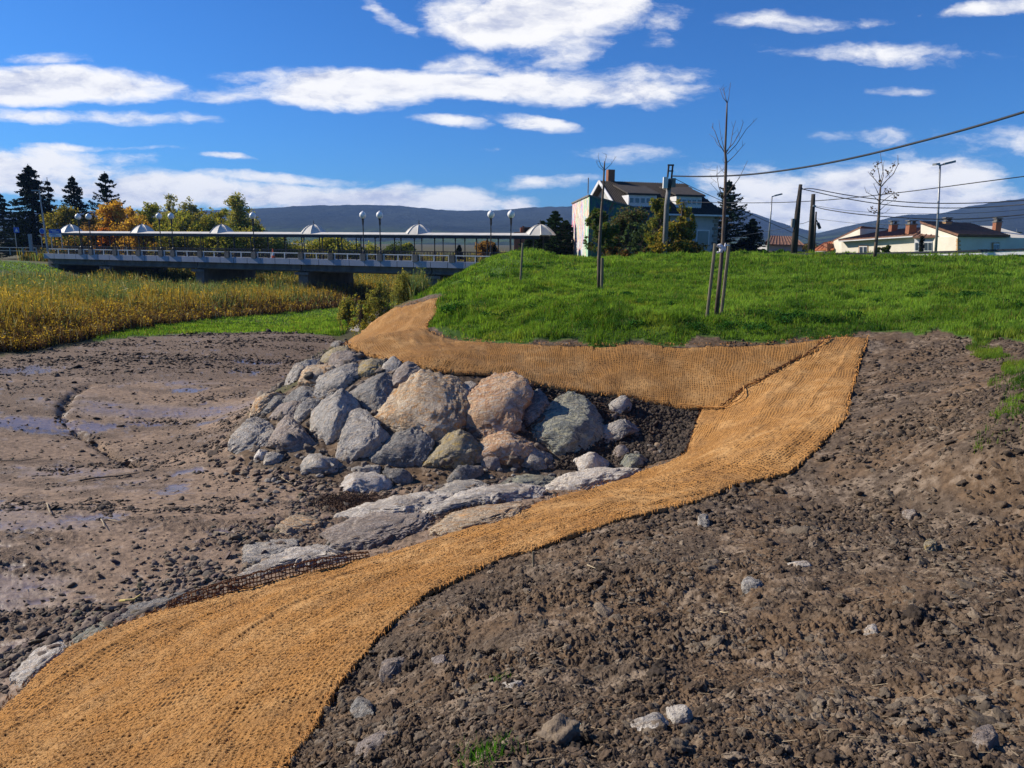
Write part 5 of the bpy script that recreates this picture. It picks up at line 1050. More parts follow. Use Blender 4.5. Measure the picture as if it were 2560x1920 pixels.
# ------------------------------------------------------------------ far trees
MBARK = simple('bark', (.12, .095, .07), .95, (.06, .048, .036), 6, bump=.6, bscale=20, stretch=(1, 1, .3))
MBARKY = simple('young_bark', (.15, .115, .085), .85, (.075, .055, .042), 8, bump=.5, bscale=30, stretch=(1, 1, .3))
def broadleaf(px, yb, yt, wpx, D, cols, label, seed, n=4200, upright=False, dens=.0, group='autumn trees behind the bridge', name='tree', leaf=None, zb=None, lobes=11, gap=.55, cat='tree'):
    a = wp(px, yb, D); b = wp(px, yt, D); h = b[2] - a[2]; w_ = wpx * D / F / 2 * (1.35 if D > 90 else 1.15); rg = np.random.default_rng(seed)
    base = np.array([a[0], D, a[2]]); e = empty(name, tuple(base), label, cat, group)
    tr = [base, base + (rg.normal(0, .03 * h), 0, h * .35), base + (rg.normal(0, .05 * h), 0, h * .7)]; mb = MB(); mb.tube(tr, [h * .025, h * .018, h * .008], 7)
    C, Rd = [], []
    for k in range(lobes):
        aa = rg.uniform(0, 6.28); f = rg.uniform(.02 if name in ('shrub', 'bramble') else .2, .95); rr_ = w_ * rg.uniform(.05, .72) * (1 - .55 * max(0, f - .45) / .5) ; c = base + (math.cos(aa) * rr_, math.sin(aa) * rr_, h * (.10 + .78 * f)); s = max(rg.uniform(.28, .5) * w_ * (1.1 - .45 * f), .07 * h)
        C.append(c); Rd.append([s * .38, s * .38, s * 1.5] if upright else [s, s, s * rg.uniform(.7, 1.1)]); p0 = base + (0, 0, h * rg.uniform(.2, .5)); mb.tube([p0, (p0 + c) / 2 + (0, 0, .05 * h), c], [h * .009, h * .006, h * .002], 5)
    mb.out('trunk', MBARK, e); 
    n = int(n * (1.9 if D > 90 else 1.7)); lf = leafcloud('crown', C, Rd, n, leaf or max(.09, D * .0014), cols, MLEAF, seed, parent=e, loc=tuple(base), shell=.55, noise=w_ * gap); return e
def conifer(px, yb, yt, wpx, D, label, seed, n=60, cols=((.012, .022, .016), (.020, .034, .020)), droop=.35, gap=.0, group='dark conifers', power=.8, fl=160):
    a = wp(px, yb, D); b = wp(px, yt, D); h = b[2] - a[2]; w_ = wpx * D / F / 2 * 1.3; rg = np.random.default_rng(seed); base = np.array([a[0], D, a[2]])
    e = empty('conifer', tuple(base), label, 'conifer', group); MB().tube([base, base + (0, 0, h * .5), base + (0, 0, h)], [h * .022, h * .014, h * .003], 7).out('trunk', MBARK, e)
    P, A_, B_, S = [], [], [], []
    mb = MB()
    nt_ = max(9, int(n * .36)); per = 10
    for k in range(nt_):
        f0 = (k + .3) / nt_
        for q in range(per):
            f = min(.985, f0 + rg.normal(0, .012)); z = h * (.05 + .94 * f); L = w_ * ((1 - f) ** power) * rg.choice([.55, .8, 1.0, 1.12]) * rg.uniform(.85, 1.1) + .015 * h * (1 - f)
            aa = rg.uniform(0, 6.28); d = np.array([math.cos(aa), math.sin(aa), 0]); t = rg.random(max(6, int(fl / 3.2))) ** .6
            lift = rg.uniform(-.02, .16); zz = z + L * (lift * t - droop * t ** 2 + (.25 * t ** 4)); pos = base + d * (L * t)[:, None] + np.c_[np.zeros((len(t), 2)), zz]; wdt = L * .20 * (1 - t * .75) + .03
            sd = np.array([-d[1], d[0], 0]); pos = pos + sd * (rg.normal(0, .55, len(t)) * wdt)[:, None] + np.c_[np.zeros((len(t), 2)), -np.abs(rg.normal(0, .010, len(t))) * h]
            P.append(pos); mb.tube([base + (0, 0, z), base + d * L * .5 + (0, 0, z + L * (lift * .5 - droop * .25)), base + d * L + (0, 0, z + L * (lift - droop + .25))], [.05, .035, .012], 3, cap=False)
    P = np.vstack(P); n_ = len(P); a_ = rg.normal(0, 1, (n_, 3)); a_[:, 2] = -np.abs(a_[:, 2]) * .6; a_ /= np.linalg.norm(a_, axis=1)[:, None]; b_ = np.cross(a_, rg.normal(0, 1, (n_, 3))); b_ /= np.linalg.norm(b_, axis=1)[:, None]
    s = max(.10, D * .0016) * rg.uniform(.6, 1.4, n_)[:, None]; V = np.stack([P - a_ * s, P + b_ * s * .4, P + a_ * s, P - b_ * s * .4], 1).reshape(-1, 3); i = np.arange(n_) * 4
    cc = np.array(cols)[rg.integers(0, len(cols), n_)] * rg.uniform(.6, 1.6, (n_, 1)); cr_ = kid('crown', V, np.c_[i, i + 1, i + 2, i + 3], MNEEDLE, e, cols=np.repeat(cc, 4, 0), smooth=False); mb.out('branches', MBARK, cr_); return e
CG = 'dark conifers behind the left end of the bridge'
conifer(18, 640, 480, 95, 120, 'blue-green conifer cut by the left edge of the picture', 601, 44, ((.022, .036, .030), (.03, .05, .036)), group=CG)
conifer(95, 645, 410, 125, 118, 'tallest dense spruce, behind the small road signs', 602, 90, group=CG, power=.6, droop=.42, fl=210)
conifer(138, 640, 443, 75, 124, 'thin ragged larch just right of the tallest spruce', 603, 34, ((.035, .038, .030), (.02, .026, .02)), group=CG, fl=60)
conifer(200, 640, 438, 85, 122, 'spire-like spruce with drooping branches, third tall conifer', 604, 60, group=CG, power=.6, fl=130)
conifer(280, 640, 428, 110, 122, 'open-branched dark fir right of the spire-like spruce', 605, 46, group=CG, droop=.1, power=.7, fl=160)
conifer(60, 640, 540, 110, 126, 'low dark conifer between the leftmost one and the tallest spruce', 606, 50, group=CG)
conifer(215, 640, 545, 110, 128, 'low dark conifer under the spire-like spruce', 607, 50, group=CG)
DKG = [(.05, .075, .025), (.075, .10, .03)]; OL = [(.21, .19, .05), (.15, .15, .04), (.27, .21, .05)]; OG = [(.58, .33, .06), (.44, .26, .05), (.62, .42, .08)]; YG = [(.27, .29, .06), (.19, .23, .05), (.38, .32, .07)]; PALE = [(.40, .36, .17), (.28, .28, .12), (.20, .22, .09)]; RB = [(.36, .20, .07), (.25, .16, .06)]
TR = [(165, 640, 520, 85, 112, OL, 'olive brown round tree in front of the spruces', 5200), (235, 640, 560, 80, 110, RB, 'low brown tree behind the first canopy dome'), (300, 640, 500, 85, 114, OG, 'golden orange tree, most vivid one behind the canopy', 6500), (268, 650, 560, 40, 108, [(.55, .22, .05), (.5, .17, .04)], 'small bright orange tree below the golden one', 1600),
      (330, 640, 525, 60, 118, OG, 'ochre tree between the golden one and the pale tall one'), (378, 640, 498, 60, 112, YG, 'yellow-green tree left of the tall pale one'), (430, 640, 474, 80, 120, PALE, 'tallest pale airy tree in the row'), (480, 640, 490, 70, 122, PALE, 'pale airy tree right of the tallest airy one'),
      (455, 640, 532, 95, 108, YG, 'low bright yellow-green tree before the pale airy pair', 5000), (345, 645, 552, 90, 106, RB + OG, 'russet bush-like tree behind the second dome'), (510, 640, 530, 80, 112, OL, 'olive tree left of the last tall green one'), (550, 640, 512, 60, 116, YG, 'narrow yellow-green tree in the middle of the row'), (600, 640, 490, 85, 114, PALE + YG, 'last tall grey-green tree at the right end of the row', 5600), (640, 640, 560, 80, 110, YG + OL, 'low olive green tree at the foot of the last tall one'),
      (560, 650, 570, 130, 104, DKG + YG, 'wide low dark green shrub behind the third dome', 5200), (720, 650, 600, 130, 116, YG, 'low yellowish hedge tree behind the fourth dome', 4800), (820, 650, 598, 110, 118, YG, 'low green hedge tree right of the fourth dome', 4000), (900, 650, 610, 90, 120, YG, 'small yellowish tree seen under the canopy between lamps', 3000), (440, 655, 590, 140, 102, DKG + OL, 'wide dark shrub seen through the canopy by the lamp pair', 5200), (200, 655, 590, 140, 104, DKG + RB, 'wide dark brownish shrub at the left end of the canopy', 5200), (980, 650, 625, 100, 122, DKG, 'dark low shrub seen under the fifth dome', 2400),
      (400, 640, 545, 90, 113, YG, 'mid-height yellow tree between the green and the airy ones', 5200), (525, 640, 548, 90, 109, YG + OL, 'mid-height olive tree left of the narrow yellow-green one', 5200), (625, 640, 525, 70, 117, OL + YG, 'olive tree right behind the last tall grey-green one', 4200), (235, 640, 535, 80, 116, OL + RB, 'brown-green tree between spruces and golden tree', 4200),
      (1215, 648, 602, 60, 84, RB, 'reddish brown tree behind the lamp pair by the mound', 2600), (1020, 625, 609, 30, 130, YG, 'small far tree left of the fifth dome', 800)]
for i, t in enumerate(TR):
    broadleaf(t[0], t[1], t[2] - (16 if t[2] < 560 else 0), t[3] * 1.12, t[4], t[5], t[6], 620 + i, n=t[7] if len(t) > 7 else 4200, gap=.30 if t[5] is PALE else .4, lobes=26)
conifer(1148, 648, 612, 20, 92, 'tiny fir seen under the canopy near the mound', 650, 26, group='dark conifers by the bridge end'); conifer(1235, 650, 607, 26, 84, 'small dark fir behind the lamp pair by the mound', 651, 26, group='dark conifers by the bridge end')
for i, (px, yt, w_, lb) in enumerate(((1385, 525, 75, 'dark tall conifer left of the mural building'), (1355, 550, 60, 'dark conifer behind the last half dome'), (1412, 548, 60, 'dark conifer touching the mural building'), (1330, 580, 70, 'low dark conifer beside the red brick house'), (1420, 590, 60, 'low dark conifer at the foot of the mural building'))):
    conifer(px, 655, yt, w_, 76 + i, lb, 660 + i, 56, ((.016, .034, .016), (.026, .05, .02)), group='dark conifers by the bridge end', power=.5, fl=150)
conifer(1812, 640, 447, 130, 84, 'tall dark cedar with spreading layered branches, right of the grey house', 670, 62, ((.012, .026, .018), (.02, .038, .024)), group='conifers by the grey house', droop=.15, power=.75, fl=150)
conifer(1876, 645, 545, 72, 80, 'small dense dark fir right of the tall cedar', 671, 60, group='conifers by the grey house', power=.65, fl=170)
conifer(1915, 560, 559, 4, 300, 'x', 672, 2) if False else None

# ------------------------------------------------------------------ the grey-roofed house with the painted annex
MWALL = simple('pale_render', (.42, .42, .40), .9, (.34, .34, .33), 1.0); MTILE = simple('dark_roof_tiles', (.070, .058, .048), .9, (.042, .036, .031), 2.5, bump=1.0, bscale=5, stretch=(1, 1, 1))
MGLASS = simple('window_glass', (.05, .07, .10), .08, (.04, .055, .08), spec=.8); MFRAME = simple('window_frame_white', (.65, .65, .65), .5, (.55, .55, .55)); MQ = simple('quoin_stone', (.26, .23, .19), .9, (.15, .135, .11), 3); MBRICK = simple('brick', (.30, .13, .07), .9, (.2, .08, .045), 8)
T = R(16); e1 = np.array([math.cos(T), math.sin(T), 0]); e2 = np.array([-math.sin(T), math.cos(T), 0]); O = np.array([10.9, 75.0, 2.6]); Lh, Wd, He, Hr = 10.8, 9.5, 5.2, 8.45
def hp(a, b, z): return O + e1 * a + e2 * b + EZ * z
hs = empty('house', tuple(O), 'pale two-storey house with a big dark tiled roof behind the bushes', 'house')
mb = MB(); mb.prism([hp(0, 0, 0), hp(Lh, 0, 0), hp(Lh, 0, He), hp(0, 0, He)], e2 * Wd); mb.prism([hp(0.02, 0.02, He), hp(.02, Wd - .02, He), hp(.02, Wd / 2, Hr - .25)], e1 * (Lh - 2.2)); mb.out('wall', MWALL, hs)
ov = .7; rA, rB = hp(-ov, Wd / 2, Hr), hp(Lh - 1.4, Wd / 2, Hr)
f0, f1, b0, b1 = hp(-ov, -ov, He - .15), hp(Lh + ov, -ov, He - .15), hp(-ov, Wd + ov, He - .15), hp(Lh + ov, Wd + ov, He - .15)
mb = MB(); V = [f0, f1, b1, b0, rA, rB]; V += [v - EZ * .22 for v in V]; mb.add(V, [(0, 1, 5, 4), (2, 3, 4, 5), (1, 2, 5), (6, 10, 11, 7), (8, 11, 10, 9), (7, 11, 8), (0, 6, 7, 1), (1, 7, 8, 2), (2, 8, 9, 3), (0, 4, 10, 6), (3, 9, 10, 4)]); rf = mb.out('roof', MTILE, hs)
mb = MB(); mb.seg(f0 + EZ * -.05, rA + EZ * -.05, .08, .34); mb.seg(b0 - EZ * .05, rA - EZ * .05, .08, .34); mb.seg(f0 - EZ * .12 - e2 * .08, f1 - EZ * .12 - e2 * .08, .1, .16); mb.out('bargeboard', MFRAME, hs)
# tile courses on the front slope
mb = MB(); sl_ = (rA - f0); 
for k in range(1, 60):
    a = f0 + (f1 - f0) * (k / 60); top_s = 1.0
    q = a + np.array([sl_[0], sl_[1], 0]) * 0; nrm_ = np.cross(f1 - f0, sl_); nrm_ /= np.linalg.norm(nrm_)
    # length of the slope here (hip cut on the right)
    aa = (k / 60) * (Lh + 2 * ov); up_ = min(1.0, (Lh + 2 * ov - aa) / (1.4 + ov)); d = (hp(-ov, Wd / 2, Hr) - f0); p1 = a + d * up_ + nrm_ * .03 * np.sign(nrm_[2])
    mb.tube([a + nrm_ * .03 * np.sign(nrm_[2]), p1], .055, 4)
mb.out('roof_tiles', MTILE, rf)
mb = MB(); c = hp(.7, Wd / 2 + .3, Hr + .45); mb.box(c, (.75, .6, 1.5), e1, e2, EZ); ch_ = mb.out('chimney', MBRICK, rf)
c = wp(1470, 484, 79); MB().tube([c, c + EZ * 1.6], .07).out('flue_pipe', MGAL, rf)
def slope_pt(a, f): return hp(a, -ov + (Wd / 2 + ov) * f, He - .15 + (Hr - He + .15) * f)
for a0, a1 in ((.7, 3.8), (6.0, 8.9)):
    p0, p1 = slope_pt(a0, .18), slope_pt(a1, .18); z1 = 1.15; mb = MB()
    mb.prism([p0 - EZ * .3, p1 - EZ * .3, p1 + EZ * z1, p0 + EZ * z1], e2 * 2.6); dm = mb.out('dormer', MFRAME, rf)
    q0, q1 = p0 + EZ * (z1 + .02) - e2 * .3 - e1 * .25, p1 + EZ * (z1 + .02) - e2 * .3 + e1 * .25; mb = MB(); mb.prism([q0, q1, slope_pt(a1 + .25, .80) + EZ * .1, slope_pt(a0 - .25, .80) + EZ * .1], (0, 0, .16)); mb.out('dormer_roof', MTILE, rf)
    n_ = 5; L = a1 - a0
    for k in range(n_):
        c = p0 + e1 * (L * (k + .5) / n_) + EZ * .62 - e2 * .03; w_ = MB().box(c, (L / n_ * .86, .05, .62), e1, e2, EZ).out('window', MFRAME, hs); MB().box(c - e2 * .03, (L / n_ * .66, .03, .46), e1, e2, EZ).out('pane', MGLASS, w_)
# ground floor windows, quoins
for a, z, ww, hh in ((9.1, 2.7, 1.25, 1.35), (6.2, 2.7, 1.2, 1.3), (3.6, 2.7, 1.2, 1.3)):
    c = hp(a, -.02, z); w_ = MB().box(c, (ww + .25, .08, hh + .25), e1, e2, EZ).out('window', MFRAME, hs); MB().box(c - e2 * .05, (ww, .04, hh), e1, e2, EZ).out('pane', MGLASS, w_); MB().box(c - e2 * .08 - EZ * (hh / 2 + .1), (ww + .4, .2, .1), e1, e2, EZ).out('sill', MQ, w_)
mb = MB()
for k in range(13): mb.box(hp(Lh - (.30 if k % 2 else .2), -.03, .3 + k * .37), (.62 if k % 2 else .42, .1, .30), e1, e2, EZ)
mb.out('quoin', MQ, hs); mb = MB(); mb.box(hp(Lh / 2, -.04, .35), (Lh, .08, .9), e1, e2, EZ); mb.out('plinth', MQ, hs)
for px, py in ((1589, 546), (1616, 540)):
    c = wp(px, py, 74.1); mb = MB(); mb.lathe(c, [(.02, 0), (.2, .03), (.32, .10), (.33, .11)], 12); d_ = mb.out('satellite_dish', MFRAME, hs); MB().tube([c + (0, .1, -.1), c + (0, .6, .3), hp(3, 0, 5.0) * 0 + c + (0, .9, .7)], .03).out('bracket', MGAL, d_)
# painted annex
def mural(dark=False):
    m_, g_ = mat('mural_dark_shade' if dark else 'mural_paint'); P = g_.n('ShaderNodeTexCoord').outputs['Object']
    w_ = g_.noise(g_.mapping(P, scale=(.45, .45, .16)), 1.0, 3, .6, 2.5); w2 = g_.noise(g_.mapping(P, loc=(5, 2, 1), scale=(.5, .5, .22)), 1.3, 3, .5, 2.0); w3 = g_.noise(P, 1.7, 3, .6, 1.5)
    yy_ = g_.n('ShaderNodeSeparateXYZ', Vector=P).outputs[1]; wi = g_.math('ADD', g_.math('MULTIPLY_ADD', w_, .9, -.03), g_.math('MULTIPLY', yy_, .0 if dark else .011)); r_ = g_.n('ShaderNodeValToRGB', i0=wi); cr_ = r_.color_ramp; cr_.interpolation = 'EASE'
    PALT = ((.0, (.02, .08, .07, 1)), (.40, (.03, .12, .10, 1)), (.47, (.02, .05, .12, 1)), (.53, (.05, .14, .06, 1)), (.60, (.16, .05, .05, 1)), (.68, (.03, .10, .16, 1))) if dark else ((.0, (.10, .38, .20, 1)), (.38, (.26, .52, .30, 1)), (.45, (.50, .62, .48, 1)), (.485, (.68, .30, .14, 1)), (.52, (.66, .60, .50, 1)), (.56, (.26, .42, .64, 1)), (.62, (.66, .18, .24, 1)))  # dark set: blue-green paint with the wall's shade mixed into the colours
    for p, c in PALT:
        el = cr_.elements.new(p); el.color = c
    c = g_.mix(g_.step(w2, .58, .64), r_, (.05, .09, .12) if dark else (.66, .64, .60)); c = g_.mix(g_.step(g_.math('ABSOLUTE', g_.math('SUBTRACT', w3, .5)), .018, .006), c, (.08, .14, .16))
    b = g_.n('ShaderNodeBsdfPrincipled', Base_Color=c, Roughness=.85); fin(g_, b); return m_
MM = mural(); a0, a1, a2, a3 = np.array([6.62, 66, 2.6]), np.array([13.2, 68.2, 2.6]), np.array([12.2, 79, 2.6]), np.array([6.15, 79, 2.6])
an = empty('painted_annex', tuple(a0), 'tall annex painted with a colourful abstract mural, sunlit on its narrow left side', 'building')
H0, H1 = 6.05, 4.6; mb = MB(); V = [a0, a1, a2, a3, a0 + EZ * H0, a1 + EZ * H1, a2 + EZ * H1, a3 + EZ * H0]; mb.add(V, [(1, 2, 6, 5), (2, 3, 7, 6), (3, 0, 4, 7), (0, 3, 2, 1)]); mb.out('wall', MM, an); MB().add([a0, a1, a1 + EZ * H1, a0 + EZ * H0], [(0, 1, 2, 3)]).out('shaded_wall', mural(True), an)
mb = MB(); k = 1.02; V = [p + EZ * .002 for p in (a0 + (-.1, -.1, H0), a1 + (.1, -.1, H1), a2 + (.1, .1, H1), a3 + (-.1, .1, H0))]; V += [v + EZ * .14 for v in V]; mb.add(V, [(0, 1, 5, 4), (1, 2, 6, 5), (2, 3, 7, 6), (3, 0, 4, 7), (0, 3, 2, 1), (4, 5, 6, 7)]); mb.out('coping', MCON, an)
# red brick house beyond
rb = wp(1325, 648, 96); e = empty('brick_house', tuple(rb), 'red brick house partly hidden behind the last canopy dome', 'house')
def pxprism(mb, L, D, dep): return mb.prism([wp(x, y, D) for x, y in L], (0, dep, 0))
pxprism(MB(), [(1285, 645), (1285, 580), (1301, 580), (1301, 568), (1345, 568), (1345, 645)], 96, 6).out('wall', MBRICK, e); pxprism(MB(), [(1300, 590), (1312, 572), (1345, 568), (1352, 590)], 95.7, 5).out('roof', MTILE, e); pxprism(MB(), [(1306, 580), (1306, 565), (1311, 565), (1311, 580)], 95.5, 1).out('chimney', MBRICK, e)

# bushes and trees before the house
BU = [(1500, 650, 505, 96, 52, [(0.056, 0.096, 0.029), (0.088, 0.136, 0.035), (0.144, 0.136, 0.048)], 'leafy dark green young tree with bare top before the mural annex', 5200), (1570, 652, 515, 150, 60, [(0.080, 0.088, 0.048), (0.128, 0.096, 0.048), (0.064, 0.112, 0.048)], 'brownish green shrub before the house, left of the yellowing tree', 5200),
      (1528, 654, 590, 90, 54, [(0.160, 0.088, 0.048), (0.096, 0.080, 0.040), (0.080, 0.112, 0.032)], 'low reddish shrub at the foot of the leafy young tree', 3200), (1605, 654, 560, 120, 58, [(0.056, 0.096, 0.048), (0.080, 0.112, 0.056)], 'dark green shrub under the satellite dishes', 4200), (1610, 655, 620, 60, 50, [(0.112, 0.072, 0.032), (0.064, 0.096, 0.032)], 'low dark bramble on the grass crest before the house', 2600),
      (1645, 652, 468, 84, 56, [(0.112, 0.152, 0.040), (0.176, 0.184, 0.048), (0.272, 0.224, 0.048)], 'yellowing tall tree wrapped around the concrete pole, left half', 4200), (1700, 652, 472, 66, 57, [(0.144, 0.176, 0.040), (0.240, 0.216, 0.048), (0.384, 0.256, 0.048)], 'yellowing tall tree right of the concrete pole', 4200), (1668, 655, 560, 110, 54, [(0.176, 0.160, 0.032), (0.320, 0.224, 0.040), (0.096, 0.128, 0.032)], 'golden green bush below the concrete pole', 5200),
      (1712, 655, 600, 100, 55, [(0.128, 0.112, 0.032), (0.192, 0.128, 0.040), (0.080, 0.112, 0.032)], 'rusty green shrub under the lit window', 4200), (1560, 655, 625, 60, 48, [(0.160, 0.080, 0.040), (0.080, 0.080, 0.032)], 'small russet bramble on the crest left of centre', 1800)]
for i, t in enumerate(BU): broadleaf(t[0], t[1], t[2], t[3], t[4], t[5], t[6], 700 + i, n=t[7], group='shrubs and trees before the pale house', name='shrub' if t[1] - t[2] < 110 else 'tree', leaf=.11, gap=.42, lobes=26, cat='shrub' if t[1] - t[2] < 110 else 'tree')
for i, (px, yb, yt, w_, D, lb) in enumerate(((1905, 645, 628, 60, 46, 'low green bramble on the crest under the small fir'), (1950, 645, 624, 60, 47, 'green bramble at the foot of the left lamp column'), (1850, 645, 632, 50, 44, 'low green bramble under the cedar'), (2000, 648, 632, 30, 47, 'green weeds at the foot of the leaning timber pole'))):
    broadleaf(px, yb, yt, w_, D, [(.03, .08, .02), (.05, .12, .025)], lb, 730 + i, n=2200, group='brambles on the grass crest', name='bramble', leaf=.07, cat='bramble')
# willow shrubs at the foot of the mound by the reeds
for i, (px, yb, yt, w_, D, lb) in enumerate(((905, 835, 730, 90, 31, 'yellow-leaved willow shrub nearest the upper mat'), (950, 800, 700, 90, 36, 'olive willow shrub behind the nearest yellow one'), (1010, 768, 672, 80, 42, 'grey-green willow shrub left of the mound slope'), (1045, 745, 668, 60, 47, 'thin twiggy shrub before the right bridge pier'), (870, 815, 745, 70, 36, 'small olive shrub at the end of the grass verge'))):
    broadleaf(px, yb, yt, w_, D, [(.42, .34, .06), (.28, .27, .06), (.18, .20, .05)] if i in (0, 3) else [(.24, .25, .07), (.18, .20, .06), (.36, .30, .08)], lb, 740 + i, n=5200, group='willow shrubs beside the reed bed', name='shrub', leaf=.042, gap=.7, lobes=80, cat='shrub', upright=True)

# ------------------------------------------------------------------ bare young trees, stakes
def tubepx(mb, L, D, r0, r1, n=6): P = np.array([wp(x, y, D) for x, y in L]); mb.tube(P, np.linspace(r0, r1, len(P)), n); return P
def young(base_px, D, trunk, branches, label, r0, rt, group='bare young trees on the grass bank', rg_=None):
    p = wp(*base_px, D); gz = H(p[:1], p[1:2])[0]; p[2] = gz - .1; e = empty('young_tree', tuple(p), label, 'young tree', group); mb = MB(); P = np.array([wp(x, y, D) for x, y in trunk]); P[0] = p; mb.tube(P, np.linspace(r0, rt, len(P)), 8); mb.out('trunk', MBARKY, e, smooth=True)
    for L in branches:
        k = L[0]; pts_ = L[1:]; rg = np.random.default_rng(int(abs(pts_[-1][0] * 7 + pts_[-1][1]))); P = [wp(x, y, D) for x, y in pts_]; dy = rg.normal(0, .35); P = np.array([q + np.array([0, dy * i / (len(P) - 1), 0]) for i, q in enumerate(P)])
        mb = MB(); mb.tube(P, np.linspace(k, k * .35, len(P)), 5)
        for _ in range(2):
            t = rg.uniform(.4, .9); i = min(int(t * (len(P) - 1)), len(P) - 2); q = P[i] + (P[i + 1] - P[i]) * rg.random(); mb.tube([q, q + np.array([rg.normal(0, .06), rg.normal(0, .06), rg.uniform(.06, .16)])], [k * .4, k * .2], 4)
        mb.out('branch', MBARKY, e, smooth=True)
    return e
S5 = lambda x, y: (1700 + x / 2.676, 180 + y / 2.676)
young((1792, 762), 19.4, [(1792, 762), (1800, 690), S5(285, 1160), S5(300, 860), S5(308, 600), S5(302, 530), S5(312, 300), S5(315, 205)],
      [(.010, S5(315, 205), S5(295, 170), S5(275, 98)), (.010, S5(318, 205), S5(345, 150), S5(372, 48)), (.009, S5(315, 205), S5(318, 130), S5(323, 75)), (.007, S5(312, 205), S5(313, 150), S5(316, 80)),
       (.013, S5(302, 545), S5(270, 480), S5(245, 390), S5(228, 357)), (.009, S5(302, 540), S5(285, 430), S5(280, 310)), (.008, S5(290, 520), S5(262, 480), S5(252, 430), S5(228, 398)), (.012, S5(308, 545), S5(360, 480), S5(400, 360), S5(443, 285)), (.011, S5(310, 530), S5(350, 480), S5(385, 410), S5(398, 350), S5(380, 338)), (.011, S5(315, 550), S5(370, 490), S5(430, 390), S5(495, 320)), (.012, S5(315, 605), S5(370, 560), S5(455, 468)), (.006, S5(302, 612), S5(290, 598), S5(283, 590)),
       (.013, S5(305, 835), S5(370, 760), S5(430, 700), S5(505, 575)), (.012, S5(290, 840), S5(255, 770), S5(240, 700), S5(237, 630)), (.008, S5(285, 840), S5(230, 810), S5(150, 757)), (.006, S5(300, 680), S5(288, 660), S5(282, 640)), (.007, S5(243, 690), S5(255, 670), S5(270, 658)), (.005, S5(245, 740), S5(225, 725), S5(200, 710)), (.005, S5(238, 660), S5(220, 650), S5(195, 635))],
      'tall bare young tree tied between two wooden stakes', .062, .016)
S4 = lambda x, y: (1400 + x / 4.424, 380 + y / 4.424)
young((1498, 727), 27, [(1496, 727), S4(430, 1200), S4(445, 900), S4(460, 650), S4(480, 400), S4(488, 190), S4(495, 100)],
      [(.014, S4(488, 190), S4(450, 150), S4(430, 100), S4(413, 50)), (.010, S4(485, 205), S4(430, 165), S4(395, 105)), (.012, S4(495, 200), S4(560, 140), S4(618, 50)), (.010, S4(495, 110), S4(510, 60), S4(517, 25)), (.009, S4(470, 560), S4(430, 500), S4(418, 470)), (.008, S4(440, 900), S4(380, 800), S4(340, 700)), (.009, S4(400, 1180), S4(350, 1150), S4(330, 950), S4(325, 800)), (.008, S4(455, 760), S4(540, 680), S4(600, 640)), (.008, S4(560, 820), S4(640, 740), S4(690, 640))],
      'thin bare-topped young tree with one stake before the mural annex', .075, .02)
S6 = lambda x, y: (1900 + x / 3.318, 360 + y / 3.318)
RT_ = [(.03, S6(1000, 360), S6(1050, 300), S6(1100, 250), S6(1135, 170), S6(1130, 95)), (.025, S6(1000, 350), S6(1040, 260), S6(1048, 180), S6(1047, 70)), (.025, S6(998, 350), S6(990, 260), S6(975, 190), S6(972, 160)), (.022, S6(995, 345), S6(960, 290), S6(930, 250), S6(920, 225)), (.02, S6(990, 480), S6(940, 430), S6(880, 400), S6(865, 355)), (.02, S6(985, 420), S6(950, 370), S6(918, 330)), (.022, S6(990, 500), S6(1040, 460), S6(1100, 420), S6(1140, 415)), (.018, S6(990, 450), S6(1030, 400), S6(1060, 360)), (.02, S6(985, 580), S6(950, 550), S6(920, 560), S6(910, 530)), (.018, S6(985, 560), S6(1040, 500), S6(1100, 470)), (.016, S6(985, 585), S6(1040, 570), S6(1080, 540)), (.015, S6(1040, 280), S6(1080, 230), S6(1100, 150)), (.015, S6(1000, 300), S6(1010, 220), S6(1000, 160))]
yt = young((2187, 645), 38, [(2187, 648), S6(965, 800), S6(985, 600), S6(992, 450), S6(1000, 355)], RT_, 'bare young tree with curled dead leaves before the white houses', .10, .04, None)
lf = leafcloud('dead_leaves', [wp(*S6(x, y), 38) for x, y in ((930, 240), (940, 550), (1120, 430), (1060, 400), (985, 330), (1060, 230), (1120, 180), (975, 170))], [[.22, .2, .25]] * 8, 160, .06, [(.16, .10, .06), (.10, .07, .05)], MLEAF, 761, parent=yt, loc=tuple(yt.location))
# stakes
MST2 = simple('stake_wood', (.20, .175, .12), .9, (.12, .105, .07), 6, bump=.5, bscale=20, stretch=(1, 1, .2))
def stake(L, D, r_, label, group, name='wooden_stake'):
    P = np.array([wp(x, y, D) for x, y in L]); P[0][2] = H(P[0][:1], P[0][1:2])[0] - .15; return tag(MB().tube(P, r_, 8).out(name, MST2, None, loc=tuple(P[0])), label, 'stake', group)
stake([(1768, 768), (1788, 609)], 19.2, .042, 'left wooden stake of the tall bare tree', 'stakes of the tall bare tree'); stake([(1804, 762), (1823, 608)], 19.6, .045, 'right wooden stake of the tall bare tree', 'stakes of the tall bare tree')
stake([(1504, 724), (1506, 645)], 26.6, .055, 'wooden stake leaning on the thin tree before the annex', None); stake([(1300, 711), (1307, 607)], 33, .045, 'lone thin stake standing on the slope of the mound', None)
c = wp(1804, 618, 19.3); mb = MB(); V0, F0 = ICO[3]
MCLOTH = simple('white_cloth', (.72, .72, .74), .9, (.6, .6, .62)); 
for dx, dz_, s in ((-.05, .03, (.07, .05, .05)), (0, -.04, (.055, .045, .10)), (.09, 0, (.03, .03, .10)), (-.08, -.13, (.03, .02, .03))): mb.add(c + (dx, 0, dz_) + V0 * (1 + .5 * fbm3(V0 + dx * 30, 1.6, 3, 5)[:, None]) * np.array(s), [tuple(f) for f in F0])
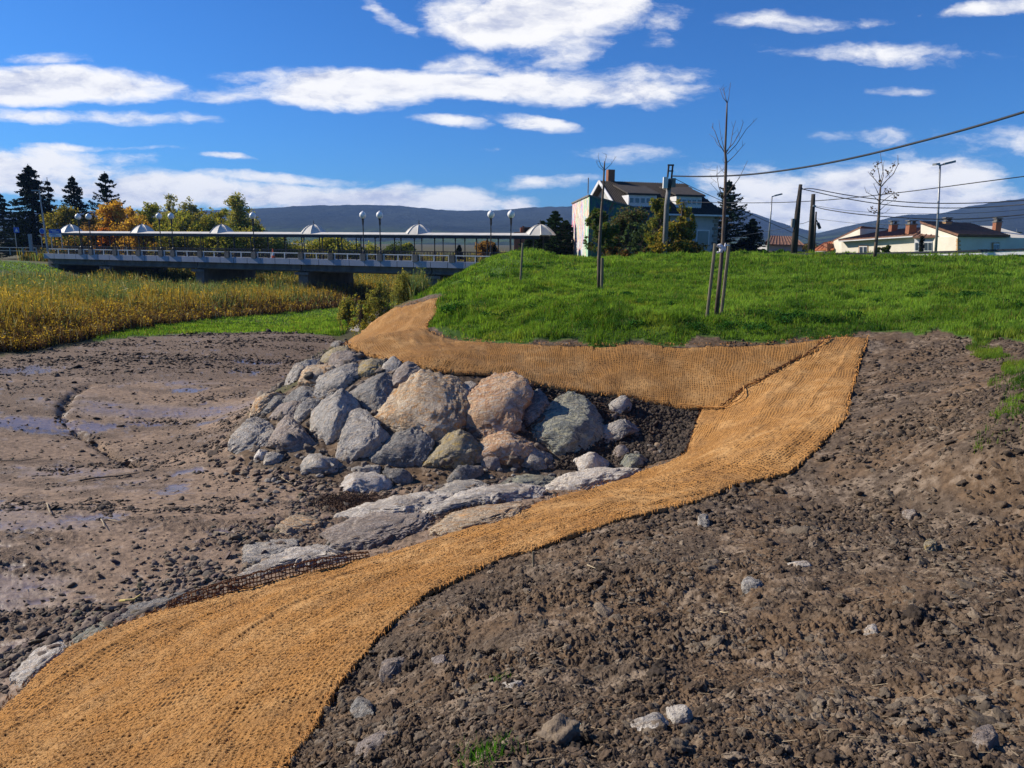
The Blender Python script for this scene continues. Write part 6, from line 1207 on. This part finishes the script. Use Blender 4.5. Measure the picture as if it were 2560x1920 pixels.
mb.seg(wp(1787, 614, 19.25), wp(1823, 613, 19.5), .02, .035); tag(mb.out('cloth_tie', MCLOTH, None, loc=tuple(c), smooth=True), 'white rag tying the tall bare tree to its stakes', 'tree tie')

# ------------------------------------------------------------------ timber poles, lamps, guard rail, wires
MPOLE = simple('tarred_timber', (.060, .050, .042), .9, (.03, .026, .022), 4, bump=.5, bscale=20, stretch=(1, 1, .15))
MPC = simple('pole_concrete', (.22, .21, .20), .9, (.14, .135, .13), 3)
def pole(L, D, r0, r1, label, name='timber_pole', m_=None, cat='utility pole', group='timber poles by the road'):
    P = np.array([wp(x, y, D) for x, y in L]); P[0][2] -= .6; e = empty(name, tuple(P[0]), label, cat, group); MB().tube(P, np.linspace(r0, r1, len(P)), 10).out('shaft', m_ or MPOLE, e, smooth=True); return e, P
e, P2 = pole([S6(278, 920), S6(312, 560), S6(337, 335)], 45, .21, .10, 'tallest leaning dark timber pole with a small box low on its left'); c = wp(*S6(272, 655), 44.9); MB().box(c, (.16, .2, .5)).out('meter_box', MPC, e); c = wp(*S6(355, 372), 45); MB().seg(wp(*S6(335, 372), 45), c, .09).out('bracket', MGAL, e); c = wp(*S6(300, 460), 44.75); MB().tube([wp(*S6(325, 385), 44.75), wp(*S6(303, 470), 44.75), wp(*S6(298, 560), 44.75)], .022, 5).out('cable_loop', MBLK, e)
e, P3 = pole([S6(420, 918), S6(432, 600), S6(443, 415)], 49, .20, .12, 'second thick dark timber pole, right of the tallest'); MB().seg(wp(*S6(440, 512), 48.8), wp(*S6(462, 516), 48.8), .1).out('bracket', MGAL, e)
e, P4 = pole([S6(447, 910), S6(457, 720), S6(466, 562)], 56, .08, .06, 'thin dark timber pole with a dangling insulator behind the second one'); mb = MB(); mb.seg(wp(*S6(468, 632), 56), wp(*S6(480, 655), 56), .07); mb.seg(wp(*S6(480, 655), 56), wp(*S6(497, 703), 56), .17); mb.out('insulator', MBLK, e)
e, P1 = pole([(1661, 650), S4(1180, 600), S4(1215, 300)], 53, .19, .16, 'concrete pole rising from the yellowing trees before the house', 'concrete_pole', MPC, group=None)
mb = MB(); 
for dx in (-.14, .14): mb.seg(wp(*S4(1210, 300), 53) + (dx, 0, 0), wp(*S4(1226, 138), 53) + (dx, 0, 0), .09, .2)
mb.seg(wp(*S4(1222, 210), 53) + (-.2, 0, 0), wp(*S4(1222, 210), 53) + (.2, 0, 0), .08); mb.seg(wp(*S4(1226, 145), 53) + (-.22, 0, 0), wp(*S4(1226, 145), 53) + (.22, 0, 0), .1); mb.out('ladder_head', MPOLE, e)
MB().box(wp(*S4(1166, 340), 52.8), (.32, .3, .75)).out('cabinet', MWH, e); MB().box(wp(*S4(1246, 340), 52.8), (.36, .3, .6)).out('junction_box', MPC, e); mb = MB()
for k in range(3): mb.tube([wp(*S4(1190 + 12 * k, 420), 52.7), wp(*S4(1200 + 16 * k, 350), 52.6), wp(*S4(1215 + 14 * k, 290), 52.7)], .03, 5)
mb.out('cable_bundle', MBLK, e)
def lamp(L, D, label, heads):
    P = np.array([wp(x, y, D) for x, y in L]); P[0][2] -= .5; e = empty('street_lamp', tuple(P[0]), label, 'street lamp', 'tall grey street lamps'); MB().tube(P, np.linspace(.085, .05, len(P)), 8).out('column', MGAL, e, smooth=True)
    for k in heads:
        q = P[-1]; mb = MB(); a = q + (0, 0, -.02); b = q + (k * .22, 0, .06); d = q + (k * .78, -.1, .20 if abs(k) > .9 else .02); mb.seg(a, b, .08); mb.seg(b, d, .26, .12); mb.out('lantern', MGAL, e)
lamp([S6(65, 865), S6(85, 640), S6(100, 435)], 62, 'single-headed grey street lamp left of the timber poles', (1.0,))
lamp([S6(1460, 900), S6(1475, 620), S6(1494, 175)], 44, 'double-headed grey street lamp before the white houses', (1.0, -.5))
lamp([(1746 + 230, 622), (1976.5, 600)], 120, 'short distant lamp left of the leaning timber pole', (-.6,)) if False else None
def wire(L, r_, label, name='overhead_cable'):
    """L: (px, py, D) points"""
    r_ *= .78; P = np.array([wp(a, b, d) for a, b, d in L]); t = np.arange(len(P)); tt = np.linspace(0, len(P) - 1, 60)
    Q = np.c_[[np.interp(tt, t, P[:, i]) for i in range(3)]].T
    for _ in range(20): Q[1:-1] = (Q[:-2] + 2 * Q[1:-1] + Q[2:]) / 4
    return tag(MB().tube(Q, r_, 5).out(name, MBLK, None, loc=tuple(Q[0]), smooth=True), label, 'cable', 'overhead cables')
wire([(1682, 440, 52.8), (1740, 442, 48), (1830, 440, 43), (1900, 435, 40), (2000, 421, 37), (2100, 403, 34), (2200, 380, 31.5), (2283, 359, 30), (2400, 328, 28), (2500, 299, 26.5), (2600, 268, 25)], .060, 'thickest cable rising from the concrete pole to the upper right')
wire([(1650, 503, 70), (1735, 506, 64), (1900, 508, 56), (2000, 505, 52), (2100, 498, 49), (2230, 484, 46), (2350, 469, 43), (2450, 455, 41), (2600, 436, 39)], .035, 'cable from the house roof passing behind the poles to the right edge')
wire([(2008, 473, 45), (2022, 469, 44.5), (2060, 477, 44), (2110, 487, 43), (2200, 500, 42), (2280, 507, 41), (2350, 509, 40), (2450, 508, 39), (2520, 504, 38), (2600, 498, 37)], .033, 'upper cable from the top of the tallest timber pole')
wire([(2008, 473, 45), (2060, 485, 44.2), (2110, 496, 43), (2200, 511, 42), (2290, 519, 41), (2400, 521, 40), (2500, 516, 39), (2600, 508, 37)], .033, 'lower cable from the top of the tallest timber pole')
wire([(2038, 515, 49), (2050, 516, 48.5), (2100, 525, 47), (2200, 533, 45), (2330, 535, 43), (2450, 533, 42), (2600, 521, 40)], .015, 'thin cable from the bracket of the second timber pole')
wire([(2038, 517, 49), (2060, 523, 48), (2120, 533, 46), (2200, 541, 45), (2330, 549, 43), (2450, 547, 42), (2600, 533, 40)], .036, 'thick cable from the bracket of the second timber pole')
wire([(2042, 547, 56), (2080, 552, 55), (2140, 559, 53), (2250, 563, 50), (2400, 558, 48), (2600, 540, 46)], .015, 'thin low cable from the thin timber pole')
wire([(1686, 446, 52.8), (1740, 473, 54), (1800, 500, 56), (1900, 546, 58), (1985, 583, 60), (2069, 620, 62)], .028, 'cable slanting down from the concrete pole to the small orange-roofed house')
wire([(1998, 560, 45.2), (2010, 558, 46), (2025, 552, 49.1)], .02, 'short cable joining the two thick timber poles')
wire([(1835, 598, 60), (1870, 586, 56), (1935, 576, 50), (1990, 565, 45.5)], .015, 'faint cable from the fir to the tallest timber pole')
# guard rail of the road on the crest
GRL = [(1965, 642, 45), (2060, 642.5, 43), (2180, 641.5, 41), (2300, 639.5, 39), (2400, 637.5, 37.5), (2480, 635, 36.5), (2570, 632.5, 35.5), (2700, 629, 34)]
gr_ = empty('guard_rail', tuple(wp(1965, 650, 45)), 'long white guard rail along the road on the crest', 'guard rail'); mb = MB(); GP = [wp(*g_) for g_ in GRL]
for a, b in zip(GP[:-1], GP[1:]): mb.seg(a, b, .06, .14)
mb.out('beam', MWH, gr_); mb = MB()
for a, b in zip(GP[:-1], GP[1:]): mb.seg(a + (0, .04, .17), b + (0, .04, .17), .10, .10)
mb.out('cable_duct', MBLK, gr_)
for t in np.linspace(0, 1, 13):
    k = t * (len(GP) - 1.001); i = int(k); q = GP[i] + (GP[i + 1] - GP[i]) * (k - i); MB().seg(q + (0, .09, .04), q + (0, .09, -.9), .08).out('post', MGAL, gr_)
rd = tag(MB().prism([(10, 48, 3.12), (60, 38, 3.5), (62, 44, 3.5), (12, 55, 3.12)], (0, 0, .05)).out('road', simple('asphalt', (.06, .06, .06), .9)), kind='structure')

# ------------------------------------------------------------------ white houses on the right
MHW = simple('white_wall', (.68, .64, .54), .85, (.60, .55, .45), .8); MTER = simple('brown_clay_tiles', (.22, .115, .075), .9, (.14, .075, .05), 1.5, bump=1, bscale=4, stretch=(1, 1, 1)); MTRI = simple('sandstone_trim', (.48, .30, .15), .9, (.38, .23, .11), 3); MORT = simple('orange_tiles', (.48, .16, .06), .9, (.36, .12, .05), 2, bump=1, bscale=4)
def vol(L, dep, mat_, name, parent):
    """front outline (px,py,D) points, extruded backwards by dep"""
    return MB().prism([wp(a, b, c) for a, b, c in L], dep).out(name, mat_, parent)
def roofq(L, parent, m_=None, th_=.16, name='roof'): 
    P = [wp(a, b, c) for a, b, c in L]; r_ = MB().prism(P, (0, 0, th_)).out(name, m_ or MTER, parent); P = [np.array(p) + (0, 0, th_) for p in P]
    n = int(max(np.linalg.norm(P[1] - P[0]), np.linalg.norm(P[2] - P[3])) / .45); mb = MB()
    for k in range(n + 1): mb.tube([P[0] + (P[1] - P[0]) * k / n, P[3] + (P[2] - P[3]) * k / n], .07, 4)
    mb.out('roof_tiles', m_ or MTER, r_); return r_
def win(px0, px1, y0, y1, D0, D1, parent, trim=MFRAME, panes=2, m2=MFRAME):
    a, b, c, d = wp(px0, y1, D0), wp(px1, y1, D1), wp(px1, y0, D1), wp(px0, y0, D0); P = np.array([a, b, c, d]); cen = P.mean(0); nv = np.cross(b - a, d - a); nv /= np.linalg.norm(nv); nv = -nv if nv @ cen > 0 else nv
    nv = nv if nv[1] < 0 else -nv; big_ = cen + (P - cen) * 1.22; f_ = MB().prism(big_ + nv * .04, nv * .06).out('window', trim, parent); MB().prism(P + nv * .10, nv * .04).out('frame', m2, f_); mb = MB()
    for k in range(panes):
        t0, t1 = (k + .12) / panes, (k + .88) / panes; A_, B_ = a + (b - a) * t0, a + (b - a) * t1; u = d - a; mb.prism([A_ + u * .12 + nv * .145, B_ + u * .12 + nv * .145, B_ + u * .88 + nv * .145, A_ + u * .88 + nv * .145], nv * .02)
    mb.out('pane', MGLASS, f_)
def chim(px0, px1, y0, y1, D, parent, m_=MBRICK):
    a, b = wp(px0, y1, D), wp(px1, y1, D); t = wp(px0, y0, D); w_ = b[0] - a[0]; h = t[2] - a[2]; c = (a + b) / 2; o = MB().box(c + (0, w_ / 2, h / 2), (w_, w_, h)).out('chimney', m_, parent)
    mb = MB(); mb.box(c + (0, w_ / 2, h + .05), (w_ * 1.2, w_ * 1.2, .1)); 
    for sx_ in (-1, 1): mb.box(c + (sx_ * w_ * .35, w_ / 2, h + .22), (.08, .5, .25))
    mb.box(c + (0, w_ / 2, h + .40), (w_ * 1.25, w_ * 1.1, .08)); mb.out('chimney_cap', MCON, o)
h1 = empty('white_house', tuple(wp(2190, 645, 76)), 'long low white house with brown tiled roof and bay window', 'house')
dpv = np.array([9.0, 3.0, 0])
vol([(2084, 650, 88), (2084, 603, 88), (2150, 571, 83), (2150, 650, 83)], (5, 4, 0), MHW, 'wall', h1)
roofq([(2082, 604, 88.2), (2152, 570, 82.8), (2222, 577, 88), (2140, 606, 94)], h1)
vol([(2104, 650, 80), (2104, 604, 80), (2288, 593, 72), (2288, 650, 72)], dpv, MHW, 'wall', h1)
roofq([(2096, 603, 79.6), (2290, 590, 71.4), (2312, 572, 77), (2222, 579, 86)], h1)
vol([(2096, 604.5, 79.5), (2096, 602, 79.5), (2290, 589, 71.3), (2290, 592, 71.3)], (.1, .1, 0), MFRAME, 'gutter', h1)
win(2150, 2170, 615, 633, 77.8, 77.0, h1, MTRI); win(2200, 2215, 612, 631, 75.8, 75.2, h1, MTRI); win(2246, 2266, 612, 630, 73.9, 73.1, h1, MTRI, 3)
vol([(2286, 650, 70.6), (2286, 597, 70.6), (2335, 595, 69.2), (2335, 650, 69.2)], (1.6, 1.2, 0), MFRAME, 'bay', h1); win(2289, 2307, 604, 628, 70.4, 69.9, h1, MFRAME, 2); win(2311, 2331, 604, 628, 69.8, 69.3, h1, MFRAME, 2)
roofq([(2282, 596, 70.2), (2340, 594, 68.8), (2342, 584, 72), (2300, 584, 74)], h1)
vol([(2080, 650, 88.3), (2080, 606, 88.3), (2090, 606, 87.6), (2090, 650, 87.6)], (.1, .15, 0), MTRI, 'quoin', h1)
chim(2228, 2243, 562, 580, 80, h1); chim(2271, 2289, 562, 591, 73, h1)
h2 = empty('white_house', tuple(wp(2410, 640, 66)), 'white gabled house with sandstone corners behind the double lamp', 'house')
vol([(2302, 650, 72), (2302, 561, 72), (2394, 592, 66), (2394, 650, 66)], (9, 3, 0), MHW, 'wall', h2)
vol([(2394, 650, 65.9), (2394, 592, 65.9), (2516, 594, 67.5), (2516, 650, 67.5)], (-.5, 5, 0), MHW, 'wall', h2)
roofq([(2300, 558, 72.2), (2394, 590, 65.4), (2524, 593, 67.2), (2427, 563, 76)], h2); 
MB().seg(wp(2425, 561, 76.2), wp(2524, 592, 67.3), .14, .2).out('verge_trim', MFRAME, h2)
mb = MB()
for k in range(9): y = 596 + k * 5; mb.prism([wp(2394, y + 4, 65.8), wp(2402 if k % 2 else 2398, y + 4, 65.9), wp(2402 if k % 2 else 2398, y, 65.9), wp(2394, y, 65.8)], (0, .2, 0)); mb.prism([wp(2394, y + 4, 65.8), wp(2386 if k % 2 else 2389, y + 4, 66.4), wp(2386 if k % 2 else 2389, y, 66.4), wp(2394, y, 65.8)], (0.1, .1, 0))
mb.out('quoin', MTRI, h2); win(2481, 2495, 609, 634, 67.0, 67.2, h2, MTRI, 2); win(2446, 2464, 624, 632, 66.6, 66.8, h2, MTRI, 1, MTRI)
chim(2364, 2379, 555, 564, 72, h2, MTRI); chim(2487, 2501, 556, 587, 71, h2)
h3 = empty('yellow_house', tuple(wp(2550, 640, 84)), 'yellow house cut by the right edge of the picture', 'house'); MYW = simple('yellow_wall', (.58, .42, .20), .85, (.5, .36, .17))
vol([(2515, 650, 84), (2515, 606, 84), (2536, 591, 84), (2620, 591, 84), (2620, 650, 84)], (0, 8, 0), MYW, 'wall', h3); vol([(2512, 610, 83.6), (2536, 592, 83.6), (2620, 592, 83.6), (2620, 612, 83.6)], (0, .3, 0), MTER, 'roof', h3); vol([(2515, 618, 83.5), (2515, 614, 83.5), (2620, 614, 83.5), (2620, 618, 83.5)], (0, -1.0, 0), MTER, 'eaves', h3); chim(2537, 2550, 590, 612, 83, h3, MTRI)
MB().tube([wp(2541, 590, 83), wp(2542, 572, 83)], .04).out('aerial', MGAL, h3)
h4 = empty('small_house', tuple(wp(2060, 640, 90)), 'small house with a bright orange tiled roof right of the timber poles', 'house')
vol([(2034, 650, 90), (2034, 630, 90), (2083, 628, 88), (2083, 650, 88)], (2, 6, 0), MHW, 'wall', h4); roofq([(2032, 628, 89.6), (2084, 625, 87.6), (2084, 607, 92), (2062, 609, 94)], h4, MORT); vol([(2068, 628, 88), (2068, 609, 88), (2084, 609, 88), (2084, 628, 88)], (0, 1, 0), MBRICK, 'side_wall', h4)
h5 = empty('low_house', tuple(wp(1960, 640, 100)), 'low house with a brown hipped roof behind the single lamp', 'house')
vol([(1918, 650, 100), (1918, 613, 100), (2005, 616, 100), (2005, 650, 100)], (0, 8, 0), MWALL, 'wall', h5); roofq([(1912, 613, 99.4), (2010, 616, 99.4), (1985, 594, 104), (1925, 592, 104)], h5, MTER)
for i, (px, w_, yt, lb, cs_) in enumerate(((2075, 40, 600, 'bare brownish tree mass behind the orange roof', RB), (2525, 60, 585, 'dark green tree behind the yellow house', DKG), (2215, 30, 612, 'dark bush against the white house wall', DKG), (2020, 60, 612, 'brown hedge behind the timber poles', RB + DKG), (2195, 16, 612, 'clipped dark shrub by the white house window', DKG))):
    broadleaf(px, 645, yt, w_, 110 if i in (0, 1, 3) else 60, cs_, lb, 780 + i, n=2200, group='greenery around the white houses', name='garden_tree' if i in (0, 1) else 'garden_shrub', cat='tree' if i in (0, 1) else 'shrub')
conifer(2300, 648, 588, 9, 50, 'narrow dark cypress before the bay window', 790, 22, ((.012, .015, .013), (.02, .022, .018)), group='narrow conifers by the white houses', power=.35, fl=70) 

# ------------------------------------------------------------------ small things on the ground
p = cast(np.array([1334.0]), np.array([1410.0]))[0]; tag(MB().tube([p - EZ * .1, p + EZ * .13 + (-.003, 0, 0)], .012, 7).out('wooden_peg', MST2, None, loc=tuple(p)), 'short dark peg stuck in the soil at the mat edge', 'peg')
MSTK = simple('dry_stick', (.42, .34, .22), .9, (.3, .24, .15), 10); MYST = simple('yellow_stick', (.62, .50, .16), .8, (.55, .42, .12), 10)
def stick(L, r_, m_, label, lift=.03):
    P = cast(np.array([float(q[0]) for q in L]), np.array([float(q[1]) for q in L])); P[:, 2] += lift; rg = np.random.default_rng(int(L[0][0])); P[1:-1, 2] += .02
    P[-1, 2] += .04; tag(MB().tube(P, np.linspace(r_, r_ * .5, len(P)), 6).out('stick', m_, None, loc=tuple(P[0])), label, 'stick', 'sticks on the ground')
stick([(300, 1508), (315, 1510), (335, 1508), (352, 1500)], .018, MYST, 'yellow bare stick lying by the dark blue-grey slab')
stick([(118, 1262), (121, 1275), (126, 1292)], .012, MSTK, 'pale stick standing out of the mud, upper left one'); stick([(253, 1302), (258, 1312), (262, 1328)], .010, MSTK, 'pale forked stick in the mud, middle one'); stick([(272, 1303), (285, 1308), (297, 1313)], .008, MSTK, 'thin pale twig right of the forked stick')
stick([(535, 1335), (550, 1338), (565, 1343)], .010, MSTK, 'pale straw among the gravel above the curled netting'); stick([(702, 1195), (712, 1205), (725, 1215)], .010, MSTK, 'pale twig on gravel below the left foot boulders'); stick([(1512, 1103), (1530, 1105), (1550, 1108), (1568, 1116)], .014, MPOLE, 'dark root sticking out of the soil by the mat bend')
stick([(1468, 1420), (1478, 1430), (1488, 1440)], .006, MSTK, 'thin straw on the bare soil right of the mat'); stick([(1098, 1600), (1094, 1610), (1090, 1620)], .004, MSTK, 'tiny straw upright in the soil near the mat edge'); stick([(1800, 1540), (1810, 1550), (1820, 1556)], .005, MSTK, 'reddish straw in the middle of the bare soil')
stick([(200, 1205), (240, 1200), (290, 1196), (350, 1190)], .018, MPOLE, 'long dark branch lying flat on the mud'); stick([(0, 1155), (50, 1158), (110, 1150)], .012, MPOLE, 'dark branch on the mud at the left edge')
# debris mats of brown roots on the paved strip
def debris(px, py, w_, h_, n, label, seed):
    rg = np.random.default_rng(seed); q = cast(px + rg.normal(0, w_, n), py + rg.normal(0, h_, n)); mb = MB(); P0 = q; a = rg.uniform(0, 6.28, n); l = rg.uniform(.03, .12, n); mid_ = P0 + np.c_[np.cos(a) * l, np.sin(a) * l, rg.uniform(.01, .05, n)]; E = mid_ + np.c_[np.cos(a + .6) * l, np.sin(a + .6) * l, rg.uniform(-.04, .02, n)]
    P0 = P0 + (0, 0, .05); mid_ += (0, 0, .05); E += (0, 0, .05); s = .005; sd = np.c_[-np.sin(a), np.cos(a), np.full(n, .6)] * s; V = np.stack([P0 - sd, P0 + sd, mid_ - sd, mid_ + sd, E - sd, E + sd], 1).reshape(-1, 3); b = np.arange(n) * 6; c = q.mean(0)
    o = mk('root_debris', V, np.vstack([np.c_[b, b + 1, b + 3, b + 2], np.c_[b + 2, b + 3, b + 5, b + 4]]), MDEB, None, loc=tuple(c)); tag(o, label, 'debris', kind='stuff')
MDEB = simple('brown_roots', (.085, .045, .028), .95, (.05, .028, .018), 20)
debris(880, 1262, 40, 9, 1500, 'brown roots matted on the slabs, left heap', 811); debris(1290, 1015, 50, 12, 900, 'brown roots on the greenish boulder', 812); debris(1420, 1060, 70, 25, 1200, 'brown roots in the soil beside the greenish boulder', 813); debris(1180, 1290, 60, 12, 900, 'brown roots on the slabs, right heap', 814)

# ------------------------------------------------------------------ air
hz = MB().box((0, 1400, 112), (9000, 6400, 232)).out('haze', bpy.data.materials.new('haze_air'), None, loc=(0, 1400, 112)); hm = hz.data.materials[0]; hm.use_nodes = True; gh = G(hm.node_tree)
pv = gh.n('ShaderNodeVolumePrincipled', Color=(.30, .52, 1.0, 1), Density=.00011, Anisotropy=.0); gh.n('ShaderNodeOutputMaterial', Volume=pv.outputs[0]); tag(hz, kind='stuff', label='thin blue air over the whole valley', cat='haze')
